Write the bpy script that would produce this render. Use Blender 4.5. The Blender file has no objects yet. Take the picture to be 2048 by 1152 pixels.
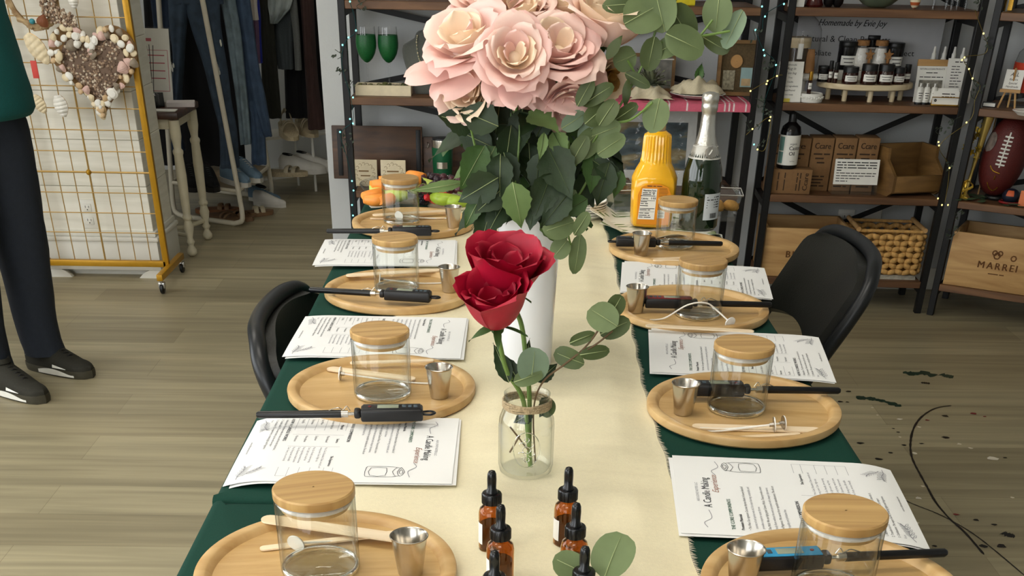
import bpy, bmesh, math, random
from math import sin, cos, pi, sqrt, atan2
from mathutils import Vector, Matrix, Euler
R = math.radians
S = bpy.context.scene; COL = S.collection; D = bpy.data
V = Vector
# ---------------------------------------------------------------- camera
FPX, PY0, TH, RO, YA = 2228.0, 1365.0, R(34.45), R(1.06), R(.72)
HC, TZ = 1.31, .74                                   # camera height, cloth top height
_r = V((cos(YA), -sin(YA), 0)); _h = V((sin(YA), cos(YA), 0)); _z = V((0, 0, 1))
_f = _h*cos(TH) - _z*sin(TH); _d = -_h*sin(TH) - _z*cos(TH)
_eu = _r*cos(RO) - _d*sin(RO); _ev = _r*sin(RO) + _d*cos(RO)
cam = D.cameras.new('camera'); cam.sensor_width = 36; cam.sensor_fit = 'HORIZONTAL'
cam.lens = 36*FPX/2048; cam.shift_y = (PY0-576)/2048; cam.clip_start = .05; cam.clip_end = 60
co = D.objects.new('camera', cam); COL.objects.link(co)
m = Matrix.Identity(4)
for i, c in enumerate((_eu, -_ev, -_f)):
    for j in range(3): m[j][i] = c[j]
m.translation = (0, 0, HC); co.matrix_world = m; S.camera = co
def ray(u, v):
    a, b = u-1024, v-PY0
    return (_eu*a + _ev*b)/FPX + _f
def P(u, v, z=TZ):                                   # point of the level plane z seen at (u, v)
    d = ray(u, v); return V((0, 0, HC)) + d*((z-HC)/d.z)
def PY(u, v, Y):                                     # point of the upright plane at depth Y seen at (u, v)
    d = ray(u, v); return V((0, 0, HC)) + d*(Y/d.y)
# ---------------------------------------------------------------- world and exposure
w = D.worlds.new('world'); S.world = w; w.use_nodes = True
w.node_tree.nodes['Background'].inputs[0].default_value = (.95, .98, 1, 1)
w.node_tree.nodes['Background'].inputs[1].default_value = 5.0
S.view_settings.view_transform = 'Standard'; S.view_settings.look = 'None'
S.view_settings.exposure = -.02; S.view_settings.gamma = 1; S.view_settings.use_curve_mapping = False
S.cycles.max_bounces = 14; S.cycles.transparent_max_bounces = 16; S.cycles.transmission_bounces = 12
S.cycles.use_denoising = True; S.cycles.sample_clamp_indirect = 6; S.cycles.blur_glossy = .5
LAMP = .88
# ---------------------------------------------------------------- materials
def lin(c):
    f = lambda x: (x/255/12.92) if x/255 <= .04045 else ((x/255+.055)/1.055)**2.4
    return (f(c[0]), f(c[1]), f(c[2]), 1)
_MC = {}
def mat(name, c, rough=.5, metal=0, noise=.06, ns=30, bump=0, bs=60, trans=0, ior=1.45, emit=0, sub=0, coat=0, alpha=1, transl=0, spec=.5, sheen=0):
    if name in _MC: return _MC[name]
    m = D.materials.new(name); m.use_nodes = True; nt = m.node_tree; N = nt.nodes; L = nt.links
    b = N['Principled BSDF']; tc = N.new('ShaderNodeTexCoord')
    col = lin(c)
    b.inputs['Base Color'].default_value = col
    if noise:
        n = N.new('ShaderNodeTexNoise'); n.inputs['Scale'].default_value = ns; n.inputs['Detail'].default_value = 4
        L.new(tc.outputs['Object'], n.inputs['Vector'])
        r = N.new('ShaderNodeMapRange'); r.inputs[1].default_value = .3; r.inputs[2].default_value = .7
        r.inputs[3].default_value = 1-noise; r.inputs[4].default_value = 1+noise
        L.new(n.outputs['Fac'], r.inputs[0])
        x = N.new('ShaderNodeMix'); x.data_type = 'RGBA'; x.blend_type = 'MULTIPLY'; x.inputs[0].default_value = 1
        x.inputs[6].default_value = col; L.new(r.outputs[0], x.inputs[7]); L.new(x.outputs[2], b.inputs['Base Color'])
    if bump:
        n2 = N.new('ShaderNodeTexNoise'); n2.inputs['Scale'].default_value = bs; n2.inputs['Detail'].default_value = 3
        L.new(tc.outputs['Object'], n2.inputs['Vector'])
        bp = N.new('ShaderNodeBump'); bp.inputs['Strength'].default_value = bump; bp.inputs['Distance'].default_value = .01
        L.new(n2.outputs['Fac'], bp.inputs['Height']); L.new(bp.outputs[0], b.inputs['Normal'])
    b.inputs['Roughness'].default_value = rough; b.inputs['Metallic'].default_value = metal
    b.inputs['Transmission Weight'].default_value = trans; b.inputs['IOR'].default_value = ior
    b.inputs['Specular IOR Level'].default_value = spec
    if emit:
        b.inputs['Emission Color'].default_value = col; b.inputs['Emission Strength'].default_value = emit
    if sub:
        b.inputs['Subsurface Weight'].default_value = sub; b.inputs['Subsurface Scale'].default_value = .006
    if coat: b.inputs['Coat Weight'].default_value = coat
    if sheen: b.inputs['Sheen Weight'].default_value = sheen
    b.inputs['Alpha'].default_value = alpha
    if transl:
        o = N['Material Output']; t = N.new('ShaderNodeBsdfTranslucent'); t.inputs[0].default_value = col
        mx = N.new('ShaderNodeMixShader'); mx.inputs[0].default_value = transl
        L.new(b.outputs[0], mx.inputs[1]); L.new(t.outputs[0], mx.inputs[2]); L.new(mx.outputs[0], o.inputs[0])
    _MC[name] = m; return m
def film(name, tint=(255, 255, 255), ior=1.45, clear=1.0, fmin=.03):           # clear single-skin plastic or thin glass
    if name in _MC: return _MC[name]
    m = D.materials.new(name); m.use_nodes = True; nt = m.node_tree; N = nt.nodes; L = nt.links
    N.remove(N['Principled BSDF']); o = N['Material Output']
    t = N.new('ShaderNodeBsdfTransparent'); t.inputs[0].default_value = tuple(x*clear for x in lin(tint)[:3]) + (1,)
    g = N.new('ShaderNodeBsdfGlossy'); g.inputs['Roughness'].default_value = .03
    lw = N.new('ShaderNodeLayerWeight'); lw.inputs[0].default_value = .5
    pw = N.new('ShaderNodeMath'); pw.operation = 'POWER'; pw.inputs[1].default_value = 3.6; L.new(lw.outputs['Facing'], pw.inputs[0])
    fr = N.new('ShaderNodeMath'); fr.operation = 'MULTIPLY_ADD'; fr.inputs[1].default_value = .7; fr.inputs[2].default_value = fmin; L.new(pw.outputs[0], fr.inputs[0])
    n = N.new('ShaderNodeTexNoise'); n.inputs['Scale'].default_value = 12
    bp = N.new('ShaderNodeBump'); bp.inputs['Strength'].default_value = .05; L.new(n.outputs['Fac'], bp.inputs['Height'])
    L.new(bp.outputs[0], g.inputs['Normal'])
    p2 = N.new('ShaderNodeMath'); p2.operation = 'POWER'; p2.inputs[1].default_value = 5; L.new(lw.outputs['Facing'], p2.inputs[0])     # longer way through the wall at the rims
    cm = N.new('ShaderNodeMix'); cm.data_type = 'RGBA'; L.new(p2.outputs[0], cm.inputs[0]); cm.inputs[6].default_value = t.inputs[0].default_value; cm.inputs[7].default_value = (.42, .45, .44, 1); L.new(cm.outputs[2], t.inputs[0])
    mx = N.new('ShaderNodeMixShader'); L.new(fr.outputs[0], mx.inputs[0]); L.new(t.outputs[0], mx.inputs[1]); L.new(g.outputs[0], mx.inputs[2])
    L.new(mx.outputs[0], o.inputs[0]); _MC[name] = m; return m
def wood(name, c1, c2, sc=(3, 40, 40), rough=.45, detail=6, bands=0, dist=1.0, spread=(.35, .68)):
    if name in _MC: return _MC[name]
    m = D.materials.new(name); m.use_nodes = True; nt = m.node_tree; N = nt.nodes; L = nt.links
    b = N['Principled BSDF']; tc = N.new('ShaderNodeTexCoord'); mp = N.new('ShaderNodeMapping'); mp.inputs['Scale'].default_value = sc
    oi = N.new('ShaderNodeObjectInfo'); ad = N.new('ShaderNodeVectorMath'); ad.operation = 'ADD'
    L.new(tc.outputs['Object'], ad.inputs[0]); L.new(oi.outputs['Random'], ad.inputs[1]); L.new(ad.outputs[0], mp.inputs[0])
    n = N.new('ShaderNodeTexNoise'); n.inputs['Scale'].default_value = 1; n.inputs['Detail'].default_value = detail; n.inputs['Distortion'].default_value = dist
    L.new(mp.outputs[0], n.inputs['Vector'])
    r = N.new('ShaderNodeValToRGB'); r.color_ramp.elements[0].position = spread[0]; r.color_ramp.elements[1].position = spread[1]
    r.color_ramp.elements[0].color = lin(c2); r.color_ramp.elements[1].color = lin(c1)
    L.new(n.outputs['Fac'], r.inputs[0]); L.new(r.outputs[0], b.inputs['Base Color']); b.inputs['Roughness'].default_value = rough
    _MC[name] = m; return m
# ---------------------------------------------------------------- mesh builder
class MB:
    def __init__(s): s.v = []; s.f = []; s.m = []
    def add(s, vs, fs, M=None, mi=0):
        k = len(s.v)
        s.v += [tuple(M @ V(p)) for p in vs] if M is not None else [tuple(p) for p in vs]
        s.f += [tuple(i+k for i in f) for f in fs]; s.m += [mi]*len(fs); return s
    def box(s, a, b, bev=0, M=None, mi=0, seg=2):
        bm = bmesh.new(); bmesh.ops.create_cube(bm, size=1)
        sc = [abs(b[i]-a[i]) for i in range(3)]; c = [(a[i]+b[i])/2 for i in range(3)]
        for q in bm.verts: q.co = V([q.co[i]*sc[i]+c[i] for i in range(3)])
        if bev: bmesh.ops.bevel(bm, geom=bm.edges[:], offset=min(bev, min(sc)*.49), segments=seg, profile=.5, affect='EDGES')
        bm.verts.index_update(); s.add([q.co[:] for q in bm.verts], [[q.index for q in f.verts] for f in bm.faces], M, mi); bm.free(); return s
    def lathe(s, pr, n=32, M=None, mi=0, cap=(True, True), sq=None):
        vs = []; fs = []
        for r, z in pr:
            for i in range(n):
                a = 2*pi*i/n; vs.append((r*cos(a), r*sin(a), z))
        for j in range(len(pr)-1):
            for i in range(n):
                k = (i+1) % n; fs.append((j*n+i, j*n+k, (j+1)*n+k, (j+1)*n+i))
        if cap[0] and pr[0][0] > 1e-6: fs.append(tuple(reversed(range(n))))
        if cap[1] and pr[-1][0] > 1e-6: fs.append(tuple(range((len(pr)-1)*n, len(pr)*n)))
        return s.add(vs, fs, M, mi)
    def tube(s, pts, r, n=8, closed=False, M=None, mi=0, flat=1.0):
        pts = [V(p) for p in pts]; L = len(pts); rr = r if isinstance(r, (list, tuple)) else [r]*L
        vs = []; fs = []; up = None
        for i, p in enumerate(pts):
            t = (pts[(i+1) % L] - pts[i-1]) if closed else (pts[min(i+1, L-1)] - pts[max(i-1, 0)])
            t = t.normalized() if t.length > 1e-9 else V((0, 0, 1))
            if up is None:
                up = V((0, 0, 1)) if abs(t.z) < .9 else V((1, 0, 0))
            x = t.cross(up)
            if x.length < 1e-6: x = t.orthogonal()
            x.normalize(); y = x.cross(t).normalized(); up = y
            for k in range(n):
                a = 2*pi*k/n; vs.append(p + x*cos(a)*rr[i] + y*sin(a)*rr[i]*flat)
        for j in range(L if closed else L-1):
            for k in range(n):
                q = (k+1) % n; j2 = (j+1) % L; fs.append((j*n+k, j*n+q, j2*n+q, j2*n+k))
        if not closed: fs.append(tuple(reversed(range(n)))); fs.append(tuple(range((L-1)*n, L*n)))
        return s.add(vs, fs, M, mi)
    def grid(s, fn, nu, nv, M=None, mi=0, cu=False, thick=0):
        vs = []; fs = []
        for j in range(nv+1):
            for i in range(nu + (0 if cu else 1)): vs.append(V(fn(i/nu, j/nv)))
        w_ = nu if cu else nu+1
        for j in range(nv):
            for i in range(nu):
                k = (i+1) % w_; fs.append((j*w_+i, j*w_+k, (j+1)*w_+k, (j+1)*w_+i))
        if thick and not cu:
            nv_ = len(vs); nrm = [V((0, 0, 0)) for _ in vs]
            for f in fs:
                nn = (vs[f[1]]-vs[f[0]]).cross(vs[f[3]]-vs[f[0]])
                for q in f: nrm[q] += nn
            vs = vs + [p - (q.normalized() if q.length else V((0, 0, 1)))*thick for p, q in zip(vs, nrm)]
            fs = fs + [tuple(reversed([q+nv_ for q in f])) for f in fs]
            ring = [i for i in range(nu)] + [j*w_+nu for j in range(nv)] + [nv*w_+i for i in range(nu, 0, -1)] + [j*w_ for j in range(nv, 0, -1)]
            for q in range(len(ring)):
                a, b = ring[q], ring[(q+1) % len(ring)]; fs.append((b, a, a+nv_, b+nv_))
        return s.add(vs, fs, M, mi)
    def prism(s, poly, z0, z1, M=None, mi=0):
        n = len(poly); vs = [(x, y, z0) for x, y in poly] + [(x, y, z1) for x, y in poly]
        fs = [tuple(reversed(range(n))), tuple(range(n, 2*n))] + [(i, (i+1) % n, n+(i+1) % n, n+i) for i in range(n)]
        return s.add(vs, fs, M, mi)
    def ball(s, c, r, n=10, M=None, mi=0):
        r = r if isinstance(r, (tuple, list)) else (r, r, r); k = max(4, n//2+1)
        T = Matrix.Translation(V(c)) @ Matrix.Diagonal((r[0], r[1], r[2], 1))
        if M is not None: T = M @ T
        return s.lathe([(sin(pi*j/k)+1e-5, -cos(pi*j/k)) for j in range(k+1)], n, T, mi, cap=(False, False))
    def build(s, name, ms, parent=None, loc=None, rel=False, angle=38, flat=False):
        me = D.meshes.new(name); vs = s.v
        if parent is not None and rel:
            o_ = parent.location; vs = [(p[0]-o_[0], p[1]-o_[1], p[2]-o_[2]) for p in vs]
        elif loc is not None and rel:
            vs = [(p[0]-loc[0], p[1]-loc[1], p[2]-loc[2]) for p in vs]
        me.from_pydata(vs, [], s.f); ms = ms if isinstance(ms, (list, tuple)) else [ms]
        for x in ms: me.materials.append(x)
        me.polygons.foreach_set('material_index', s.m)
        if not flat:
            me.polygons.foreach_set('use_smooth', [True]*len(s.f)); me.set_sharp_from_angle(angle=R(angle))
        me.update(); o = D.objects.new(name, me); COL.objects.link(o)
        if parent is not None: o.parent = parent
        if loc is not None: o.location = loc
        return o
def tag(o, label=None, cat=None, group=None, kind=None):
    if label: o['label'] = label
    if cat: o['category'] = cat
    if group: o['group'] = group
    if kind: o['kind'] = kind
    return o
def thing(name, label, cat, loc=(0, 0, 0), rz=0, group=None):
    o = D.objects.new(name, None); o.empty_display_size = .02; COL.objects.link(o)
    o.location = loc; o.rotation_euler = (0, 0, rz); return tag(o, label, cat, group)
def single(mb, name, mats, label, cat, loc, group=None, rz=0, kind=None, **k):
    o = mb.build(name, mats, loc=loc, **k); o.rotation_euler = (0, 0, rz); return tag(o, label, cat, group, kind)
def struct(name, mb, m, **k):
    o = mb.build(name, m, **k); o['kind'] = 'structure'; return o
def dup(o, loc=None, rot=None, label=None, group=None, parent=None):
    c = o.copy(); COL.objects.link(c)
    if parent is not None: c.parent = parent
    if loc is not None: c.location = loc
    if rot is not None: c.rotation_euler = rot if not isinstance(rot, (int, float)) else (0, 0, rot)
    if label: c['label'] = label
    if group: c['group'] = group
    for k in list(o.children): dup(k, parent=c)
    return c
def Tm(x=0, y=0, z=0, rx=0, ry=0, rz=0, s=1):
    return Matrix.Translation((x, y, z)) @ Euler((rx, ry, rz)).to_matrix().to_4x4() @ Matrix.Scale(s, 4)
def frame(o, x, y):                                   # matrix from an origin and two axis directions
    x = V(x).normalized(); z = x.cross(V(y)).normalized(); y = z.cross(x)
    m = Matrix.Identity(4)
    for i, c in enumerate((x, y, z)):
        for j in range(3): m[j][i] = c[j]
    m.translation = o; return m
def smooth(pts, n=6, closed=False):                   # Catmull-Rom through the points
    pts = [V(p) for p in pts]; L = len(pts); out = []
    for i in range(L if closed else L-1):
        a, b, c, d = (pts[(i-1) % L], pts[i], pts[(i+1) % L], pts[(i+2) % L]) if closed else (pts[max(i-1, 0)], pts[i], pts[i+1], pts[min(i+2, L-1)])
        for k in range(n):
            t = k/n; out.append(.5*((2*b) + (c-a)*t + (2*a-5*b+4*c-d)*t*t + (3*b-a-3*c+d)*t**3))
    if not closed: out.append(pts[-1])
    return out
def vnoise(x, y, s=0):                                # cheap smooth pseudo noise
    return (sin(x*1.7+s)+sin(y*2.3+1.3*s)+sin((x+y)*1.1+2.1*s)+sin(x*3.1-y*2.7+s*.7))/4
# ---------------------------------------------------------------- lettering: one mesh per glyph, laid out here
CH = "ABCDEFGHIJKLMNOPQRSTUVWXYZabcdefghijklmnopqrstuvwxyz0123456789.,:&-'/%•#"
_g = {}
def _glyphs():
    obs = []
    def mk(t):
        c = D.curves.new('glyph', 'FONT'); c.body = t; c.size = 1; c.resolution_u = 2
        o = D.objects.new('glyph', c); COL.objects.link(o); obs.append(o); return o
    a = [(c, mk(c), mk(c+'|')) for c in CH + ' ']; bar = mk('|')
    dg = bpy.context.evaluated_depsgraph_get()
    def get(o):
        me = D.meshes.new_from_object(o.evaluated_get(dg)); r = ([v.co[:] for v in me.vertices], [tuple(p.vertices) for p in me.polygons]); D.meshes.remove(me); return r
    b = max(p[0] for p in get(bar)[0])
    for c, o, o2 in a:
        g = get(o); g2 = get(o2); _g[c] = (g[0], g[1], max(p[0] for p in g2[0])-b)
    for o in obs:
        c = o.data; D.objects.remove(o); D.curves.remove(c)
_glyphs()
def twidth(t, size, sp=1.0): return sum(_g.get(c, _g[' '])[2]*sp for c in t)*size
def text(mb, t, size, M, mi=0, al='L', sp=1.0, sx=1.0, shear=0, z=0, width=None, fn=None, bold=0):
    if width: sx = width/max(twidth(t, size, sp), 1e-6)
    wd = twidth(t, size, sp)*sx; x = {'L': 0, 'C': -wd/2, 'R': -wd}[al]
    for dx in ([0] if not bold else [-bold*size, bold*size]):
        xx = x+dx
        for c in t:
            vs, fs, ad = _g.get(c, _g[' '])
            pts = [((p[0]*size)*sx+xx+p[1]*size*shear, p[1]*size, z) for p in vs]
            if fn: pts = [fn(M @ V(p)) for p in pts]; mb.add(pts, fs, None, mi)
            else: mb.add(pts, fs, M, mi)
            xx += ad*sp*size*sx
def strip(mb, pts, w, M=None, mi=0, fn=None, closed=False):          # flat printed line
    pts = [V((p[0], p[1], 0)) for p in pts]; vs = []; L = len(pts)
    for i, p in enumerate(pts):
        t = (pts[(i+1) % L]-pts[i-1]) if closed else (pts[min(i+1, L-1)]-pts[max(i-1, 0)])
        t = t.normalized() if t.length else V((1, 0, 0)); q = V((-t.y, t.x, 0))*w/2; vs += [p+q, p-q]
    if M is not None: vs = [M @ p for p in vs]
    if fn: vs = [fn(p) for p in vs]
    n = L if closed else L-1
    mb.add(vs, [(2*i+1, 2*((i+1) % L)+1, 2*((i+1) % L), 2*i) for i in range(n)], None, mi)
def blur_line(mb, x0, x1, y, h, M, seed=0, mi=0, fn=None):   # a line of print too small to read: word-long dashes
    r = random.Random(seed*31+int(abs(y)*1e5)); x = x0
    while x < x1-h:
        w = min(h*(1.5+4*r.random()), x1-x); strip(mb, [(x, y), (x+w, y)], h*.55, M, mi, fn); x += w+h*.6
# ---------------------------------------------------------------- lamps of the room (ceiling panels) and daylight
M_white = mat('white_paint', (226, 224, 214), .6, noise=.02, ns=6)
M_wall = mat('wall_paint', (196, 198, 197), .7, noise=.03, ns=4, bump=.08, bs=180)
M_ceil = mat('ceiling_paint', (225, 224, 218), .9, noise=.02, bump=.2, bs=200)
M_panel = mat('lamp_diffuser', (255, 249, 238), .5, noise=0, emit=9.0*LAMP)
M_alu = mat('lamp_frame', (215, 215, 212), .5, noise=.02)
def ceiling_light(x, y, label, rz=0, lx=1.2, ly=.6):
    t = thing('ceiling_light', label, 'ceiling light', (x, y, 2.8), rz, 'ceiling panel lights')
    b = MB(); b.box((-lx/2, -ly/2, -.04), (lx/2, -ly/2+.03, 0)); b.box((-lx/2, ly/2-.03, -.04), (lx/2, ly/2, 0))
    b.box((-lx/2, -ly/2+.03, -.04), (-lx/2+.03, ly/2-.03, 0)); b.box((lx/2-.03, -ly/2+.03, -.04), (lx/2, ly/2-.03, 0)); b.build('frame', M_alu, t)
    MB().box((-lx/2+.031, -ly/2+.031, -.03), (lx/2-.031, ly/2-.031, -.02)).build('diffuser', M_panel, t)
for (x, y, l) in ((-.25, 1.55, 'above the flower table'), (-1.5, .3, 'behind the viewer on the window side'), (-1.75, 3.3, 'above the standing person'), (-.3, -1.0, 'behind the viewer over the aisle'), (-1.2, 6.2, 'over the clothes alcove')):
    ceiling_light(x, y, 'white rectangular ceiling panel light ' + l, 0, *((.9, .3) if y > 5 else (1.2, .6)))
# ---------------------------------------------------------------- floor
def floor_mat():
    m = D.materials.new('vinyl_planks'); m.use_nodes = True; nt = m.node_tree; N = nt.nodes; L = nt.links; b = N['Principled BSDF']
    tc = N.new('ShaderNodeTexCoord'); br = N.new('ShaderNodeTexBrick'); br.offset = .37; br.inputs['Scale'].default_value = 1
    br.inputs['Brick Width'].default_value = 1.22; br.inputs['Row Height'].default_value = .178; br.inputs['Mortar Size'].default_value = .0008
    br.inputs['Color1'].default_value = lin((170, 159, 128)); br.inputs['Color2'].default_value = lin((146, 135, 107)); br.inputs['Mortar'].default_value = lin((134, 123, 97)); br.inputs['Bias'].default_value = -.1
    L.new(tc.outputs['Object'], br.inputs['Vector'])
    mp = N.new('ShaderNodeMapping'); mp.inputs['Scale'].default_value = (1.3, 26, 1); L.new(tc.outputs['Object'], mp.inputs[0])
    n = N.new('ShaderNodeTexNoise'); n.inputs['Scale'].default_value = 1; n.inputs['Detail'].default_value = 6; n.inputs['Distortion'].default_value = .8; L.new(mp.outputs[0], n.inputs['Vector'])
    mp2 = N.new('ShaderNodeMapping'); mp2.inputs['Scale'].default_value = (.5, 3.4, 1); L.new(tc.outputs['Object'], mp2.inputs[0])
    n2 = N.new('ShaderNodeTexNoise'); n2.inputs['Scale'].default_value = 1.2; n2.inputs['Detail'].default_value = 3; L.new(mp2.outputs[0], n2.inputs['Vector'])
    r = N.new('ShaderNodeMapRange'); r.inputs[1].default_value = .3; r.inputs[2].default_value = .7; r.inputs[3].default_value = .72; r.inputs[4].default_value = 1.13; L.new(n.outputs['Fac'], r.inputs[0])
    r2 = N.new('ShaderNodeMapRange'); r2.inputs[1].default_value = .3; r2.inputs[2].default_value = .7; r2.inputs[3].default_value = .86; r2.inputs[4].default_value = 1.1; L.new(n2.outputs['Fac'], r2.inputs[0])
    mu = N.new('ShaderNodeMath'); mu.operation = 'MULTIPLY'; L.new(r.outputs[0], mu.inputs[0]); L.new(r2.outputs[0], mu.inputs[1])
    x = N.new('ShaderNodeMix'); x.data_type = 'RGBA'; x.blend_type = 'MULTIPLY'; x.inputs[0].default_value = 1
    L.new(br.outputs['Color'], x.inputs[6]); L.new(mu.outputs[0], x.inputs[7]); L.new(x.outputs[2], b.inputs['Base Color'])
    b.inputs['Roughness'].default_value = .42; return m
struct('floor', MB().box((-3.6, -2.4, -.06), (4.0, 7.6, 0)), floor_mat(), flat=True)
# ---------------------------------------------------------------- walls, ceiling, column
YW = 4.99                                             # face of the back wall
struct('ceiling', MB().box((-3.6, -2.4, 2.8), (4.0, 7.6, 2.86)), M_ceil, flat=True)
struct('wall_back', MB().box((-.735, YW, 0), (1.93, YW+.1, 2.8)), M_wall, flat=True)
_a = R(30); _c = V((1.93, YW, 0))                     # the wall turns towards the viewer behind the corner shelves
struct('wall_right', MB().box((0, 0, 0), (2.4, .1, 2.8), M=Tm(_c.x, _c.y, 0, rz=-_a)), M_wall, flat=True)
struct('wall_side', MB().box((3.9, -2.4, 0), (4.0, 4.2, 2.8)), M_wall, flat=True)
fw = MB(); fw.box((-3.6, -2.4, 0), (-3.3, -2.3, 2.8)); fw.box((-.4, -2.4, 0), (4.0, -2.3, 2.8)); fw.box((-3.3, -2.4, 0), (-.4, -2.3, .45)); fw.box((-3.3, -2.4, 2.45), (-.4, -2.3, 2.8)); struct('wall_front', fw, M_wall, flat=True)
wf = MB()
for x in (-3.3, -2.32, -1.35, -.45): wf.box((x, -2.38, .45), (x+.05, -2.32, 2.45))
wf.box((-3.25, -2.38, .45), (-.45, -2.32, .5)); wf.box((-3.25, -2.38, 2.4), (-.45, -2.32, 2.45)); struct('window_2', wf, M_white, flat=True)
lw = MB(); lw.box((-3.6, -2.4, 0), (-3.5, -1.2, 2.8)); lw.box((-3.6, 3.4, 0), (-3.5, 7.6, 2.8)); lw.box((-3.6, -1.2, 0), (-3.5, 3.4, .5)); lw.box((-3.6, -1.2, 2.4), (-3.5, 3.4, 2.8))
struct('wall_left', lw, M_wall, flat=True)
wf = MB()
for y in (-1.2, .3, 1.85, 3.34): wf.box((-3.58, y, .5), (-3.52, y+.06, 2.4))
wf.box((-3.58, -1.14, .5), (-3.52, 3.34, .56)); wf.box((-3.58, -1.14, 2.34), (-3.52, 3.34, 2.4))
wn = struct('window_1', wf, M_white, flat=True)
struct('wall_alcove', MB().box((-3.6, 7.45, 0), (1.2, 7.6, 2.8)), M_wall, flat=True)
struct('wall_alcove_right', MB().box((-.2, YW+.1, 0), (-.1, 7.45, 2.8)), M_wall, flat=True)
pl = D.lights.new('window_portal', 'AREA'); pl.shape = 'RECTANGLE'; pl.size = 4.6; pl.size_y = 1.9; pl.cycles.is_portal = True
pl2 = D.lights.new('shopfront_portal', 'AREA'); pl2.shape = 'RECTANGLE'; pl2.size = 2.9; pl2.size_y = 2.0; pl2.cycles.is_portal = True
p2o = D.objects.new('shopfront_portal', pl2); COL.objects.link(p2o); p2o.location = (-1.85, -2.29, 1.45); p2o.rotation_euler = (R(90), 0, R(180)) if False else (R(-90), 0, 0)
po = D.objects.new('window_portal', pl); COL.objects.link(po); po.location = (-3.49, 1.1, 1.45); po.rotation_euler = (0, R(-90), R(0)); po.rotation_euler = Euler((R(90), 0, R(-90)))
# white boarded column with a plinth, at the mouth of the alcove
M_ship = wood('white_boards', (244, 241, 228), (228, 225, 210), sc=(2.5, 2.5, 26), rough=.55, spread=(.3, .6))
cb = MB(); X0, X1, Y0, Y1 = -1.96, -1.495, 4.985, 5.30
for k in range(15): cb.box((X0, Y0, .19+k*.176), (X1, Y1, .19+k*.176+.1745), bev=.002, seg=1)
struct('wall_column', cb, M_ship, flat=True)
tb = MB(); tb.box((X0-.012, Y0-.012, .032), (X1+.012, Y1+.012, .15), .003); tb.box((X0-.02, Y0-.02, .15), (X1+.02, Y1+.02, .168), .006); tb.box((X0-.01, Y0-.01, .168), (X1+.01, Y1+.01, .19), .006)
for x in (X0-.012, X1-.09): tb.prism([(x, 0), (x+.1, 0), (x+.09, .012), (x+.075, .024), (x+.06, .032), (x, .032)] if x < X0 else [(x+.002, 0), (x+.102, 0), (x+.102, .032), (x+.05, .032), (x+.03, .024), (x+.014, .012)], 0, .03, M=Matrix.Translation((0, Y0-.012+.03, 0)) @ Matrix.Rotation(R(90), 4, 'X'))
tb.box((X0+.02, Y0+.05, 0), (X1-.02, Y1-.02, .032))
struct('trim_1', tb, M_white)
M_outlet = mat('outlet_plastic', (232, 230, 220), .35, noise=.02); M_slot = mat('outlet_slot', (40, 38, 36), .6)
def outlet(x, y, z, label, rz=0, blank=False):
    o = thing('wall_outlet', label, 'wall outlet', (x, y, z), rz)
    MB().box((-.035, -.006, -.057), (.035, 0, .057), .003).build('cover_plate', M_outlet, o)
    if blank: return o
    for s in (-1, 1):
        f = MB(); f.box((-.017, -.009, s*.026-.015), (.017, -.005, s*.026+.015), .003); k = f.build('socket', M_outlet, o)
        q = MB(); q.box((-.008, -.0095, s*.026), (-.006, -.0085, s*.026+.009)); q.box((.006, -.0095, s*.026), (.008, -.0085, s*.026+.008)); q.lathe([(.0025, 0), (.0025, .001)], 8, Tm(0, -.0085, s*.026-.007, rx=R(90))); q.build('slots', M_slot, k)
    return o
p = PY(178, 428, Y0); outlet(p.x, Y0, p.z, 'white double wall outlet low on the white boarded column')
p = PY(1688, 452, YW); outlet(p.x, YW, p.z+.01, 'white wall outlet with a black plug behind the folding chair')
p2 = PY(1742, 452, YW); outlet(p2.x, YW, p2.z+.01, 'blank white cover plate on the wall above the woven basket', blank=True)
pb = MB(); pb.lathe([(.001, 0), (.016, .002), (.018, .03), (.012, .045), (.001, .048)], 16, Tm(p.x, YW-.008, p.z-.02, rx=R(90)))
pb.tube(smooth([(p.x, YW-.03, p.z-.035), (p.x-.005, YW-.035, p.z-.12), (p.x-.1, YW-.03, p.z-.3), (p.x-.25, YW-.03, p.z-.36)]), .004)
single(pb, 'power_plug', mat('black_rubber', (22, 22, 22), .5), 'black power plug in the wall outlet behind the folding chair', 'plug', (0, 0, 0))
bb = MB(); bb.box((-.72, YW-.012, 0), (1.93, YW, .09), .003); struct('baseboard_back', bb, M_white)
bb = MB(); bb.box((0.02, -.012, 0), (2.3, 0, .09), .003, M=Tm(_c.x, _c.y, 0, rz=-_a)); struct('baseboard_right', bb, M_white)
# ---------------------------------------------------------------- paint marks on the floor
M_blackp = mat('dried_black_paint', (26, 24, 22), .4); M_greenp = mat('dried_green_paint', (24, 50, 38), .5); M_whitep = mat('dried_white_paint', (222, 214, 196), .6); M_redp = mat('dried_red_paint', (120, 40, 40), .6)
def streak(uv, wd, m, name, label, cat='paint mark', jag=.25, seed=0):
    rnd = random.Random(seed); pts = smooth([P(u, v, .001) for u, v in uv], 8); b = MB(); vs = []
    for i, q in enumerate(pts):
        t = (pts[min(i+1, len(pts)-1)]-pts[max(i-1, 0)]).normalized(); n = V((-t.y, t.x, 0)); k = wd/2*(.6+rnd.random()*jag*2)
        if i in (0, len(pts)-1): k *= .3
        vs += [q+n*k, q-n*k]
    b.add(vs, [(2*i+1, 2*i+3, 2*i+2, 2*i) for i in range(len(pts)-1)])
    c = pts[len(pts)//2]; return single(b, name, m, label, cat, (c.x, c.y, .0), rel=True)
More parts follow.
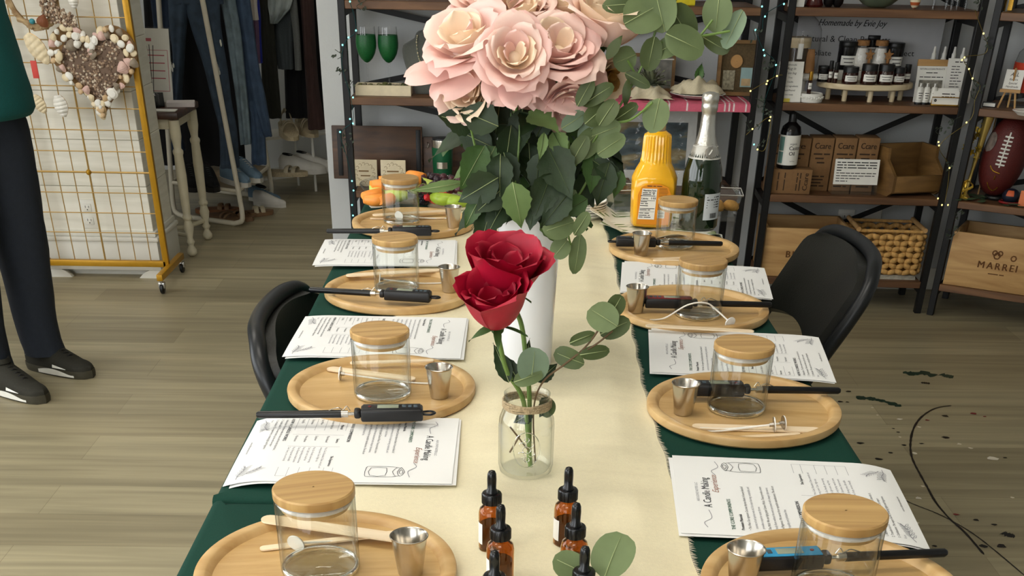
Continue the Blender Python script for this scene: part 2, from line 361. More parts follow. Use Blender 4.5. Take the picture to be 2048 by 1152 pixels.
streak([(1903, 811), (1872, 816), (1845, 832), (1828, 855), (1821, 885), (1824, 915), (1840, 948), (1855, 975), (1872, 1005), (1900, 1038), (1930, 1065), (1968, 1109)], .0075, M_blackp, 'paint_streak', 'long curved black paint streak on the plank floor right of the table')
streak([(1778, 983), (1820, 1005), (1870, 1025), (1905, 1042), (1950, 1070), (1995, 1105), (2060, 1160)], .0045, M_blackp, 'paint_streak', 'thin straight dark paint streak crossing the long curved one', seed=3)
streak([(1806, 744), (1825, 747), (1848, 746), (1870, 752)], .03, M_greenp, 'paint_smear', 'green paint smear on the floor farthest from the table', jag=.6, seed=4)
streak([(1712, 795), (1740, 797), (1770, 803), (1802, 813)], .022, M_greenp, 'paint_smear', 'green paint smear on the floor beside the table edge', jag=.6, seed=5)
streak([(1882, 748), (1895, 752), (1907, 754)], .025, M_greenp, 'paint_smear', 'small green paint dab right of the farthest green smear', jag=.6, seed=6)
streak([(1779, 980), (1786, 983), (1797, 986)], .02, M_greenp, 'paint_smear', 'small green paint dab beside the table near the paper sheets', jag=.6, seed=7)
streak([(2005, 1065), (2018, 1070), (2030, 1072)], .02, M_blackp, 'paint_smear', 'black paint dab right of the dark streaks', jag=.6, seed=8)
streak([(1842, 765), (1852, 766), (1860, 767)], .015, M_blackp, 'paint_smear', 'small black paint dab below the farthest green smear', jag=.6, seed=9)
rnd = random.Random(12); fl = [MB(), MB(), MB()]
for (u, v, s, k) in [(1745, 815, 5, 0), (1755, 830, 4, 0), (1799, 838, 8, 0), (1839, 854, 6, 0), (1800, 874, 5, 0), (1829, 906, 9, 0), (1919, 888, 8, 0), (1941, 896, 6, 0), (1985, 917, 14, 0), (1838, 996, 8, 0), (1825, 1045, 14, 0), (2025, 995, 6, 0), (1815, 1021, 5, 0), (1845, 972, 6, 0),
        (1891, 832, 10, 1), (1720, 886, 10, 1), (1891, 875, 10, 1), (1808, 890, 7, 1), (1843, 887, 6, 1), (1787, 857, 5, 1), (1796, 864, 5, 1), (1912, 1029, 7, 2), (1953, 1040, 7, 1), (1968, 1092, 9, 1), (2004, 1092, 12, 1), (1870, 1092, 6, 1), (1989, 1049, 7, 1), (1947, 827, 10, 2), (1854, 840, 6, 2), (1680, 803, 8, 1), (1698, 783, 8, 1), (1695, 804, 6, 1), (1757, 918, 10, 1), (1780, 905, 6, 1), (2010, 915, 5, 1), (1969, 833, 6, 2)]:
    c = P(u, v, .0012); n = 7; r = s*.0011; vs = [(c.x+cos(2*pi*i/n)*r*(.6+rnd.random()*.8), c.y+sin(2*pi*i/n)*r*(.5+rnd.random()*.6), .0012) for i in range(n)]; fl[k].add(vs, [tuple(range(n))])
for k, (m, nm) in enumerate(((M_whitep, 'white'), (M_blackp, 'dark'), (M_redp, 'reddish'))):
    o = fl[k].build('paint_splatter', m, flat=True); tag(o, nm + ' paint flecks spattered over the floor right of the table', 'paint', kind='stuff')
# ---------------------------------------------------------------- the two tables under green cloths
M_cloth = mat('green_tablecloth', (16, 58, 47), .78, noise=.08, ns=500, bump=.08, bs=900, spec=.2)
TL, TR = -.343, .466
M_ttop = mat('table_plastic', (210, 208, 200), .5); M_tleg = mat('table_steel', (90, 90, 92), .4, .8)
def table(ya, yb, label, clabel):
    t = thing('folding_table', label, 'table', ((TL+TR)/2, (ya+yb)/2, 0)); hx = (TR-TL)/2-.006; hy = (yb-ya)/2-.006
    MB().box((-hx, -hy, .69), (hx, hy, .735), .01).build('table_top', M_ttop, t)
    for sx in (-1, 1):
        for sy in (-1, 1): MB().tube([(sx*(hx-.06), sy*(hy-.2), .69), (sx*(hx-.06), sy*(hy-.2), 0)], .0125, 10).build('leg', M_tleg, t)
    for sy in (-1, 1): MB().tube([(-hx+.06, sy*(hy-.2), .2), (hx-.06, sy*(hy-.2), .2)], .01, 8).build('crossbar', M_tleg, t)
    b = MB(); hx = (TR-TL)/2; hy = (yb-ya)/2; n = 40; drop = .13   # cloth: top, rounded edge, hanging skirt with soft folds
    per = [(-hx+2*hx*i/n, -hy, 0, -1) for i in range(n)] + [(hx, -hy+2*hy*i/(2*n), 1, 0) for i in range(2*n)] + [(hx-2*hx*i/n, hy, 0, 1) for i in range(n)] + [(-hx, hy-2*hy*i/(2*n), -1, 0) for i in range(2*n)]
    rows = []
    for (k, z) in ((-.012, TZ), (-.006, TZ-.0012), (-.002, TZ-.004), (0, TZ-.010), (0, TZ-.04), (0, TZ-.15), (0, TZ-.3), (0, TZ-drop)):
        dz = TZ-z; rows.append([V((x+nx*(k-.018*min(1, dz/.3)+(.012*sin(i*.55)+.006*sin(i*1.3))*max(0, dz-.03)/drop*(1 if abs(ny) == 0 or ny < 0 else .3)), y+ny*(k-(.0 if dz < .02 else .004)+.008*sin(i*.6)*max(0, dz-.03)/drop*.3), z)) for i, (x, y, nx, ny) in enumerate(per)])
    L_ = len(per); vs = [q for r_ in rows for q in r_]; fs = [tuple(range(L_))]
    for j in range(len(rows)-1):
        for i in range(L_): k = (i+1) % L_; fs.append((j*L_+k, j*L_+i, (j+1)*L_+i, (j+1)*L_+k))
    b.add(vs, fs); single(b, 'tablecloth', M_cloth, clabel, 'tablecloth', ((TL+TR)/2, (ya+yb)/2, 0))
    return t
table(-.62, 1.2025, 'white folding table under the near green cloth, nearest the viewer', 'dark green tablecloth on the nearer table, in front of the cloth seam')
table(1.205, 3.03, 'white folding table under the far green cloth, towards the shelves', 'dark green tablecloth on the farther table with the tall white vase')
# cream runner with fringed edges and soft creases
M_run = mat('cream_runner', (229, 219, 186), .85, noise=.03, ns=240, bump=.10, bs=700)
_nt = M_run.node_tree; _b = [n for n in _nt.nodes if n.type == 'BUMP'][0]; _n = _nt.nodes.new('ShaderNodeTexNoise'); _mp = _nt.nodes.new('ShaderNodeMapping'); _mp.inputs['Scale'].default_value = (2.6, 5, 1); _n.inputs['Scale'].default_value = 1; _n.inputs['Detail'].default_value = 3; _n.inputs['Distortion'].default_value = .3
_b2 = _nt.nodes.new('ShaderNodeBump'); _b2.inputs['Strength'].default_value = .5; _b2.inputs['Distance'].default_value = .02; _tc = [n for n in _nt.nodes if n.type == 'TEX_COORD'][0]
_nt.links.new(_tc.outputs['Object'], _mp.inputs[0]); _nt.links.new(_mp.outputs[0], _n.inputs['Vector']); _nt.links.new(_n.outputs['Fac'], _b2.inputs['Height']); _nt.links.new(_b2.outputs[0], _b.inputs['Normal'])
RX0, RX1 = -.186, .208
def run_z(x, y):
    k = .5+.5*sin((y*17.3)+.4*sin(x*9)); a = max(0, k-.90)*10
    mid = max(0, min(1, (x+.06)/.05))*max(0, min(1, (.195-x)/.04)); return TZ+.0012+.0020*a+.0009*(1+vnoise(x*17, y*9, 2))+mid*(.0022*(1+vnoise(x*21+2*sin(y*5), y*19, 5))+.0018*(1+vnoise(x*9, y*41, 1))) + .0008*(1+sin(x*40+3*sin(y*6)+y*5))*(.5+.5*sin(y*5+1))
rb = MB(); nx, ny = 60, 420
def runf(u, v):
    y = -.55+v*(2.98+.55); e = .008*sin(y*3.1)+.004*sin(y*11)+.0025*sin(y*57)+.02*(y-1.03)/2
    e2 = .006*sin(y*2.3+1)+.004*sin(y*13+2)
    x = (RX0+e2*.5)+(RX1-RX0+(e-e2)*.5)*u; return (x, y, run_z(x, y))
rb.grid(runf, nx, ny)
ro = thing('table_runner', 'long cream cloth runner with fringed edges down the table middle', 'table runner', (0, 0, 0))
rb.build('runner_cloth', M_run, ro, angle=80)
rnd = random.Random(4); fb = MB()
for side in (0, 1):
    for k in range(900):
        y = -.5+k*(3.4/900); v_ = (y+.55)/3.53; q = V(runf(side, v_)); d = V(((1 if side else -1)*(.004+rnd.random()*.004), (rnd.random()-.5)*.004, 0)); e = q+d; e.z = TZ+.0018
        fb.add([q+V((0, .0012, .0006)), q+V((0, -.0012, .0006)), e], [(0, 1, 2)])
fb.build('fringe', mat('runner_thread', (246, 238, 212), .9), ro, flat=True)
# ---------------------------------------------------------------- place settings
M_tray = wood('bamboo_tray', (212, 178, 120), (186, 146, 88), sc=(5, 46, 46), rough=.42, dist=1.4)
M_trayrim = wood('bamboo_tray_rim', (214, 180, 126), (188, 148, 92), sc=(9, 30, 30), rough=.4, dist=.6)
M_lid = wood('bamboo_lid', (198, 162, 104), (168, 130, 78), sc=(3, 110, 3), rough=.4, dist=.4, detail=3)
M_seal = mat('silicone_seal', (226, 220, 212), .35, trans=.3, noise=.02)
M_glass = mat('clear_glass', (255, 255, 255), 0, noise=0, trans=1, ior=1.46)
M_steel = mat('brushed_steel', (196, 190, 180), .22, 1, noise=.05, ns=90)
M_blk = mat('black_plastic', (20, 20, 22), .38, noise=.05); M_blk2 = mat('black_sheath', (16, 16, 18), .3); M_blue = mat('blue_plastic', (52, 150, 198), .35); M_redpl = mat('red_plastic', (120, 28, 30), .35)
M_lcd = mat('lcd_grey', (150, 158, 138), .2); M_stick = wood('birch_stick', (246, 226, 194), (234, 208, 170), sc=(8, 60, 60), rough=.6)
M_wick = mat('waxed_cotton', (240, 236, 226), .6); M_tab = mat('zinc_tab', (176, 170, 160), .3, 1); M_stk = mat('white_foam_sticker', (244, 242, 236), .6)
TRAY_T = .014; TRAY_R = .1345; TF = .0062                 # rim height, radius, inner floor height
SZ = TZ+.0026                                         # trays stand on runner and cloth
WHERE = {'L1': 'nearest on the left side', 'L2': 'second from the viewer on the left', 'L3': 'third from the viewer on the left', 'L4': 'farthest on the left, by the fruit platter',
         'R1': 'nearest on the right side', 'R2': 'second from the viewer on the right', 'R3': 'third from the viewer on the right', 'R4': 'farthest on the right, by the juice bottle'}
CEN = {'L1': (-.181, 1.016), 'L2': (-.175, 1.561), 'L3': (-.192, 2.067), 'L4': (-.205, 2.612), 'R1': (.337, .985), 'R2': (.335, 1.503), 'R3': (.327, 1.982), 'R4': (.349, 2.414)}
def place(first, make, i, loc, rz, label): pass
def make_tray():
    t = thing('serving_tray', '', 'tray', (0, 0, 0), 0, 'round bamboo trays, one per place')
    b = MB(); r = TRAY_R
    b.lathe([(r-.0175, TF), (r-.016, TF+.003), (r-.013, TRAY_T-.001), (r-.011, TRAY_T), (r-.003, TRAY_T), (r-.0008, TRAY_T-.0012), (r, TRAY_T-.004), (r-.0006, .003), (r-.003, .0006), (r-.006, 0), (.001, 0)], 96)
    b.build('rim', M_trayrim, t); MB().lathe([(.0005, TF), (r-.0174, TF)], 96, cap=(False, False)).build('tray_floor', M_tray, t)
    return t
JR, JH = .0405, .082
def make_jar():
    t = thing('candle_jar', '', 'jar', (0, 0, 0), 0, 'glass candle jars with bamboo lids')
    R_ = JR; b = MB()
    b.lathe([(R_, .0085), (R_, JH-.001), (R_-.0006, JH), (R_-.002, JH-.0004), (R_-.0026, JH-.002), (R_-.0026, .0085)], 64, cap=(False, False))
    b.build('glass_body', film('thin_jar_glass', (253, 254, 253), 1.5), t, angle=60)
    MB().lathe([(.001, 0), (R_-.004, 0), (R_-.001, .0012), (R_, .004), (R_, .0084), (R_-.0024, .0085), (R_-.005, .0076), (R_-.008, .0060), (.001, .0050)], 64, cap=(False, False)).build('glass_base', film('thick_base_glass', (248, 250, 249), 1.5), t, angle=60)
    MB().tube([V(((R_-.0026)*cos(2*pi*k/64), (R_-.0026)*sin(2*pi*k/64), .0042)) for k in range(64)], .0024, 10, closed=True, flat=1.5).build('base_ring', M_glass, t, angle=80)
    MB().lathe([(.001, JH+.0105), (R_-.0012, JH+.0105), (R_+.0004, JH+.009), (R_+.0004, JH+.0022), (R_-.0006, JH+.0008), (.001, JH+.0008)], 64, cap=(False, False)).build('lid', M_lid, t)
    s = MB(); s.lathe([(R_-.006, JH+.0007), (R_-.0052, JH+.0006), (R_-.0030, JH-.004), (R_-.0034, JH-.0055), (R_-.006, JH-.006)], 64, cap=(False, False)); s.build('seal_ring', M_seal, t)
    MB().lathe([(R_-.0065, JH+.0006), (R_-.0065, JH-.0105), (.001, JH-.0105)], 64, cap=(False, False)).build('lid_plug', M_lid, t)
    return t
def make_cup():
    t = thing('measuring_cup', '', 'steel cup', (0, 0, 0), 0, 'small steel measuring cups')
    b = MB(); b.lathe([(.001, 0), (.0118, 0), (.0128, .0008), (.0184, .0415), (.0196, .0425), (.0198, .0432), (.019, .0437), (.0178, .0425), (.0122, .0018), (.001, .0015)], 48, cap=(False, False)); b.build('cup_body', M_steel, t)
    return t
def make_thermo(face, red=False):
    t = thing('thermometer', '', 'thermometer', (0, 0, 0), 0)   # body along -x, probe in its sheath along +x
    b = MB(); b.box((-.078, -.0115, 0), (.004, .0115, .0165), .003, seg=3); b.box((.004, -.008, .003), (.013, .008, .0145), .003); body = b.build('grip', M_blk, t)
    f = MB(); f.box((-.075, -.0095, .0163), (.001, .0095, .0176), .001); f.build('face_plate', face, t)
    s = MB(); s.box((-.046, -.006, .0174), (-.018, .006, .0181), .0006); s.build('display', M_lcd, t)
    for i in range(3): MB().box((-.071+i*.0075, -.004, .0174), (-.066+i*.0075, .004, .0184), .0008).build('button', mat('grey_button', (70, 84, 92), .5), t)
    MB().lathe([(.0022, 0), (.0022, .0008)], 10, Tm(-.008, 0, .0174)).build('button', M_redpl, t)
    MB().tube([(.011, 0, .008), (.03, 0, .008)], .0022, 8).build('probe', M_steel, t)
    c = MB(); c.tube([(.021, 0, .008), (.0325, 0, .008)], .0046, 12); c.tube(smooth([(.018, 0, .0125), (.0225, 0, .0185), (.027, 0, .0135), (.034, 0, .0165), (.046, 0, .0128)]), .0006, 6); c.build('pocket_clip', M_steel, t)
    MB().tube([(.03, 0, .008), (.138, 0, .0079), (.141, 0, .0079)], [.0052, .0048, .003], 14).build('sheath', M_blk2, t)
    l = MB(); l.tube(smooth([(-.077, -.004, .008), (-.088, -.006, .008), (-.094, 0, .008), (-.088, .006, .008), (-.077, .004, .008)]), .0016, 6); l.build('hanging_loop', M_blk, t)
    return t
trays = {}; jars = {}; cups = {}
tray0, jar0, cup0 = make_tray(), make_jar(), make_cup()
JAR = {'L1': (642, 1138), 'L2': (766, 789), 'L3': (794, 580), 'L4': (803, 444), 'R2': (1472, 818), 'R3': (1395, 630), 'R4': (1348, 493)}
CUP = {'L1': (821, 1146), 'L2': (879, 794), 'L3': (899, 583), 'L4': (907, 455), 'R1': (1482, 1172), 'R2': (1366, 827), 'R3': (1271, 624), 'R4': (1281, 511)}
FZ = SZ+TF
jl = {'L1': 'with white wick tab behind it, nearest left', 'L2': 'in front of the steel cup, second on the left', 'L3': 'behind the black thermometer, third on the left', 'L4': 'in front of the cut melon, farthest left',
      'R1': 'beside the blue thermometer, nearest right', 'R2': 'behind two craft sticks, second on the right', 'R3': 'behind a looped white wick, third on the right', 'R4': 'in front of the juice and sparkling wine, farthest right'}
rr = {'L1': .3, 'L2': .25, 'L3': .5, 'L4': .5, 'R1': 0, 'R2': .1, 'R3': .5, 'R4': -.1}
for i, k in enumerate(CEN):
    x, y = CEN[k]
    t = tray0 if i == 0 else dup(tray0); t.location = (x, y, SZ); t.rotation_euler = (0, 0, [.1, .2, -.1, .3, .05, -.12, .2, -.2][i]); t['label'] = 'round bamboo tray ' + WHERE[k]
    j = jar0 if i == 0 else dup(jar0); q = P(*JAR[k], FZ) if k in JAR else P(1692, 1021, FZ+JH+.0105)
    j.location = (q.x, q.y, FZ+.0002); j.rotation_euler = (0, 0, rr[k]); j['label'] = 'glass candle jar with bamboo lid ' + jl[k]
    c = cup0 if i == 0 else dup(cup0); q = P(*CUP[k], FZ); c.location = (q.x, q.y, FZ+.0002); c.rotation_euler = (0, 0, i); c['label'] = 'small steel measuring cup on the tray ' + WHERE[k]
def lay(t, a, b, z, at=-.02):                          # lay a thermometer so that body end is at pixel a and probe end at pixel b
    A, B = P(*a, z+.008), P(*b, z+.008); d = B-A; t.location = A + d.normalized()*.078; t.location.z = z; t.rotation_euler = (0, 0, atan2(d.y, d.x))
th = make_thermo(M_blk); th2 = make_thermo(M_blue); th3 = make_thermo(M_redpl)
RZ_ = SZ+TRAY_T+.0005
for k, t, a, b, z, l in (('L2', th, (846, 826), (553, 829), RZ_, 'black digital thermometer lying across the second left tray, above the paper sheets'),
        ('L3', None, (862, 594), (634, 580), RZ_, 'black digital thermometer lying across the third left tray'),
        ('L4', None, (863, 462), (681, 462), RZ_, 'black digital thermometer on the farthest left tray'),
        ('R2', None, (1372, 777), (1652, 781), RZ_, 'black digital thermometer behind the glass jar, second on the right'),
        ('R4', None, (1232, 483), (1424, 487), RZ_, 'black digital thermometer beside the juice bottle, farthest on the right'),
        ('R1', th2, (1490, 1122), (1848, 1107), RZ_, 'blue faced digital thermometer on the nearest right tray'),
        ('R3', th3, (1290, 604), (1518, 609), RZ_, 'red faced digital thermometer on the third right tray')):
    if t is None: t = dup(th)
    lay(t, a, b, z); t['label'] = l; t['group'] = 'probe thermometers'
def stick(a, b, w_, z, label, name='craft_stick', z2=None):
    A, B = P(*a, z), P(*b, z if z2 is None else z2); d = B-A; L_ = d.length; h = w_/2; n = 8
    poly = [(L_-h+h*sin(pi*i/n), -h*cos(pi*i/n)) for i in range(n+1)] + [(h-h*sin(pi*i/n), h*cos(pi*i/n)) for i in range(n+1)]
    b_ = MB(); b_.prism(poly, 0, .0018); o = single(b_, name, M_stick, label, 'craft stick', A, group='wooden craft sticks')
    o.rotation_euler = Euler((0, -atan2(d.z, sqrt(d.x**2+d.y**2)), atan2(d.y, d.x))); return o
stick((524, 1038), (828, 1082), .019, RZ_, 'wide wooden craft stick behind the nearest left jar, upper one')
stick((520, 1099), (830, 1063), .010, FZ+.0008, 'narrow wooden craft stick crossing under the wide one, nearest left tray', z2=RZ_-.0025)
stick((655, 738), (830, 760), .018, FZ+.0015, 'wooden craft stick behind the second left jar', z2=FZ+.003)
stick((700, 727), (868, 722), .010, RZ_, 'narrow wooden craft stick on the far rim of the second left tray')
stick((692, 552), (880, 541), .018, RZ_, 'wide wooden craft stick on the far rim of the third left tray')
stick((745, 431), (900, 422), .018, RZ_, 'wide wooden craft stick on the far rim of the farthest left tray')
stick((740, 438), (890, 437), .010, FZ+.001, 'narrow wooden craft stick lying on the farthest left tray')
stick((1384, 854), (1643, 862), .018, FZ+.0008, 'wide wooden craft stick in front of the second right jar')
stick((1457, 878), (1600, 869), .008, FZ+.0008, 'narrow wooden craft stick near the front rim of the second right tray')
stick((1291, 652), (1508, 664), .013, RZ_, 'wooden craft stick on the front rim of the third right tray')
stick((1276, 520), (1400, 516), .012, FZ+.001, 'wooden craft stick on the farthest right tray, upper one')
stick((1306, 521), (1420, 524), .010, RZ_-.002, 'wooden craft stick on the farthest right tray, at the front rim')
def wick(pts, tabdir, label, col=None):
    t = thing('candle_wick', label, 'candle wick', pts[0], 0, 'waxed candle wicks'); b = MB(); b.tube(smooth(pts, 6), .0013, 6); b.build('cord', M_wick, t, rel=True)
    f = frame(V(pts[0]), V(tabdir), (0, 0, 1)) @ Matrix.Rotation(R(90), 4, 'Y')
    MB().lathe([(.0004, .0), (.0098, .0), (.0098, .0006), (.003, .0008), (.0026, .006), (.0004, .006)], 20, f).build('metal_tab', col or M_tab, t, rel=True)
    MB().lathe([(.0004, -.0012), (.0098, -.0012), (.0098, 0), (.0004, 0)], 20, f).build('sticker', M_stk, t, rel=True)
    return t
def wk(a, b, label, h=.0105, mid=None, col=None, z2=None, td=None):
    A = P(*a, FZ+h); B = P(*b, z2 or FZ+.002); pts = [A] + ([P(*q, FZ+hh) for q, hh in mid] if mid else [(A*2+B)/3-V((0, 0, .002)), (A+B*2)/3-V((0, 0, .003))]) + [B]
    return wick(pts, td or (V(pts[1])-V(pts[0])), label, col)
wk((592, 1086), (745, 1070), 'white candle wick with its round tab showing through the nearest left jar', td=(.35, 1, .25))
wk((681, 747), (888, 768), 'white candle wick with upright round tab left of the second left jar')
wk((760, 558), (885, 566), 'white candle wick behind the third left jar')
wk((798, 431), (905, 436), 'white candle wick with its round tab showing through the farthest left jar', td=(.3, 1, .2))
wk((1567, 846), (1372, 864), 'white candle wick with tab at its right end, upper one on the second right tray')
wk((1548, 849), (1400, 856), 'white candle wick with tab beside the other one on the second right tray')
wk((1460, 645), (1300, 640), 'white candle wick looped up in front of the third right jar', mid=[((1435, 622), .02), ((1412, 606), .034), ((1375, 610), .03), ((1330, 636), .004)])
# ---------------------------------------------------------------- printed guide sheets
M_paper = mat('printer_paper', (236, 236, 234), .75, noise=.012, ns=8); M_ink = mat('printed_ink', (44, 44, 50), .8, noise=0); M_ink2 = mat('printed_grey', (126, 126, 134), .8, noise=0); M_inkg = mat('printed_green', (40, 92, 66), .8, noise=0); M_inkr = mat('printed_rose', (160, 112, 96), .8, noise=0)
PW, PH = .216, .276
def bend(side, amt):                                  # page x runs across the text, page y towards its top; the foot of the page droops past the table edge
    def f(p):
        d = max(0, (-PH/2+.05) - p.y); a = d*d*amt
        return V((p.x, p.y, p.z - a + .0012*sin(p.x*14+side)))
    return f
def leafspray(mb, x, y, s, rot, M, fn, mi):
    m2 = M @ Tm(x, y, 0, rz=rot, s=s); strip(mb, smooth([(0, 0), (.012, .002), (.026, 0), (.038, .004)], 3), .0007/s*s, m2, mi, fn)
    for k in range(5):
        for sg in (-1, 1):
            bx = .008+k*.006; pts = [(bx, .001), (bx+.003, sg*.004), (bx+.008, sg*.006), (bx+.006, sg*.003), (bx, .001)]; strip(mb, pts, .0005, m2, mi, fn)
def print_page(mb, fn):
    I = Matrix.Identity(4); Z = .0004; T = lambda t, s, x, y, **k: text(mb, t, s, Tm(x, y, 0), z=Z, fn=fn, **k)
    T('ALK LOVE NOTES LLC', .0046, 0, .112, al='C', width=.052, mi=2)
    T('A Candle Making', .0135, .0, .0985, al='C', width=.082, mi=1)
    T('Experience', .011, .024, .0875, al='C', shear=.45, width=.05, mi=4)
    strip(mb, smooth([(-.092, .107), (-.08, .110), (-.068, .101), (-.048, .103)], 5), .0008, Tm(0, 0, Z), 2, fn); strip(mb, smooth([(.05, .088), (.062, .092), (.075, .083), (.092, .086)], 5), .0008, Tm(0, 0, Z), 2, fn)
    T('THE CORE COMPONENTS', .0062, -.095, .076, mi=3, width=.078, bold=.02); T('Premium Materials', .0052, -.095, .066, mi=1, bold=.03)
    y = .058
    for ln, bd in (('The Wax: Our signature Coconut Apricot blend. A luxury blend of', 1), ('coconut oil and apricot wax oil. It is clean burning, sustainable, and', 0), ('provides a superior scent throw.', 0), ('The Wick: We use high grade Cotton Wicks. These provide a more', 1), ('steady flame without the soot associated with cheaper alternatives.', 0), ('The Fragrance: We source from reputable manufacturers. The oils are', 1), ('high quality and phthalate free.', 0)):
        T(('• ' if bd else '   ')+ln, .0047, -.094, y, mi=1 if bd else 2, sx=.86 if len(ln) > 50 else .9); y -= .0074
    for pts in ([(.056, .083-.026), (.05, .052), (.05, .038), (.056, .030), (.098, .030), (.102, .036), (.102, .054), (.098, .058), (.056, .057)],): pass
    for c_, pts in ((0, [(.066, .074), (.064, .068), (.062, .06), (.062, .036), (.066, .031), (.088, .031), (.092, .036), (.092, .06), (.090, .068), (.088, .074)]), (0, [(.064+.0, .074), (.077, .070), (.090, .074), (.077, .079), (.064, .074)]), (0, [(.064, .069), (.077, .064), (.090, .069)]), (0, [(.066, .056), (.088, .056), (.088, .037), (.066, .037), (.066, .056)]), (0, [(.070, .0745), (.077, .072), (.084, .075), (.077, .077), (.070, .0745)])):
        strip(mb, smooth(pts, 2), .0007, Tm(0, 0, Z), 1, fn)
    T('THE WAX COMPARISON', .0062, -.095, -.004, mi=1, width=.08, bold=.02)
    rows = [-.010, -.021, -.038, -.051, -.064, -.077]; cols = [-.096, -.038, .002, .094]
    for r_ in rows: strip(mb, [(cols[0], r_), (cols[-1], r_)], .0004, Tm(0, 0, Z), 2, fn)
    for c_ in cols: strip(mb, [(c_, rows[0]), (c_, rows[-1])], .0004, Tm(0, 0, Z), 2, fn)
    for c_, t in ((-.067, 'Material'), (-.018, 'Source'), (.048, 'The Experience')): T(t, .005, c_, -.0175, al='C', mi=1, bold=.03)
    for i, (a, b, c1, c2) in enumerate((('Coconut Apricot', 'Plant-based', 'Pros: Cool, Decadent, Clean, smooth, and', 'strong scent. Cons: High cost.'), ('Soy Wax', 'Soybean', 'Pros: Eco friendly, slow burning', 'Cons: Light scent, may frost'), ('Beeswax', 'Honeybees', 'Pros: Long lasting, natural aroma', 'Cons: Expensive, limited scents'), ('Paraffin', 'Petroleum', 'Pros: Strong scent, affordable', 'Cons: Sooty, not eco friendly'))):
        yy = (rows[i+1]+rows[i+2])/2-.0015; T(a, .0048, -.093, yy, mi=1); T(b, .0048, -.034, yy, mi=1); T(c1, .0042, .005, yy+.0028, mi=2, sx=.9); T(c2, .0042, .005, yy-.0032, mi=2, sx=.9)
    T('HOW A CANDLE WORKS', .0062, -.095, -.0865, mi=1, width=.08, bold=.02); y = -.0935
    for ln in ('1. Absorption: The flame melts the wax, and the wick absorbs it.', '2. Transformation: The wax travels up the wick as vapor.', '3. Combustion: The vapor burns, creating light and fragrance.'): T(ln, .0047, -.094, y, mi=1, sx=.9); y -= .0068
    T('Enjoy', .004, -.094, y, mi=2); T('www.alklovenotes.com', .0042, .0, -.128, al='C', mi=1)
    leafspray(mb, -.098, -.124, 1.1, .15, Tm(0, 0, Z), fn, 2); leafspray(mb, .098, -.124, 1.0, pi-.2, Tm(0, 0, Z), fn, 2); leafspray(mb, .09, -.118, .8, pi-.8, Tm(0, 0, Z), fn, 2)
def sheet(name, label, loc, rz, amt, printed, side=0):
    fn = bend(side, amt); t = thing(name, label, 'paper sheet', loc, rz, 'printed candle making guide sheets')
    b = MB(); b.grid(lambda u, v: fn(V(((u-.5)*PW, (v-.5)*PH, 0))), 8, 28, thick=.0003); b.build('paper', M_paper, t, angle=60)
    if printed:
        q = MB(); print_page(q, fn); q.build('printing', [M_ink, M_ink, M_ink2, M_inkg, M_inkr], t, flat=True)
    return t
SH = {'L2': [(543, 837), (919, 841), (903, 976), (487, 967), 'L', 1.5], 'L3': [(650, 638), (937, 643), (918, 720), (603, 713), 'L', .5], 'L4': [(680, 478), (917, 480), (903, 541), (645, 538), 'L', .3],
      'R2': [(1344, 921.5), (1724, 937), (1810, 1088), (1361, 1066.5), 'R', 1.4], 'R3': [(1297, 663), (1600, 682), (1655, 758), (1308, 747), 'R', .5], 'R4': [(1240, 530), (1497, 540), (1523, 597), (1252, 583), 'R', .3]}
SW = {'L2': 'between the first and second left trays', 'L3': 'between the second and third left trays', 'L4': 'between the third and farthest left trays', 'R2': 'between the first and second right trays', 'R3': 'between the second and third right trays', 'R4': 'between the third and farthest right trays'}
for k, (a, b, c, d, sd, amt) in SH.items():
    A, B_, C_, D_ = (P(*q, SZ+.001) for q in (a, b, c, d)); x = ((B_-A)+(C_-D_)); ang = atan2(x.y, x.x)
    if sd == 'L': top = (B_+C_)/2; dirv = V((cos(ang), sin(ang), 0)); ctr = top-dirv*PH/2; rz = ang-pi/2
    else: top = (A+D_)/2; dirv = V((cos(ang), sin(ang), 0)); ctr = top+dirv*PH/2; rz = ang+pi/2
    ctr.z = SZ+.0052
    sheet('guide_sheet', 'printed candle making sheet, top of the pair ' + SW[k], ctr, rz, amt*2.2, True, 1)
    s2 = sheet('guide_sheet', 'white sheet peeking out under the printed one ' + SW[k], V((ctr.x+(-.004 if sd == 'R' else .004), ctr.y-.003, ctr.z-.0012)), rz+.012, amt*2.2, False, 1)
# ---------------------------------------------------------------- flowers and foliage
M_pk1 = mat('rose_petal_pink', (243, 203, 194), .6, noise=.05, ns=50, transl=.22); M_pk2 = mat('rose_petal_blush', (246, 216, 203), .6, noise=.05, ns=50, transl=.22); M_pk3 = mat('rose_petal_peach', (246, 224, 196), .6, noise=.06, ns=50, transl=.22); M_pkb = mat('rose_petal_withered', (150, 108, 48), .75, noise=.25, ns=90)
M_rd1 = mat('rose_petal_crimson', (148, 6, 38), .5, noise=.12, ns=60, transl=.06); M_rd2 = mat('rose_petal_red', (168, 8, 44), .5, noise=.12, ns=60, transl=.08)
M_lf1 = mat('rose_leaf_dark', (34, 52, 25), .55, noise=.22, ns=40, bump=.10, bs=90, transl=.10); M_lf2 = mat('rose_leaf_green', (60, 88, 40), .55, noise=.18, ns=40, bump=.10, bs=90, transl=.15); M_lf3 = mat('leaf_underside', (108, 132, 78), .6, noise=.12, ns=40, transl=.18)
M_eu1 = mat('eucalyptus_green', (106, 122, 80), .6, noise=.12, ns=40, transl=.2); M_eu2 = mat('eucalyptus_grey', (122, 142, 116), .65, noise=.10, ns=40, transl=.15); M_eu3 = mat('eucalyptus_dark', (78, 92, 52), .55, noise=.15, ns=40, transl=.15)
M_stem = mat('green_stem', (104, 132, 64), .5, noise=.12); M_twig = mat('brown_twig', (96, 74, 48), .6); M_vein = mat('leaf_vein', (160, 172, 120), .6)
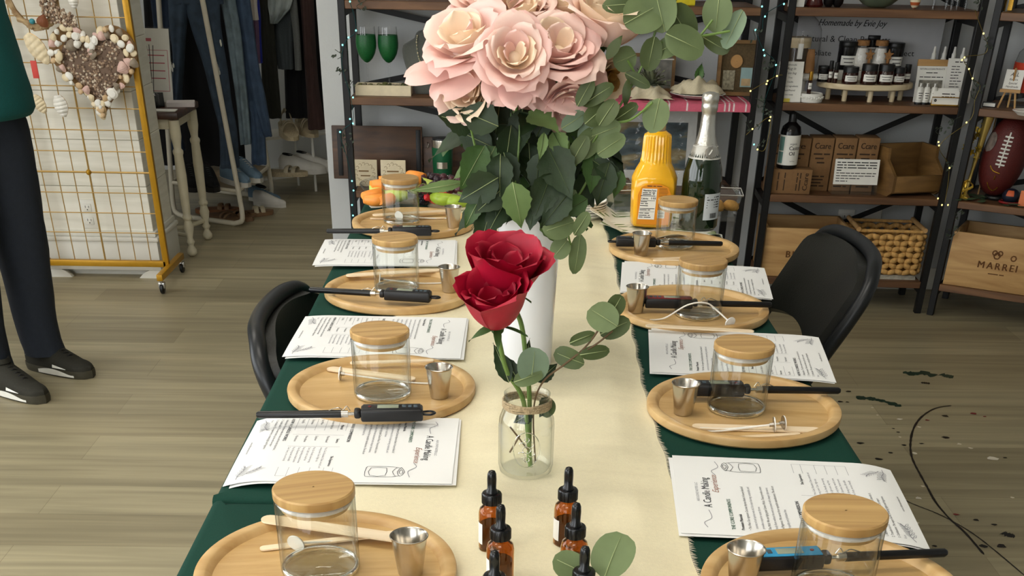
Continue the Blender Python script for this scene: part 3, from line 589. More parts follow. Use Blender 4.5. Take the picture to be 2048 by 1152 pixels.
def petal(mb, M, ph, size, r0, tilt, curl, W, H, span, seed, mi, ruf=.05, tip=.05):
    rnd = random.Random(seed); nv, nu = 12, 12; prof = []; r, z = r0, 0.0; N_ = 24; roll = curl*(.7+.6*rnd.random())
    for k in range(N_+1):
        t = k/N_; prof.append((r, z)); a = tilt + (1-t)**2.2*R(62)*(.25+.75*min(1, tilt/R(20)+.3)) + roll*R(78)*max(0, (t-.66)/.34)**1.3
        ds = H/N_; r += sin(a)*ds; z += cos(a)*ds
    o1, o2 = rnd.random()*6, rnd.random()*6; skew = (rnd.random()-.5)*.5
    def fn(u, q_):
        v = sin(pi/2*q_)*.5+.5*q_; v = min(v, 1); s = u*2-1; k = v*N_; i = min(int(k), N_-1); q = k-i; r_ = prof[i][0]*(1-q)+prof[i+1][0]*q; z_ = prof[i][1]*(1-q)+prof[i+1][1]*q
        w_ = W*(.34+.66*sin(pi/2*v/.58) if v < .58 else sqrt(max(.03, 1-((v-.58)/.42)**2.8*.97)))
        rr = max(r_, size*.10); ang = max(-span, min(span, s*w_/rr)) + skew*v*v*.4
        e = s*s*v*v; r2 = r_ + e*size*.06*(1+curl*2) + size*ruf*v**3*(sin(s*3+o1)+.5*sin(s*7+o2)); z2 = z_ - size*.05*s*s*v + size*ruf*v**3*sin(s*4+o2) - e*size*.05*curl
        return (r2*cos(ph+ang), r2*sin(ph+ang), z2)
    mb.grid(fn, nu, nv, M, mi)
def bloom(mb, M, size, op, n, seed, mats=(2, 1, 0), stretch=1.0, wither=0, rk=1.0, flare=()):
    rnd = random.Random(seed)
    mb.ball((0, 0, size*.18), (size*.30, size*.30, size*.22), 12, M, mats[0])
    for i in range(n):
        f = i/(n-1); ph = i*2.4+rnd.random()*.9; tilt = R(5)+op*R(58)*f**1.15; H = size*(.96+.42*min(1, f*1.6)-.02*f)*stretch*(.93+.14*rnd.random())
        mi = mats[0] if f < .34 else mats[1] if f < .66 else mats[2]
        if rnd.random() < .2: mi = mats[min(2, 1+int(rnd.random()*2))]
        petal(mb, M, ph, size, size*(.015+.16*f), tilt, (.05+.95*f**1.3)*(.6+.5*op)*rk, size*(.34+.88*f**.8), H*(.94+.12*rnd.random()), 2.3-1.1*f, seed*97+i, mi, ruf=.006+.020*f)
    for k, (d, W_, H_, tl) in enumerate(flare):           # long flaring outer petals towards given directions
        l = M.to_3x3().inverted() @ V(d); petal(mb, M, atan2(l.y, l.x), size, size*.17, R(tl), .35, size*W_, size*H_, 1.3, seed+k*5, mats[2], ruf=.05)
    for k in range(wither): petal(mb, M, rnd.random()*6, size, size*.17, R(70+20*rnd.random()), .6, size*.32, size*(.7+.3*rnd.random()), .9, seed+k*11, 3, ruf=.1)
def leaf(mb, base, d, nrm, L_, W, kind='rose', mi=0, fold=.25, droop=.15, seed=0):
    d = V(d).normalized(); x = d.cross(V(nrm)); x = x.normalized() if x.length > 1e-4 else d.orthogonal().normalized(); n = x.cross(d).normalized(); nv, nu = (12, 4) if kind == 'rose' else (9, 6); o = seed*1.7
    def fn(u, v):
        s = u*2-1
        if kind == 'rose': w_ = W*.5*(sin(pi*min(1, v**.70))**1.1)*(1+(.07 if int(v*nv+.5) % 2 else -.05)*abs(s))
        elif kind == 'long': w_ = W*.5*sin(pi*min(1, v**.85))
        else: w_ = W*.5*sqrt(max(0, 1-(2*min(1, v*.985+.004)-1)**2))**.9
        b = -droop*L_*v*v + fold*abs(s)*w_ + .05*L_*sin(v*4+o)*s
        return V(base) + d*(L_*v) + x*(s*w_) + n*b
    mb.grid(fn, nu, nv, None, mi)
def petiole(mb, a, b, r=.0011, mi=0): mb.tube(smooth([a, (V(a)+V(b))/2+V((0, 0, .003)), b], 3), r, 5, mi=mi)
def leaf_px(mb, u, v, L_, W, ang, Y, kind='euc', mi=0, tilt=(0, 0), fold=.12, droop=.08, seed=0, root=None):
    C = PY(u, v, Y); rel = C-V((0, 0, HC)); k = rel.dot(_f)/FPX; n = -rel.normalized(); ex = V((1, 0, 0)); up = n.cross(ex).normalized(); a = R(ang)
    d = ex*cos(a)-up*sin(a); n2 = (n + ex*tilt[0] + up*tilt[1]).normalized(); d = (d - n2*d.dot(n2)).normalized(); base = C-d*(L_*k/2)
    leaf(mb, base, d, n2, L_*k, W*k*(.88 if kind == 'rose' else 1), kind, mi, fold+(.14 if kind == 'rose' else 0), droop, seed)
    if kind in ('euc', 'rose'): mb.tube([base+n2*.0006, C+n2*.0004*0+n2*(.0007), base+d*(L_*k*.9)+n2*(.0008-droop*L_*k*.8)], [.0006, .0004, .0002], 4, mi=3)
    return base
# ---- white vase
vx, vy = .034, 1.70
vb = MB(); vb.lathe([(.001, 0), (.036, 0), (.0385, .003), (.040, .06), (.044, .16), (.0465, .228), (.0472, .236), (.0465, .2385), (.0445, .2375), (.0435, .226), (.041, .1), (.037, .01), (.001, .008)], 64)
single(vb, 'flower_vase', mat('white_ceramic', (232, 234, 238), .18, noise=.02, ns=8, coat=.4), 'tall white ceramic vase holding the pink roses', 'vase', (vx, vy, TZ+.003))
VT = TZ+.24
def pink(C, axis, size, op, n, seed, label, stretch=1.0, wither=0, leaves=(), name='pink_rose', mats=(2, 1, 0), flare=()):
    C = V(C); ax = V(axis).normalized(); base = C-ax*size*.55; t = thing(name, label, 'rose', base, 0, 'pink roses in the white vase')
    fr = Matrix.Translation(base) @ ax.to_track_quat('Z', 'Y').to_matrix().to_4x4()
    b = MB(); bloom(b, fr, size, op, n, seed, mats, stretch, wither, flare=flare); b.build('bloom', [M_pk1, M_pk2, M_pk3, M_pkb], t, rel=True, angle=180)
    rnd = random.Random(seed); g = V((vx+(rnd.random()-.5)*.05, vy+(rnd.random()-.5)*.05, VT-.04)); f0 = V((vx+(rnd.random()-.5)*.02, vy+(rnd.random()-.5)*.02, TZ+.02))
    pts = smooth([f0, g, g*.45+base*.55-V((0, 0, .012))+V(((rnd.random()-.5)*.01, 0, 0)), base-ax*.014, base], 5); s = MB(); s.tube(pts, .0028, 8); s.build('stem', M_stem, t, rel=True)
    c = MB(); c.ball(base-ax*.004, (.0075, .0075, .008), 10)
    for k in range(5):
        a = k*1.257+seed; dd = fr.to_3x3() @ V((cos(a), sin(a), -.25)); leaf(c, base, dd, ax, .026, .008, 'long', 0, .2, .25)
    c.build('calyx', M_lf2, t, rel=True, angle=180)
    lf = MB()
    for k in range(leaves[0] if leaves else 6):
        h = .12+.62*rnd.random(); q = g*(1-h)+base*h; a = rnd.random()*2*pi; d = V((cos(a), sin(a)*.8, -.25+.75*rnd.random()-.25)); d.normalize()
        L_ = .042+.026*rnd.random(); st = q+d*(.018+.03*rnd.random())
        petiole(lf, q, st, mi=0); mi = 0 if rnd.random() < .62 else 1 if rnd.random() < .75 else 2
        leaf(lf, st, d+V((0, 0, -.45)), V((d.x*.35, d.y*.35-.35, .8)), L_, L_*.62, 'rose', mi, .18, .16, seed+k)
    lf.build('foliage', [M_lf1, M_lf2, M_lf3], t, rel=True, angle=180); return t
q = lambda u, v, Y: PY(u, v, Y)
pink(q(1030, 108, 1.585), (.02, -.84, .48), .032, .60, 18, 3, 'blush pink rose facing the viewer, front centre of the bouquet', stretch=1.12, wither=2, leaves=(8,), flare=(((-.5, 0, -1), .8, 1.7, 64), ((.5, 0, -1), .8, 1.6, 62), ((0, 0, -1), .7, 1.75, 58)))
pink(q(1120, 88, 1.635), (.10, -.55, .80), .040, .66, 19, 5, 'blush pink rose with stacked open petals, right of the front centre rose', leaves=(8,), flare=(((.3, -.5, -1), 1.0, 1.75, 82), ((-.3, -.5, -1), .9, 1.7, 85), ((.9, 0, -.4), .9, 1.6, 76)))
pink(q(928, 62, 1.63), (-.30, -.40, .82), .043, .80, 17, 8, 'open pink rose with a long petal pointing left, upper left of the bouquet', leaves=(8,), flare=(((-1, -.25, .05), .66, 1.95, 64), ((.8, -.4, .2), .6, 1.7, 72), ((-.4, -.5, -.6), .9, 1.6, 80)))
pink(q(936, 178, 1.625), (-.40, -.66, .12), .037, .42, 19, 11, 'drooping peach rose with a withered edge, lower left of the bouquet', wither=1, leaves=(9,), mats=(2, 2, 1))
pink(q(1213, 50, 1.69), (.22, -.20, .95), .043, .30, 15, 14, 'pale peach half closed rose, upper right of the bouquet', stretch=1.25, leaves=(7,), mats=(2, 2, 1))
pink(q(1130, 208, 1.625), (.25, -.60, -.30), .025, .42, 13, 17, 'small drooping faded rose hanging on the right below the bouquet', stretch=1.25, wither=3, leaves=(9,), mats=(1, 1, 0))
pink(q(1040, 18, 1.70), (-.10, -.35, .93), .039, .75, 22, 20, 'pink rose cut by the top edge, above the front centre rose', leaves=(8,))
pink(q(1125, 2, 1.74), (.15, -.30, .94), .041, .80, 22, 23, 'pink rose at the back of the bouquet, behind the stacked open rose', leaves=(8,))
pink(q(975, -8, 1.73), (-.2, -.25, .94), .039, .75, 20, 26, 'pink rose at the back of the bouquet, behind the upper left rose', leaves=(8,))
pink(q(1170, 45, 1.76), (.3, -.35, .9), .036, .6, 18, 37, 'pink rose deep in the bouquet, left of the pale peach rose', leaves=(8,))
pink(q(985, 150, 1.69), (-.25, -.7, .3), .034, .6, 18, 29, 'pink rose half hidden behind the front centre rose', leaves=(10,))
pink(q(1085, 165, 1.67), (.15, -.75, .25), .034, .7, 18, 31, 'pink rose half hidden below the stacked open rose', leaves=(10,))
pink(q(1215, 155, 1.70), (.4, -.5, -.2), .022, .4, 12, 33, 'withered brown rose drooping on the right below the pale peach rose', stretch=1.2, wither=6, leaves=(6,), mats=(3, 2, 1))
# big leaves that ring the vase mouth, on stems of their own
def spray(name, label, cat, leaves, stems, Y0_, mats, group=None, loc=None, rad=.0016, dY=.03, seed=1, stem_mat=None, kind='euc'):
    rnd = random.Random(seed); t = thing(name, label, cat, loc or (0, 0, 0), 0, group); b = MB(); s = MB()
    for st in stems: s.tube(smooth([PY(u, v, y_) if not isinstance(u, Vector) else u for u, v, y_ in st], 6), rad, 6)
    for k, l in enumerate(leaves):
        u, v, L_, W, a = l[:5]; mi = l[5] if len(l) > 5 else 0; Y = l[6] if len(l) > 6 else Y0_+(rnd.random()-.5)*dY; kd = l[7] if len(l) > 7 else kind
        leaf_px(b, u, v, L_, W, a, Y, kd, mi, ((rnd.random()-.5)*.7, (rnd.random()-.3)*.7), .10, .07, k)
    b.build('foliage', mats, t, rel=True, angle=180); s.build('stem', stem_mat or M_stem, t, rel=True); return t
G0 = V((vx+.01, vy-.02, VT-.05))
def gv(x=0, y=0): return (V((vx+x, vy+y, VT-.03)), 0, 0)
spray('rose_foliage', 'dark glossy rose leaves spilling over the left side of the white vase mouth', 'foliage',
    [(955, 235, 95, 70, 205, 0, 1.60), (915, 240, 80, 62, 190, 0, 1.62), (968, 335, 90, 60, 120, 1, 1.60), (945, 335, 100, 66, 120, 1, 1.59), (955, 380, 100, 70, 150, 0, 1.58), (985, 395, 95, 65, 140, 0, 1.58), (1035, 412, 92, 66, 75, 2, 1.565), (968, 465, 105, 52, 105, 0, 1.585), (990, 440, 80, 52, 115, 0, 1.59), (875, 374, 115, 22, 174, 2, 1.60), (945, 425, 65, 40, 120, 1, 1.59), (1015, 300, 90, 62, 100, 0, 1.61), (1000, 360, 95, 62, 90, 0, 1.585), (945, 275, 90, 66, 200, 0, 1.63), (1020, 345, 80, 52, 70, 0, 1.60), (975, 290, 80, 56, 60, 0, 1.64), (1040, 265, 85, 60, 95, 0, 1.62), (938, 578, 62, 46, 200, 2, 1.60), (995, 240, 80, 56, 100, 0, 1.65), (1060, 330, 80, 60, 85, 0, 1.64)],
    [[gv(-.02), (985, 400, 1.62), (960, 330, 1.62), (940, 250, 1.62)], [gv(), (1030, 400, 1.60), (1035, 330, 1.61), (1040, 250, 1.62)], [gv(-.03), (980, 440, 1.61), (965, 470, 1.60), (945, 560, 1.60)], [gv(-.02, -.01), (960, 400, 1.61), (915, 385, 1.60)]], 1.6, [M_lf1, M_lf2, M_lf3, M_vein], 'greenery in the white vase', (vx, vy, VT), kind='rose')
spray('rose_foliage', 'dark glossy rose leaves spilling over the right side of the white vase mouth', 'foliage',
    [(1120, 345, 115, 85, 60, 0, 1.58), (1085, 395, 95, 66, 110, 0, 1.575), (1110, 420, 90, 60, 130, 0, 1.57), (1185, 345, 80, 52, 95, 1, 1.60), (1205, 370, 90, 62, 110, 0, 1.60), (1220, 345, 85, 40, 30, 0, 1.60), (1235, 370, 55, 32, 100, 1, 1.60), (1095, 290, 60, 40, 90, 0, 1.62), (1120, 290, 60, 46, 60, 2, 1.60), (1084, 293, 52, 24, 95, 2, 1.58), (1140, 320, 95, 66, 75, 0, 1.62), (1165, 385, 85, 60, 120, 0, 1.61), (1065, 430, 60, 48, 100, 0, 1.585), (1075, 350, 80, 54, 95, 0, 1.60), (1150, 300, 80, 55, 50, 0, 1.64), (1090, 240, 70, 48, 300, 0, 1.62), (1160, 160, 70, 30, 80, 0, 1.66), (1185, 140, 80, 28, 100, 3, 1.66), (1145, 415, 70, 45, 150, 1, 1.58)],
    [[gv(.02), (1110, 400, 1.60), (1130, 330, 1.61), (1160, 180, 1.66)], [gv(.03), (1150, 400, 1.61), (1190, 340, 1.61), (1225, 340, 1.60)], [gv(.01), (1085, 390, 1.59), (1090, 300, 1.61)]], 1.6, [M_lf1, M_lf2, M_lf3, M_eu3], 'greenery in the white vase', (vx, vy, VT), kind='rose')
EM = [M_eu1, M_eu2, M_eu3, M_vein]
spray('eucalyptus_branch', 'tall eucalyptus branch with big round leaves reaching up right over the shelf', 'eucalyptus',
    [(1290, 25, 95, 78, 330, 0), (1318, 15, 90, 70, 250, 0), (1362, 48, 80, 62, 230, 2), (1370, 85, 85, 60, 20, 0), (1435, 26, 66, 62, 90, 0), (1467, 58, 74, 42, 110, 1), (1430, 88, 62, 30, 20, 2), (1250, 118, 48, 46, 160, 0), (1302, 108, 62, 44, 100, 2), (1275, 160, 56, 22, 25, 2), (1253, 186, 54, 18, 95, 2, 1.64, 'long'), (1228, 95, 52, 24, 305, 2, 1.64, 'long'), (1335, 95, 70, 40, 340, 0), (1250, 5, 60, 34, 185, 0), (1330, -20, 70, 60, 270, 0), (1235, 10, 60, 30, 175, 2)],
    [[gv(.03), (1170, 330, 1.64), (1235, 220, 1.66), (1285, 130, 1.66), (1310, 65, 1.66), (1320, 20, 1.66)], [(1292, 118, 1.66), (1340, 75, 1.66), (1400, 72, 1.66), (1460, 62, 1.66)], [(1400, 72, 1.66), (1425, 40, 1.66)], [(1272, 150, 1.66), (1255, 120, 1.66)]], 1.66, EM, 'greenery in the white vase', (vx, vy, VT))
spray('eucalyptus_branch', 'eucalyptus branch with grey green leaves leaning right in front of the juice bottle', 'eucalyptus',
    [(1312, 231, 64, 54, 95, 0, 1.60), (1178, 262, 52, 34, 330, 1), (1178, 285, 78, 46, 310, 0), (1222, 290, 62, 44, 330, 0), (1147, 242, 54, 34, 330, 1), (1192, 228, 56, 40, 320, 2), (1248, 228, 64, 28, 330, 2), (1215, 225, 60, 40, 300, 2), (1195, 190, 70, 32, 330, 2), (1158, 300, 60, 36, 300, 2), (1212, 262, 60, 40, 340, 0), (1170, 185, 56, 30, 300, 2)],
    [[gv(.035), (1140, 350, 1.62), (1175, 300, 1.61), (1215, 245, 1.62), (1262, 205, 1.64)], [(1215, 245, 1.62), (1260, 240, 1.61), (1305, 205, 1.60)]], 1.61, EM, 'greenery in the white vase', (vx, vy, VT))
spray('eucalyptus_branch', 'short eucalyptus tip hanging down over the white vase on its right side', 'eucalyptus',
    [(1118, 453, 66, 50, 160, 0), (1121, 497, 42, 40, 130, 0), (1155, 509, 76, 34, 95, 0), (1163, 447, 52, 28, 305, 0), (1140, 405, 50, 26, 285, 0), (1125, 415, 40, 26, 60, 2)],
    [[gv(.03, -.02), (1128, 400, 1.60), (1140, 440, 1.585), (1137, 470, 1.58), (1142, 490, 1.58)]], 1.58, EM, 'greenery in the white vase', (vx, vy, VT))
# ---- mason jar with two red roses
mx, my = .028, 1.288; mz = TZ+.004
mj = thing('mason_jar', 'clear glass mason jar with twine round its neck holding two red roses', 'jar', (mx, my, mz))
b = MB(); b.lathe([(.001, 0), (.027, 0), (.032, .004), (.0338, .012), (.0338, .062), (.033, .070), (.0295, .079), (.0272, .083), (.0272, .090), (.0282, .0905), (.0282, .0925), (.0272, .093), (.0272, .098), (.0278, .099), (.0278, .1005), (.0266, .1010), (.0252, .1000), (.0250, .084), (.0305, .068), (.0314, .06), (.0314, .013), (.028, .006), (.001, .005)], 64, cap=(False, False)); b.build('glass_body', film('mason_glass', (253, 254, 253), 1.5, fmin=.04), mj, angle=60)
e = MB(); oval = [(.0165*cos(a), .022*sin(a)) for a in [2*pi*k/40 for k in range(40)]]; wrap = lambda x, y, r=.0340: V((r*sin(x/r), -r*cos(x/r), .042+y))
e.tube([wrap(x, y) for x, y in oval], .0006, 5, closed=True)
for (x, y, s) in ((-.005, .006, .004), (.004, .007, .0045), (0, 0, .005), (-.006, -.006, .004), (.006, -.005, .004), (0, -.012, .0035), (0, .013, .003)): e.tube([wrap(x+s*cos(a), y+s*sin(a)*.8) for a in [2*pi*k/12 for k in range(12)]], .0005, 4, closed=True)
e.build('embossed_emblem', M_glass, mj)
rp = MB(); M_rope = mat('jute_twine', (178, 158, 124), .9, noise=.25, ns=200, bump=.5, bs=400); rp.tube([V((.0288*cos(a), .0288*sin(a), .0835+.010*k/96+.0006*sin(k*1.1))) for k, a in [(k, 2*pi*k/24) for k in range(97)]], .0014, 6); rp.build('twine', M_rope, mj)
def redrose(C, axis, size, op, n, seed, label, pts, lv):
    C = V(C); ax = V(axis).normalized(); base = C-ax*size*.62; t = thing('red_rose', label, 'rose', base, 0, 'red roses in the mason jar')
    fr = Matrix.Translation(base) @ ax.to_track_quat('Z', 'Y').to_matrix().to_4x4(); b = MB(); bloom(b, fr, size, op, n, seed, (0, 1, 1), 1.22, rk=.55); b.build('bloom', [M_rd1, M_rd2], t, rel=True, angle=180)
    s = MB(); s.tube(smooth(pts+[base], 6), .0028, 8); s.build('stem', M_stem, t, rel=True); c = MB(); c.ball(base-ax*.003, (.0078, .0078, .008), 10)
    for k in range(5): a = k*1.257+seed; leaf(c, base-ax*.001, fr.to_3x3() @ V((cos(a), sin(a), .1)), ax, .034, .009, 'long', 0, .2, .35)
    c.build('calyx', M_lf2, t, rel=True, angle=180); f = MB()
    for (u, v, L_, W, a, mi, Y) in lv: leaf_px(f, u, v, L_, W, a, Y, 'rose', mi, (.3, .2))
    f.build('foliage', [M_lf1, M_lf2, M_lf3, M_vein], t, rel=True, angle=180); return t
redrose(PY(1012, 540, 1.285), (.14, -.22, .95), .042, .20, 12, 41, 'taller dark red rose at the back, in the mason jar', [V((mx+.004, my, mz+.012)), V((mx+.003, my+.004, mz+.09)), PY(1052, 720, 1.285), PY(1040, 640, 1.285)], [(1052, 720, 92, 34, 285, 0, 1.285), (1095, 745, 60, 34, 320, 0, 1.28), (1090, 815, 44, 38, 120, 0, 1.29)])
redrose(PY(990, 612, 1.245), (-.10, -.30, .95), .041, .10, 11, 44, 'lower dark red rose in front, in the mason jar', [V((mx+.006, my-.008, mz+.010)), V((mx-.004, my-.004, mz+.09)), PY(1015, 745, 1.26), PY(1000, 690, 1.25)], [(1003, 725, 84, 36, 250, 0, 1.265), (1020, 735, 80, 34, 235, 0, 1.27), (1046, 835, 44, 36, 150, 0, 1.285)])
spray('eucalyptus_branch', 'eucalyptus sprig leaning right out of the mason jar', 'eucalyptus',
    [(1206, 634, 72, 58, 215, 0, 1.25), (1232, 611, 44, 38, 300, 2, 1.26), (1230, 655, 64, 42, 335, 2, 1.26), (1165, 676, 56, 26, 335, 2, 1.25), (1138, 716, 66, 42, 195, 2, 1.255), (1190, 705, 62, 28, 350, 2, 1.25), (1066, 731, 68, 66, 275, 1, 1.255), (1056, 755, 60, 36, 340, 0, 1.25), (1095, 815, 40, 34, 80, 2, 1.29)],
    [[(V((mx+.012, my, mz+.012)), 0, 0), (V((mx+.008, my-.002, mz+.08)), 0, 0), (1085, 765, 1.27), (1130, 728, 1.255), (1170, 695, 1.25), (1200, 655, 1.25), (1215, 625, 1.255)], [(1150, 712, 1.252), (1190, 690, 1.25), (1225, 662, 1.255)], [(V((mx-.02, my-.01, mz+.062)), 0, 0), (V((mx+.004, my-.008, mz+.03)), 0, 0)], [(V((mx-.02, my-.012, mz+.03)), 0, 0), (V((mx-.008, my-.008, mz+.05)), 0, 0)]], 1.25, EM, None, (mx, my, mz), rad=.0011, stem_mat=M_twig)
spray('eucalyptus_branch', 'eucalyptus sprig with two round leaves standing at the bottom edge by the brown bottles', 'eucalyptus',
    [(1226, 1110, 100, 92, 285, 0, .93), (1140, 1132, 72, 60, 205, 0, .93), (1190, 1200, 70, 60, 60, 0, .93)], [[(1196, 1290, .93), (1190, 1210, .93), (1196, 1160, .93)]], .93, EM, None, (.09, .93, TZ), rad=.0012)
# ---- amber dropper bottles
M_amber = mat('amber_glass', (212, 150, 72), .04, noise=0, trans=.97, ior=1.4); M_oil = mat('dark_oil', (92, 50, 18), .1, noise=0, trans=.3); M_rub = mat('black_dropper_rubber', (14, 15, 17), .22); M_lab = mat('white_label', (236, 234, 228), .6)
def dropper():
    t = thing('dropper_bottle', '', 'dropper bottle', (0, 0, 0), 0, 'amber dropper bottles in two rows')
    b = MB(); b.lathe([(.001, 0), (.0125, 0), (.0138, .0015), (.0140, .004), (.0140, .043), (.0128, .0485), (.0085, .0525), (.0072, .054), (.0072, .058), (.0062, .058), (.0062, .054), (.0118, .0475), (.0128, .043), (.0128, .004), (.001, .003)], 40, cap=(False, False)); b.build('glass_body', M_amber, t, angle=60)
    MB().lathe([(.001, .0031), (.0124, .0041), (.0126, .006), (.0126, .031), (.001, .031)], 32, cap=(False, False)).build('oil', M_oil, t)
    c = MB(); c.lathe([(.0093, .0545), (.0105, .055), (.0105, .0655), (.0098, .0665), (.0062, .067), (.0060, .0675)], 40); pr = []
    for k in range(40):
        a = 2*pi*k/40; c.box((.0102, -.0003, .0555), (.0108, .0003, .065), M=Tm(rz=a))
    c.build('cap', M_rub, t)
    MB().lathe([(.0064, .067), (.0062, .069), (.0046, .071), (.0050, .082), (.0046, .0875), (.0034, .0905), (.0012, .0915), (.0002, .0916)], 32).build('bulb', M_rub, t, angle=80)
    MB().tube([(0, 0, .056), (0, 0, .008)], .0028, 10).build('pipette', film('pipette_glass'), t)
    n = 12; l = MB(); l.grid(lambda u, v: (.01415*cos(pi+.4*(u-.5)*3), .01415*sin(pi+.4*(u-.5)*3), .010+.024*v), n, 1); l.build('label', M_lab, t); return t
dr = dropper()
for i, (u, v, rz, l) in enumerate(((1131, 1090, .3, 'farthest in the right row of amber bottles'), (1145, 1168, .2, 'middle of the right row, beside the leaf'), (1161, 1262, .1, 'nearest in the right row, behind the round leaf'), (983, 1098, .2, 'farthest in the left row of amber bottles'), (1000, 1172, .5, 'middle of the left row of amber bottles'), (988, 1272, .2, 'nearest in the left row, cut by the bottom edge'))):
    q_ = P(u, v, TZ+.004); o = dr if i == 0 else dup(dr); o.location = (q_.x, q_.y, TZ+.0042); o.rotation_euler = (0, 0, rz); o['label'] = 'amber dropper bottle ' + l
# ---------------------------------------------------------------- shelf units along the back wall
M_iron = mat('black_iron', (24, 24, 25), .45, .3); M_board = wood('shelf_board', (122, 86, 56), (86, 57, 35), sc=(2.2, 24, 24), rough=.5)
def pj(p):
    r = V(p)-V((0, 0, HC)); k = FPX/r.dot(_f); return 1024+r.dot(_eu)*k, PY0+r.dot(_ev)*k
def XU(u, Y, z):                                      # X at depth Y and height z that is seen in pixel column u
    a = pj((0, Y, z))[0]; b = pj((1, Y, z))[0]; x = (u-a)/(b-a)
    for _ in range(3):
        c = pj((x, Y, z))[0]; x += (u-c)/(b-a)*.95
    return x
PXM = lambda Y, z: _f.dot(V((0, Y, z-HC)))/FPX        # metres per pixel there
ZS = (.125, .437, .757, 1.062, 1.372, 1.70)           # shelf tops
def unit(label, loc, rz, w_, dp, zs, brace=True):
    t = thing('shelf_unit', label, 'shelf unit', loc, rz, 'iron and wood shelf units'); T_ = .026; top = zs[-1]+.02
    for x in (0, w_-T_):
        for y in (0, dp-T_): MB().box((x, y, 0), (x+T_, y+T_, top), .002, seg=1).build('post', M_iron, t)
        for z in zs: MB().box((x+.003, T_, z-.05), (x+T_-.003, dp-T_, z-.026)).build('side_bar', M_iron, t)
    for z in zs: MB().box((T_, 0, z-.026), (w_-T_, dp, z), .002, seg=1).build('shelf_board', M_board, t)
    if brace:
        for a, b in zip(zs[:-1], zs[1:]):
            for s in (0, 1):
                p0, p1 = V((T_, dp-.008, a if s == 0 else b-.03)), V((w_-T_, dp-.008, b-.03 if s == 0 else a)); d = p1-p0
                MB().box((0, -.002, -.010), (d.length, .002, .010), M=frame(p0-V((0, .004*s, 0)), d, (0, 1, 0)) @ Matrix.Rotation(0, 4, 'X')).build('cross_brace', M_iron, t)
    return t
U1Y = 4.61; U1X = -.605
unit('long black iron shelf unit with brown boards behind the bouquet', (U1X, U1Y, 0), 0, 1.53, .345, ZS)
U2 = V((1.005, 4.655, 0)); U2R = -R(3.4); unit('narrower iron shelf unit with dark jars and kraft boxes, right of the long unit', U2, U2R, .70, .30, ZS)
U3 = V((1.722, 4.60, 0)); U3R = -R(30); unit('angled corner shelf unit with a football, at the right picture edge', U3, U3R, 1.25, .31, ZS)
# helpers for standing things
def stand(name, label, cat, u, Y, z, group=None, rz=0): return thing(name, label, cat, (XU(u, Y, z), Y, z+.0005), rz, group)
def obox(name, label, cat, u0, u1, Y, z, h, dp, m, group=None, rz=0, bev=.002):
    x0, x1 = XU(u0, Y, z), XU(u1, Y, z); return single(MB().box((-(x1-x0)/2, 0, 0), ((x1-x0)/2, dp, h), bev), name, m, label, cat, ((x0+x1)/2, Y, z+.0005), group, rz)
Z2, Z3, Z4, Z1 = ZS[1], ZS[2], ZS[3], ZS[0]
M_cream = mat('cream_wood', (222, 208, 176), .6, noise=.08); M_whitec = mat('white_glaze', (230, 228, 220), .3, noise=.03); M_card = mat('white_card', (232, 230, 222), .7, noise=.02); M_dark = mat('dark_ink', (40, 38, 38), .8, noise=0); M_gold = mat('gold_metal', (196, 150, 60), .25, .9, noise=.1); M_brown = wood('walnut', (92, 62, 38), (58, 37, 22), sc=(4, 4, 30), rough=.5)
M_kraft = mat('kraft_card', (132, 98, 62), .8, noise=.08, ns=60); M_tan = wood('pine_crate', (206, 166, 110), (170, 128, 76), sc=(3, 14, 20), rough=.6); M_oakw = wood('oak_bin', (140, 104, 56), (104, 74, 36), sc=(4, 4, 18), rough=.6)
# ---- unit 1, middle shelf
Y = 4.655; x0, x1 = XU(711, Y, Z3), XU(822, Y, Z3); t = thing('display_tray', 'long white wooden tray of moss and pebbles in front of the goblets', 'tray', ((x0+x1)/2, Y+.045, Z3+.0005)); hw = (x1-x0)/2
b = MB(); b.box((-hw, -.045, 0), (hw, .045, .008)); b.box((-hw, -.045, .008), (hw, -.036, .034)); b.box((-hw, .036, .008), (hw, .045, .034)); b.box((-hw, -.036, .008), (-hw+.009, .036, .034)); b.box((hw-.009, -.036, .008), (hw, .036, .034)); b.build('tray_body', M_cream, t)
rnd = random.Random(2); g = MB()
for k in range(46): g.ball((-hw+.014+rnd.random()*(2*hw-.028), -.03+rnd.random()*.06, .024+rnd.random()*.010), (.006+rnd.random()*.006, .006, .005), 7, mi=k % 3)
tag(g.build('moss_and_pebbles', [mat('dry_moss', (104, 104, 60), .9, noise=.3), mat('grey_pebble', (150, 140, 118), .8, noise=.2), mat('dark_moss', (62, 66, 40), .9, noise=.3)], t), kind='stuff')
M_grn = mat('glitter_green', (14, 96, 44), .45, noise=.25, ns=260, spec=.7)
for u, l in ((737, 'green glitter wine goblet nearer the left post'), (780, 'green glitter wine goblet beside the necklace bust')):
    Yg = 4.80; t = stand('wine_goblet', l, 'goblet', u, Yg, Z3, 'green glitter goblets'); 
    b = MB(); b.lathe([(.001, .094), (.010, .097), (.022, .108), (.032, .125), (.0375, .145), (.0385, .160), (.0372, .178), (.0362, .186)], 32, cap=(False, False)); b.build('painted_bowl', M_grn, t, angle=70)
    MB().lathe([(.0361, .186), (.0345, .212), (.0340, .2125), (.0355, .186)], 32, cap=(False, False)).build('glass_rim', film('goblet_glass'), t)
    MB().lathe([(.030, 0), (.030, .0015), (.006, .004), (.0035, .010), (.003, .085), (.006, .0945), (.001, .0945)], 24, cap=(True, False)).build('stem', film('goblet_glass'), t)
Yb = 4.74; t = stand('necklace_bust', 'dark grey velvet necklace bust with a stone pendant necklace', 'necklace display', 850, Yb, Z3)
M_velv = mat('grey_velvet', (92, 94, 88), .95, noise=.06, ns=200, sheen=.3)
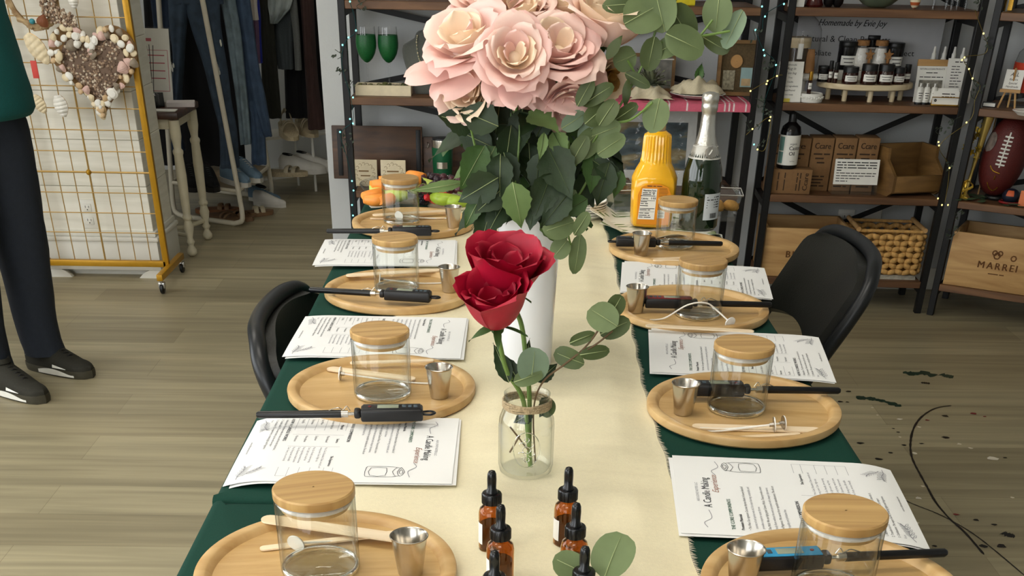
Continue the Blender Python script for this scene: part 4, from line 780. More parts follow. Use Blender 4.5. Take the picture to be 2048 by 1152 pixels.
prof = [(0, .036, .000), (.004, .036, 0), (.03, .048, .002), (.075, .066, .006), (.115, .079, .012), (.140, .083, .018), (.158, .078, .024), (.170, .055, .030), (.180, .036, .034), (.193, .031, .038), (.202, .022, .040), (.206, .006, .041)]
def bustf(u, v):
    k = v*(len(prof)-1); i = min(int(k), len(prof)-2); q = k-i; z, w_, y = [prof[i][j]*(1-q)+prof[i+1][j]*q for j in range(3)]; a = 2*pi*u; d = .016+.012*sin(pi*v)
    return (w_*cos(a), y + d*sin(a)*(1 if sin(a) > 0 else 1.1), z)
b = MB(); b.grid(bustf, 36, 30, cu=True); b.box((-.034, -.004, 0), (.034, .07, .004)); b.build('bust', M_velv, t, angle=80)
nk = MB(); pts = smooth([(-.024, .012, .188), (-.026, -.012, .165), (-.020, -.020, .125), (-.010, -.0235, .100), (0, -.0245, .090), (.010, -.0235, .102), (.020, -.020, .125), (.027, -.012, .165), (.026, .012, .188)], 7)
for k, p in enumerate(pts): nk.ball(p, (.0024 if k % 3 else .0032), 7, mi=k % 2)
nk.build('bead_string', [mat('cream_bead', (214, 200, 164), .5), mat('jade_bead', (140, 146, 122), .5)], t)
MB().prism([(0, 0), (.004, .006), (.0085, .012), (.0085, .03), (.005, .036), (.006, .042), (-.006, .042), (-.005, .036), (-.0085, .03), (-.0085, .012), (-.004, .006)], -.003, .003, M=Tm(0, -.026, .035, rx=R(90))).build('stone_pendant', mat('cream_stone', (214, 190, 150), .6, noise=.15), t)
t = stand('gift_box', 'small gold foil box right of the necklace bust', 'box', 876, 4.68, Z3, rz=.3); MB().box((-.02, -.014, 0), (.02, .014, .026), .002).build('box_body', M_gold, t); MB().box((-.021, -.015, .026), (.021, .015, .036), .002).build('lid', M_gold, t)
def tumbler(u, Y, z, h, r, label):
    t = stand('steel_tumbler', label, 'tumbler', u, Y, z, 'green steel tumblers'); M_te = mat('tumbler_green', (16, 84, 50), .4, noise=.08)
    MB().lathe([(.001, 0), (r*.80, 0), (r*.84, .003), (r*.98, h*.84)], 32, cap=(False, False)).build('painted_sleeve', M_te, t); MB().lathe([(r*.985, h*.84), (r, h*.97), (r*.99, h), (r*.94, h), (r*.9, h*.85)], 32, cap=(False, False)).build('steel_rim', M_steel, t)
    MB().lathe([(r*.93, h*.985), (r*.9, h*1.03), (.001, h*1.035)], 32, cap=(False, False)).build('lid', M_blk, t)
    MB().grid(lambda a, v: (r*.93*cos(-pi/2+(a-.5)*1.1), r*.93*sin(-pi/2+(a-.5)*1.1)-.0015, h*.40+v*h*.14), 8, 1).build('steel_emblem', M_steel, t); return t
tumbler(914, 4.80, Z3, .17, .04, 'green steel tumbler on the middle shelf behind the blush roses')
tumbler(886, 4.73, Z2, .165, .042, 'green steel tumbler with steel rim beside the cutting boards')
# ---- unit 1, right part of the middle shelf
M_pink = mat('pink_cloth', (206, 96, 118), .85, noise=.06, ns=200); x0, x1 = XU(1200, 4.6, Z3), XU(1502, 4.6, Z3)
def clothf(u, v):
    x = x0+(x1-x0)*u; s = v*.33; wav = .0025*sin(x*70)+.002*sin(x*31); sag = .006*sin(u*9)
    return (x, 4.604-.003+wav*.6 if s < .03 else 4.604+(s-.03), Z3+.002-(.03-s)-sag*0 if s < .03 else Z3+.0022+wav*.4*(1 if u > 0 else 0))
b = MB(); b.grid(clothf, 90, 16, thick=.0012); t = thing('shelf_cloth', 'pink cloth with thin white stripes hanging over the middle shelf edge', 'cloth', ((x0+x1)/2, 4.61, Z3)); b.build('cloth', M_pink, t, rel=True, angle=80)
s_ = MB()
for u in (.34, .46, .58, .70, .83, .86, .89, .97):
    s_.grid(lambda a, v: V(clothf(u+(a-.5)*.011, v*.99+.005))+V((0, -.0008, .0008)), 1, 14)
s_.build('white_stripes', mat('white_thread', (232, 214, 214), .85), t, rel=True)
CZ = Z3+.006
t = stand('picture_frame', 'wooden shadow box frame with a round tan disc and blue card, beside the right post', 'picture frame', 1472, 4.78, CZ, rz=-.05); w_, h = .078, .185; th_ = R(-8)
b = MB(); MT = Tm(rx=th_); b.box((-w_, 0, 0), (-w_+.012, .03, h), M=MT); b.box((w_-.012, 0, 0), (w_, .03, h), M=MT); b.box((-w_+.012, 0, 0), (w_-.012, .03, .012), M=MT); b.box((-w_+.012, 0, h-.012), (w_-.012, .03, h), M=MT); b.build('frame', M_oakw, t)
MB().box((-w_+.012, .02, .012), (w_-.012, .024, h-.012), M=MT).build('backing', mat('brown_velvet', (92, 76, 50), .9, noise=.2, ns=160), t); MB().lathe([(.001, .008), (.022, .008), (.023, 0)], 28, MT @ Tm(-.008, .02, .115, rx=R(90)), cap=(False, False)).build('round_disc', mat('tan_disc', (186, 140, 84), .6, noise=.1), t)
MB().box((.012, .0145, .03), (.055, .018, .095), M=MT).build('picture_card', mat('pale_blue_card', (150, 178, 176), .7, noise=.1), t); MB().box((-.055, .0145, .02), (-.010, .018, .085), M=MT).build('picture_card', mat('grey_lace', (150, 142, 118), .8, noise=.4, ns=120), t)
q = MB(); q.box((.016, .0135, .034), (.051, .0146, .058), M=MT); q.build('picture_print', mat('sand_print', (196, 168, 126), .8, noise=.2), t)
t = stand('picture_frame', 'wooden picture frame mostly hidden behind the eucalyptus leaves', 'picture frame', 1300, 4.86, CZ); w_, h = .092, .13; b = MB(); b.box((-w_, 0, 0), (-w_+.012, .02, h), M=MT); b.box((w_-.012, 0, 0), (w_, .02, h), M=MT); b.box((-w_+.012, 0, 0), (w_-.012, .02, .012), M=MT); b.box((-w_+.012, 0, h-.012), (w_-.012, .02, h), M=MT); b.build('frame', M_oakw, t); MB().box((-w_+.012, .008, .012), (w_-.012, .012, h-.012), M=MT).build('backing', mat('grey_print', (120, 118, 110), .7, noise=.3, ns=40), t)
def plate(u, Y, z, r, label, m=M_whitec, name='plate', cat='plate', group=None):
    t = stand(name, label, cat, u, Y, z, group); MB().lathe([(.001, 0), (r*.6, 0), (r*.66, .003), (r, .014), (r*.985, .0155), (r*.64, .006), (.001, .005)], 40, cap=(False, False)).build('dish', m, t); return t
plate(1395, 4.72, CZ, .105, 'white dinner plate under a cream napkin on the pink cloth')
def crumple(name, label, cat, u, Y, z, w_, d_, h, m, seed, group=None):
    rnd = random.Random(seed); t = stand(name, label, cat, u, Y, z, group); b = MB()
    def fn(a, v):
        x = (a-.5)*2; y = (v-.5)*2; e = max(0, 1-max(abs(x), abs(y))**4); return (x*w_*(1+.12*sin(y*5+seed)), y*d_*(1+.15*sin(x*6+seed)), .001+h*e*(.55+.45*vnoise(x*3.2+seed, y*2.6, seed))+.003*vnoise(x*9, y*9, seed)*e)
    b.grid(fn, 30, 20, thick=.0015); b.build('cloth', m, t, angle=80); return t
M_nap = mat('cream_linen', (214, 202, 172), .9, noise=.06, ns=200)
crumple('cloth_napkin', 'crumpled cream linen napkin on the white plate', 'napkin', 1395, 4.72, CZ+.0165, .088, .07, .06, M_nap, 3)
crumple('cloth_napkin', 'crumpled cream linen napkin left of the white plate, behind the eucalyptus', 'napkin', 1300, 4.70, CZ, .075, .07, .05, M_nap, 7)
t = stand('succulent', 'grey green spiky air plant behind the eucalyptus branch', 'plant', 1298, 4.76, CZ); b = MB(); rnd = random.Random(5)
for k in range(46):
    a = k*2.4; e = .15+1.2*rnd.random(); d = V((cos(a)*cos(e), sin(a)*cos(e), sin(e))); leaf(b, (0, 0, .03), d, (0, 0, 1), .06+.02*rnd.random(), .014, 'long', k % 2, .3, .1)
b.build('rosette', [mat('air_plant_grey', (112, 118, 88), .7, noise=.2), mat('air_plant_dark', (72, 78, 58), .7, noise=.2)], t, angle=180); MB().lathe([(.001, 0), (.03, 0), (.036, .03), (.03, .032), (.001, .028)], 20, cap=(False, False)).build('pot', M_whitec, t)
t = stand('leaf_ornament', 'striped green leaf ornament standing on the cream napkin', 'leaf ornament', 1398, 4.69, CZ+.058, rz=.3); b = MB(); leaf(b, (-.012, 0, 0), (.35, 0, 1), (0, -1, 0), .062, .034, 'rose', 0, .4, .1); leaf(b, (.006, .004, 0), (-.05, 0, 1), (.3, -1, 0), .05, .028, 'rose', 1, .4, .1); b.build('leaves', [mat('striped_green', (72, 108, 52), .4, noise=.4, ns=120), mat('deep_green', (40, 70, 32), .4, noise=.3)], t, angle=180)
for k, (u, v) in enumerate(((1308, 109), (1308, 118))):
    a = PY(u, v, 4.72); c = PY(u+40, v-3+4*k, 4.75); single(MB().tube([(0, 0, 0), c-a], .0022, 8), 'white_stick', M_whitec, ('upper', 'lower')[k] + ' of the two thin white sticks behind the eucalyptus leaves', 'stick', a)
# ---- unit 1, top shelf and low shelf
obox('storage_box', 'bright yellow box at the top picture edge, above the eucalyptus', 'box', 1338, 1390, 4.65, Z4, .05, .08, mat('lemon_yellow', (216, 198, 40), .5, noise=.2))
def leaning(name, label, cat, u0, u1, v0, v1, Y, z, m, th_=.018, lean=-.12):
    x0, x1 = XU(u0, Y, z), XU(u1, Y, z); h = PY((u0+u1)/2, v0, Y+.03).z - z; t = thing(name, label, cat, ((x0+x1)/2, Y, z+.0006), 0); hw = (x1-x0)/2; return t, hw, h, Tm(rx=lean)
t, hw, h, MT = leaning('cutting_board', 'large walnut serving board with two black straps, leaning behind the plaques', 'board', 668, 846, 251, 355, 4.83, Z2, M_brown)
MB().box((-hw, 0, 0), (hw, .018, h), .003, M=MT).build('board', M_brown, t)
for x in (-hw+.03, hw-.016): MB().box((x-.009, -.004, .012), (x+.009, 0, h-.012), .001, M=MT).build('strap', M_iron, t)
t, hw, h, MT = leaning('cutting_board', 'smaller walnut serving board behind the green tumbler', 'board', 847, 948, 273, 348, 4.85, Z2, M_brown); MB().box((-hw, 0, 0), (hw, .018, h), .003, M=MT).build('board', M_brown, t); MB().tube(smooth([(-hw+.018, -.006, h-.02), (-hw+.024, -.008, h-.026), (-hw+.02, -.008, h-.036), (-hw+.014, -.006, h-.04)], 4), .002, 6, M=MT).build('hook', M_steel, t)
M_engr = mat('engraved_brown', (128, 100, 64), .8, noise=0)
for (u0, u1, l, seed) in ((706, 755, 'cream wooden plaque with engraved garland, beside the left post', 1), (762, 812, 'cream wooden plaque with engraved garland, left of the green tumbler', 2)):
    t, hw, h, MT = leaning('wood_plaque', l, 'plaque', u0, u1, 304, 352, 4.70, Z2+.012, M_cream, lean=-.15); t['group'] = 'engraved wooden plaques'; h = .092
    t.location.z = Z2+.001; MB().box((-hw, 0, 0), (hw, .007, h), .002, M=MT).build('panel', M_cream, t); e = MB(); rnd = random.Random(seed); ME = MT @ Matrix.Translation((0, -.0006, 0)) @ Matrix.Rotation(R(90), 4, 'X')
    for k in range(15):
        a = 2*pi*k/15; cx, cy = hw*.72*cos(a), h/2+h*.36*sin(a); strip(e, smooth([(cx-.006, cy), (cx, cy+.005*rnd.random()), (cx+.006, cy-.002), (cx+.002, cy-.006)], 3), .0013, ME)
    blur_line(e, -hw*.5, hw*.5, h*.56, .009, ME, seed); blur_line(e, -hw*.35, hw*.45, h*.38, .008, ME, seed+5); e.build('engraving', M_engr, t, flat=True)
    MB().box((-hw*.7, -.012, 0), (hw*.7, .045, .003)).build('foot', M_cream, t)
t, hw, h, MT = leaning('landscape_print', 'white matted landscape print in clear plastic wrap, behind the juice bottle', 'picture', 1212, 1384, 221, 345, 4.80, Z2, M_card); h += .01
MB().box((-hw, 0, 0), (hw, .006, h), M=MT).build('mat_board', mat('grey_white_card', (206, 206, 202), .6), t)
def scenemat():
    m = D.materials.new('landscape_picture'); m.use_nodes = True; nt = m.node_tree; N = nt.nodes; L = nt.links; tc = N.new('ShaderNodeTexCoord'); mp = N.new('ShaderNodeMapping'); mp.inputs['Scale'].default_value = (5, 5, 16); n = N.new('ShaderNodeTexNoise'); n.inputs['Scale'].default_value = 1.4; n.inputs['Detail'].default_value = 4
    L.new(tc.outputs['Object'], mp.inputs[0]); L.new(mp.outputs[0], n.inputs[0]); r = N.new('ShaderNodeValToRGB'); e = r.color_ramp.elements; e[0].position = .3; e[0].color = lin((34, 44, 48)); e[1].position = .7; e[1].color = lin((176, 170, 146)); k = e.new(.47); k.color = lin((76, 92, 98)); k = e.new(.58); k.color = lin((128, 112, 74)); L.new(n.outputs['Fac'], r.inputs[0]); L.new(r.outputs[0], N['Principled BSDF'].inputs['Base Color']); return m
MB().box((-hw*.80, -.001, h*.2), (hw*.80, 0, h*.82), M=MT).build('picture', scenemat(), t); w2 = MB()
w2.grid(lambda a, v: MT @ V(((a-.5)*2*hw*1.03, -.006-.006*vnoise(a*16, v*13, 3)-.004*vnoise(a*31, v*37, 1), v*h*1.02)), 40, 30); w2.build('plastic_wrap', film('cellophane', ior=1.6), t, angle=50)
obox('cardboard_box', 'flat kraft box on the low shelf behind the bouquet leaves', 'box', 1205, 1262, 4.66, Z2, .03, .12, M_kraft)
# ---------------------------------------------------------------- unit 2 (right of the long unit)
def U2Y(u, off=0, z=Z3): return 4.655 - (u-1552)/430*.040 + off      # depth of the shelf's front edge at column u, plus an offset
M_blackg = mat('black_jar', (16, 15, 16), .18); M_amj = mat('dark_amber_jar', (44, 16, 10), .12, coat=.5); M_lidb = mat('black_lid', (18, 18, 18), .4); M_cork = mat('cork', (150, 106, 62), .85, noise=.2, ns=120); M_salt = mat('bath_salt', (226, 222, 214), .8, noise=.12, ns=140); M_ashw = wood('ash_stand', (222, 206, 172), (196, 176, 138), sc=(4, 24, 24), rough=.55)
# acrylic sign with script
Ys = 4.895; z0 = Z3+.001; xa, xb = XU(1578, Ys, z0), XU(1858, Ys, z0); h = PY(1700, 26, Ys).z-z0; t = thing('shop_sign', 'large frosted sign lettered Homemade with product words, behind the jars', 'sign', ((xa+xb)/2, Ys, z0), U2R)
MB().box((-(xb-xa)/2, 0, 0), ((xb-xa)/2, .006, h), .002).build('acrylic_panel', mat('frosted_acrylic', (176, 176, 178), .35, noise=.02), t)
e = MB()
for ln, u0, u1, vv, sz, sh in (('Homemade by Evie Joy', 1637, 1771, 51, .030, .35), ('Natural & Clean Products', 1604, 1780, 83, .030, 0), ('Exfoliate', 1606, 1663, 111, .027, 0), ('Protect', 1775, 1826, 111, .027, 0), ('Moisturize', 1636, 1700, 142, .025, 0), ('Nourish', 1770, 1815, 142, .025, 0)):
    a_, b_ = PY(u0, vv, Ys), PY(u1, vv, Ys); e = MB(); text(e, ln, sz, Tm(a_.x-(xa+xb)/2, -.0008, a_.z-z0, rx=R(90)), width=b_.x-a_.x, shear=sh, bold=.012 if sh else 0); e.build('lettering', mat('sign_ink', (30, 30, 32), .7, noise=0), t, flat=True)
def lathe_thing(name, label, cat, u, Y, z, parts, group=None, rz=0):
    t = stand(name, label, cat, u, Y, z, group, rz)
    for nm, m, pr, *o in parts: MB().lathe(pr, 28, cap=(False, False)).build(nm, m, t, angle=45)
    return t
def lab(t, r, z0, z1, a0=-90, span=100, m=None, name='label', lines=2):
    b = MB(); w0 = R(a0); sp = R(span); b.grid(lambda u, v: ((r+.0006)*cos(w0+(u-.5)*sp), (r+.0006)*sin(w0+(u-.5)*sp), z0+(z1-z0)*v), 10, 1); o = b.build(name, m or M_card, t)
    e = MB()
    for k in range(lines):
        zz = z1-(z1-z0)*(k+.8)/(lines+.6); e.grid(lambda u, v: ((r+.0011)*cos(w0+(u-.5)*sp*(.7-.15*k)), (r+.0011)*sin(w0+(u-.5)*sp*(.7-.15*k)), zz+(v-.5)*(z1-z0)*.09), 8, 1)
    e.build('print', M_dark, o, flat=True); return o
# oval stand on pegs
uc = 1724; Yc = U2Y(uc, .155); t = stand('display_riser', 'oval pale wood riser on round pegs carrying the dark jars', 'riser', uc, Yc, Z3); b = MB(); hx, hy = (XU(1818, Yc, Z3)-XU(1630, Yc, Z3))/2, .125
b.lathe([(.001, .040), (.97, .040), (1, .043), (1, .056), (.985, .060), (.001, .060)], 64, Matrix.Diagonal((hx, hy, 1, 1)), cap=(False, False)); b.build('oval_top', M_ashw, t, angle=50)
for k in range(9):
    a = 2*pi*k/9+.55; MB().lathe([(.0085, 0), (.0095, .002), (.0095, .040)], 14, Tm(hx*.78*cos(a), hy*.72*sin(a), 0)).build('peg', M_ashw, t)
ST = Z3+.061; XC = t.location.x
b = MB(); b.box((-.11, 0, .0), (.11, .07, .034), .003); Yr = Yc+.018; single(b, 'step_riser', M_card, 'small white step behind the amber jars on the oval riser', 'riser', (XC+.005, Yr, ST)); SR = ST+.0352
def jar_(u, Y, z, w_px, h, label, kind):
    r = w_px*PXM(Y, z)/2
    if kind == 'black': t = lathe_thing('candle_tin', label, 'jar', u, Y, z, [('body', M_blackg, [(.001, 0), (r*.97, 0), (r, .003), (r, h*.80), (.001, h*.80)]), ('lid', M_lidb, [(r*1.0, h*.80), (r*1.02, h*.81), (r*1.02, h*.98), (r*.98, h), (.001, h)])], 'black candle jars on the riser')
    else: t = lathe_thing('balm_jar', label, 'jar', u, Y, z, [('body', M_amj, [(.001, 0), (r*.96, 0), (r, .004), (r, h*.62), (r*.9, h*.70), (.001, h*.70)]), ('lid', M_lidb, [(r*.92, h*.66), (r*.98, h*.67), (r*.98, h*.97), (r*.94, h), (.001, h)])], 'amber balm jars on the riser')
    lab(t, r, h*.16, h*.50, a0=-90+rnd.uniform(-8, 8)); return t
rnd = random.Random(9)
jar_(1698, Yc-.085, ST, 31, .056, 'wide amber balm jar, first from the left in the front row of the riser', 'amber'); jar_(1735, Yc-.092, ST, 32, .066, 'tall amber balm jar, middle of the riser front', 'amber'); jar_(1768, Yc-.088, ST, 32, .066, 'tall amber balm jar, right of the middle one on the riser', 'amber'); jar_(1793, Yc-.070, ST, 27, .054, 'short amber balm jar at the right end of the riser front row', 'amber')
jar_(1645, Yc-.030, ST, 24, .052, 'small black jar at the left end of the oval riser', 'black')
jar_(1690, Yr+.036, SR, 37, .092, 'tall black candle jar behind the wide amber jar', 'black'); jar_(1784, Yr+.036, SR, 33, .090, 'tall black candle jar behind the right salt bottle', 'black')
single(MB().box((-.032, -.028, 0), (.032, .028, .066), .003), 'step_riser', M_card, 'white block lifting the topmost black candle jar', 'riser', (XU(1740, Yr+.105, ST), Yr+.105, ST), None); jar_(1739, Yr+.105, ST+.0665, 34, .078, 'black candle jar standing highest in the middle', 'black')
for u, l in ((1718, 'left cork topped bottle of bath salt with a wooden star'), (1755, 'right cork topped bottle of bath salt with a wooden star')):
    t = lathe_thing('salt_bottle', l, 'bottle', u, Yr+.022, SR, [('salt_fill', M_salt, [(.001, 0), (.024, 0), (.026, .006), (.0255, .05), (.019, .072), (.001, .074)]), ('glass_body', film('salt_glass'), [(.026, 0), (.028, .006), (.0272, .052), (.020, .075), (.020, .082)]), ('cork', M_cork, [(.001, .080), (.0225, .080), (.0235, .082), (.0235, .096), (.022, .098), (.001, .098)])], 'cork topped salt bottles')
    st = [((.020 if k % 2 == 0 else .009)*sin(pi*k/5), (.020 if k % 2 == 0 else .009)*cos(pi*k/5)) for k in range(10)]; MB().prism(st, 0, .004, M=Tm(.024, -.027, .052, rx=R(90))).build('wooden_star', M_cork, t); MB().box((.019, -.030, .006), (.029, -.027, .042), .001).build('wooden_scoop', M_cork, t)
def roller(u, Y, z, h, r, label, cap=M_lidb):
    t = lathe_thing('roller_bottle', label, 'bottle', u, Y, z, [('glass_body', M_amj, [(.001, 0), (r*.95, 0), (r, .002), (r, h*.60), (.001, h*.61)]), ('cap', cap, [(r*.9, h*.61), (r*.93, h*.62), (r*.9, h*.99), (.001, h)])], 'small roller bottles'); lab(t, r, h*.22, h*.5, lines=1); return t
roller(1658, Yc-.058, ST, .072, .0085, 'dark roller bottle on the riser, left of its twin'); roller(1669, Yc-.070, ST, .068, .0085, 'dark roller bottle on the riser, next to the wide amber jar'); roller(1811, Yc-.03, ST, .062, .013, 'square shouldered dark bottle at the right end of the riser')
# glass dome on a beaded cake stand, price card, small white trivet
ud = 1598; Yd = U2Y(ud, .16); t = stand('cake_stand', 'white beaded cake stand under the glass dome', 'cake stand', ud, Yd, Z3); b = MB(); b.lathe([(.001, 0), (.045, 0), (.05, .004), (.024, .012), (.016, .03), (.018, .058), (.066, .066), (.070, .070), (.070, .082), (.066, .085), (.001, .085)], 48, cap=(False, False)); b.build('stand_body', M_whitec, t); b = MB()
for k in range(40): a = 2*pi*k/40; b.ball((.0712*cos(a), .0712*sin(a), .075), .0055, 7)
b.build('beaded_edge', M_whitec, t); DZ = Z3+.0865
t = stand('glass_dome', 'clear glass dome over jars on the white cake stand', 'glass dome', ud, Yd, DZ); b = MB(); b.lathe([(.066, 0), (.066, .11), (.062, .14), (.050, .165), (.030, .182), (.010, .19), (.008, .198), (.013, .206), (.011, .216), (.001, .218)], 40, cap=(False, False)); b.build('dome', film('dome_glass', clear=.93), t, angle=70)
t = lathe_thing('lidded_jar', 'dark jar with a straw coloured wooden lid inside the glass dome', 'jar', ud-9, Yd-.012, DZ, [('body', mat('smoked_glass', (70, 58, 46), .2), [(.001, 0), (.036, 0), (.038, .004), (.038, .082), (.001, .083)]), ('wooden_lid', M_ashw, [(.001, .083), (.046, .083), (.047, .088), (.047, .112), (.044, .116), (.001, .116)])]); MB().box((-.010, -.0495, .048), (.010, -.0475, .098), .001).build('paper_tag', M_card, t)
b = MB(); b.grid(lambda u, v: (.019*cos(2*pi*u)*(1-.3*v*v)+.002*sin(9*u*6+v*5), .013*sin(2*pi*u)*(1-.2*v), .078*v), 20, 10, cu=True); b.add([(0, 0, .078)], []); single(b, 'fabric_pouch', mat('tan_pouch', (176, 126, 76), .85, noise=.12), 'tan fabric pouch inside the glass dome', 'pouch', (XU(1616, Yd-.02, DZ), Yd-.022, DZ))
ut = 1620; Yt = U2Y(ut, .05); t = stand('trivet_dish', 'small white beaded dish holding a roller bottle', 'dish', ut, Yt, Z3); MB().lathe([(.001, 0), (.042, 0), (.044, .004), (.044, .026), (.041, .029), (.038, .026), (.001, .024)], 40, cap=(False, False)).build('dish_body', M_whitec, t); b = MB()
for k in range(30): a = 2*pi*k/30; b.ball((.0445*cos(a), .0445*sin(a), .014+.003*(k % 2)), .0042, 6)
b.build('beaded_edge', M_whitec, t); roller(1617, Yt, Z3+.025, .075, .008, 'dark roller bottle with a gold cap on the small white dish', M_gold)
def card(name, label, cat, u0, u1, v0, Y, z, lean, m, group=None, th_=.003, rz=0):
    xa, xb = XU(u0, Y, z), XU(u1, Y, z); h = (PY((u0+u1)/2, v0, Y).z-z)*1.01; t = thing(name, label, cat, ((xa+xb)/2, Y, z+.0006), rz, group); M_ = Tm(rx=lean); MB().box((-(xb-xa)/2, 0, 0), ((xb-xa)/2, th_, h), M=M_).build('panel', m, t); return t, (xb-xa)/2, h, M_ @ Matrix.Translation((0, -.0006, 0)) @ Matrix.Rotation(R(90), 4, 'X')
t, hw, h, M_ = card('price_card', 'white price card with handwriting in front of the glass dome', 'card', 1552, 1600, 124, U2Y(1575, .02), Z3, R(-10), M_card); e = MB()
for k, (ln, s) in enumerate((('Homemade', .008), ('Aug in', .013), ('Tote bag', .011), ('Free', .008), ('Candle', .008), ('Natural Ingredients', .008), ('Hand Poured', .008), ('non toxic', .008))): text(e, ln, s, M_ @ Tm(0, h*(.9-.105*k), 0), al='C', shear=.3 if k in (1, 2) else 0, width=min(hw*1.7, twidth(ln, s)))
e.build('printing', M_dark, t, flat=True); MB().box((-hw*.5, -.002, .0), (hw*.1, -.0008, .012)).build('yellow_tape', mat('yellow_tape', (214, 196, 80), .5), t)
# right group: framed price list, framed card, pump bottles, card holder
t, hw, h, M_ = card('price_list', 'tall white price list leaning at the right end of the jar shelf', 'card', 1884, 1938, 118, U2Y(1905, .10), Z3, R(-10), M_card); e = MB(); blur_line(e, -hw*.5, hw*.5, h*.92, .006, M_, 1)
for k in range(11): blur_line(e, -hw*.7, -hw*.1+.006*(k % 3), h*(.82-.065*k), .0045, M_, k); blur_line(e, hw*.55, hw*.8, h*(.82-.065*k), .0045, M_, k+20)
e.build('printing', M_dark, t, flat=True)
t, hw, h, M_ = card('framed_card', 'wood topped framed card with a grey product picture', 'framed card', 1826, 1884, 120, U2Y(1855, .11), Z3, R(-10), M_card, th_=.006); MB().box((-hw-.002, -.003, h-.022), (hw+.002, .009, h), .001, M=Tm(rx=R(-10))).build('wooden_bar', M_tan, t); e = MB(); text(e, 'NATURAL & CLEAN PRODUCTS', .008, M_ @ Tm(0, h*.76, 0), al='C', width=hw*1.7); blur_line(e, -hw*.4, hw*.4, h*.69, .005, M_, 2); blur_line(e, -hw*.8, hw*.8, h*.59, .005, M_, 4); e.build('printing', M_dark, t, flat=True); MB().box((-hw*.8, h*.22, -.0002), (hw*.8, h*.52, .0008), M=M_).build('picture', mat('grey_picture', (128, 124, 112), .6, noise=.5, ns=45), t)
M_frost = mat('frosted_plastic', (216, 214, 206), .3, noise=.02); M_sil = mat('silver_cap', (190, 188, 182), .25, .8)
for k, (u, o) in enumerate(((1850, .19), (1870, .195), (1889, .19), (1906, .16))):
    Y = U2Y(u, o); z = Z3; t = lathe_thing('spray_bottle', ('first', 'second', 'third', 'fourth')[k] + ' from the left of the white spray bottles behind the framed cards', 'bottle', u, Y, z, [('body', M_frost, [(.001, 0), (.0125, 0), (.013, .003), (.013, .13), (.009, .14), (.001, .14)]), ('nozzle', M_frost, [(.008, .14), (.008, .155), (.0055, .158), (.004, .178), (.001, .179)])], 'white spray bottles')
for k, u in enumerate((1835, 1848, 1863)):
    Y = U2Y(u, .045); t = lathe_thing('lotion_bottle', ('left', 'middle', 'right')[k] + ' one of three small clear lotion bottles before the framed card', 'bottle', u, Y, Z3, [('foot', M_lidb, [(.001, .0), (.0135, .0), (.0135, .007), (.001, .007)]), ('body', M_frost, [(.001, .0072), (.0125, .0072), (.0128, .05), (.0075, .058), (.001, .058)]), ('cap', M_sil, [(.007, .058), (.007, .07), (.001, .071)])], 'small lotion bottles'); lab(t, .0128, .016, .044, lines=3)
u0, u1 = 1862, 1917; Y = U2Y(1890, .012); xa, xb = XU(u0, Y, Z3), XU(u1, Y, Z3); hw = (xb-xa)/2; t = thing('card_holder', 'gold wire card holder with a stack of business cards', 'card holder', ((xa+xb)/2, Y, Z3+.0006), U2R-.05); b = MB(); b.box((-hw, -.003, 0), (hw, .035, .004), .001); b.tube([(-hw, 0, .004), (-hw, 0, .028), (hw, 0, .028), (hw, 0, .004)], .0018, 6); b.tube([(-hw, .034, .004), (-hw, .034, .045), (hw, .034, .045), (hw, .034, .004)], .0018, 6); b.build('wire_frame', M_gold, t)
for k in range(3):
    MC = Tm(rx=R(-12)) @ Matrix.Translation((0, .006+.009*k, .004+.006*k)); c = MB(); c.box((-hw*.92, 0, 0), (hw*.92, .006, .045), M=MC); o = c.build('card_stack', M_card, t); e = MB(); ME = MC @ Matrix.Translation((0, -.0005, 0)) @ Matrix.Rotation(R(90), 4, 'X'); blur_line(e, -hw*.3, hw*.6, .036, .006, ME, k); blur_line(e, -hw*.3, hw*.7, .027, .004, ME, k+4); e.lathe([(.001, 0), (.005, 0)], 12, ME @ Tm(-hw*.7, .014, 0), cap=(False, False)); e.build('print', M_dark, o, flat=True)
# ---- low shelf: kraft boxes, black bottle, acrylic notice, open bin
for k, (u0, u1) in enumerate(((1533, 1608), (1611, 1653), (1656, 1698), (1701, 1742))):
    Y = U2Y((u0+u1)/2, .09, Z2); xa, xb = XU(u0, Y, Z2), XU(u1, Y, Z2); hw = (xb-xa)/2; h = PY((u0+u1)/2, 276, Y).z-Z2; t = thing('product_box', 'tall kraft product box, ' + ('leftmost of four behind the black bottle', 'second from the left of four', 'third from the left of four', 'rightmost of four, behind the acrylic notice')[k], 'box', ((xa+xb)/2, Y, Z2+.0005), U2R, 'tall kraft product boxes'); MB().box((-hw, 0, 0), (hw, .09, h), .002).build('carton', M_kraft, t)
    e = MB(); ME = Matrix.Translation((0, -.0006, 0)) @ Matrix.Rotation(R(90), 4, 'X'); text(e, 'Ccare', .03, ME @ Tm(0, h*.80, 0), al='C', width=hw*1.5, bold=.02)
    for j in range(3): blur_line(e, -hw*(.75-.2*j), hw*(.75-.2*j), h*(.70-.08*j), .010, ME, j)
    for j in range(4): blur_line(e, -hw*.6, hw*.6, h*(.28-.06*j), .009, ME, j+9)
    e.build('printing', mat('brown_print', (60, 42, 26), .8, noise=0), t, flat=True)
u0, u1 = 1529, 1618; Y = U2Y(1573, .02, Z2); xa, xb = XU(u0, Y, Z2), XU(u1, Y, Z2); hw = (xb-xa)/2; t = thing('product_box', 'kraft product box lying flat under the black bottle', 'box', ((xa+xb)/2, Y, Z2+.0005), U2R); LH = .088; MB().box((-hw, 0, 0), (hw, .066, LH), .002).build('carton', M_kraft, t); e = MB(); ME = Matrix.Translation((hw*.5, -.0006, LH*.5)) @ Matrix.Rotation(R(90), 4, 'X') @ Matrix.Rotation(R(90), 4, 'Z')
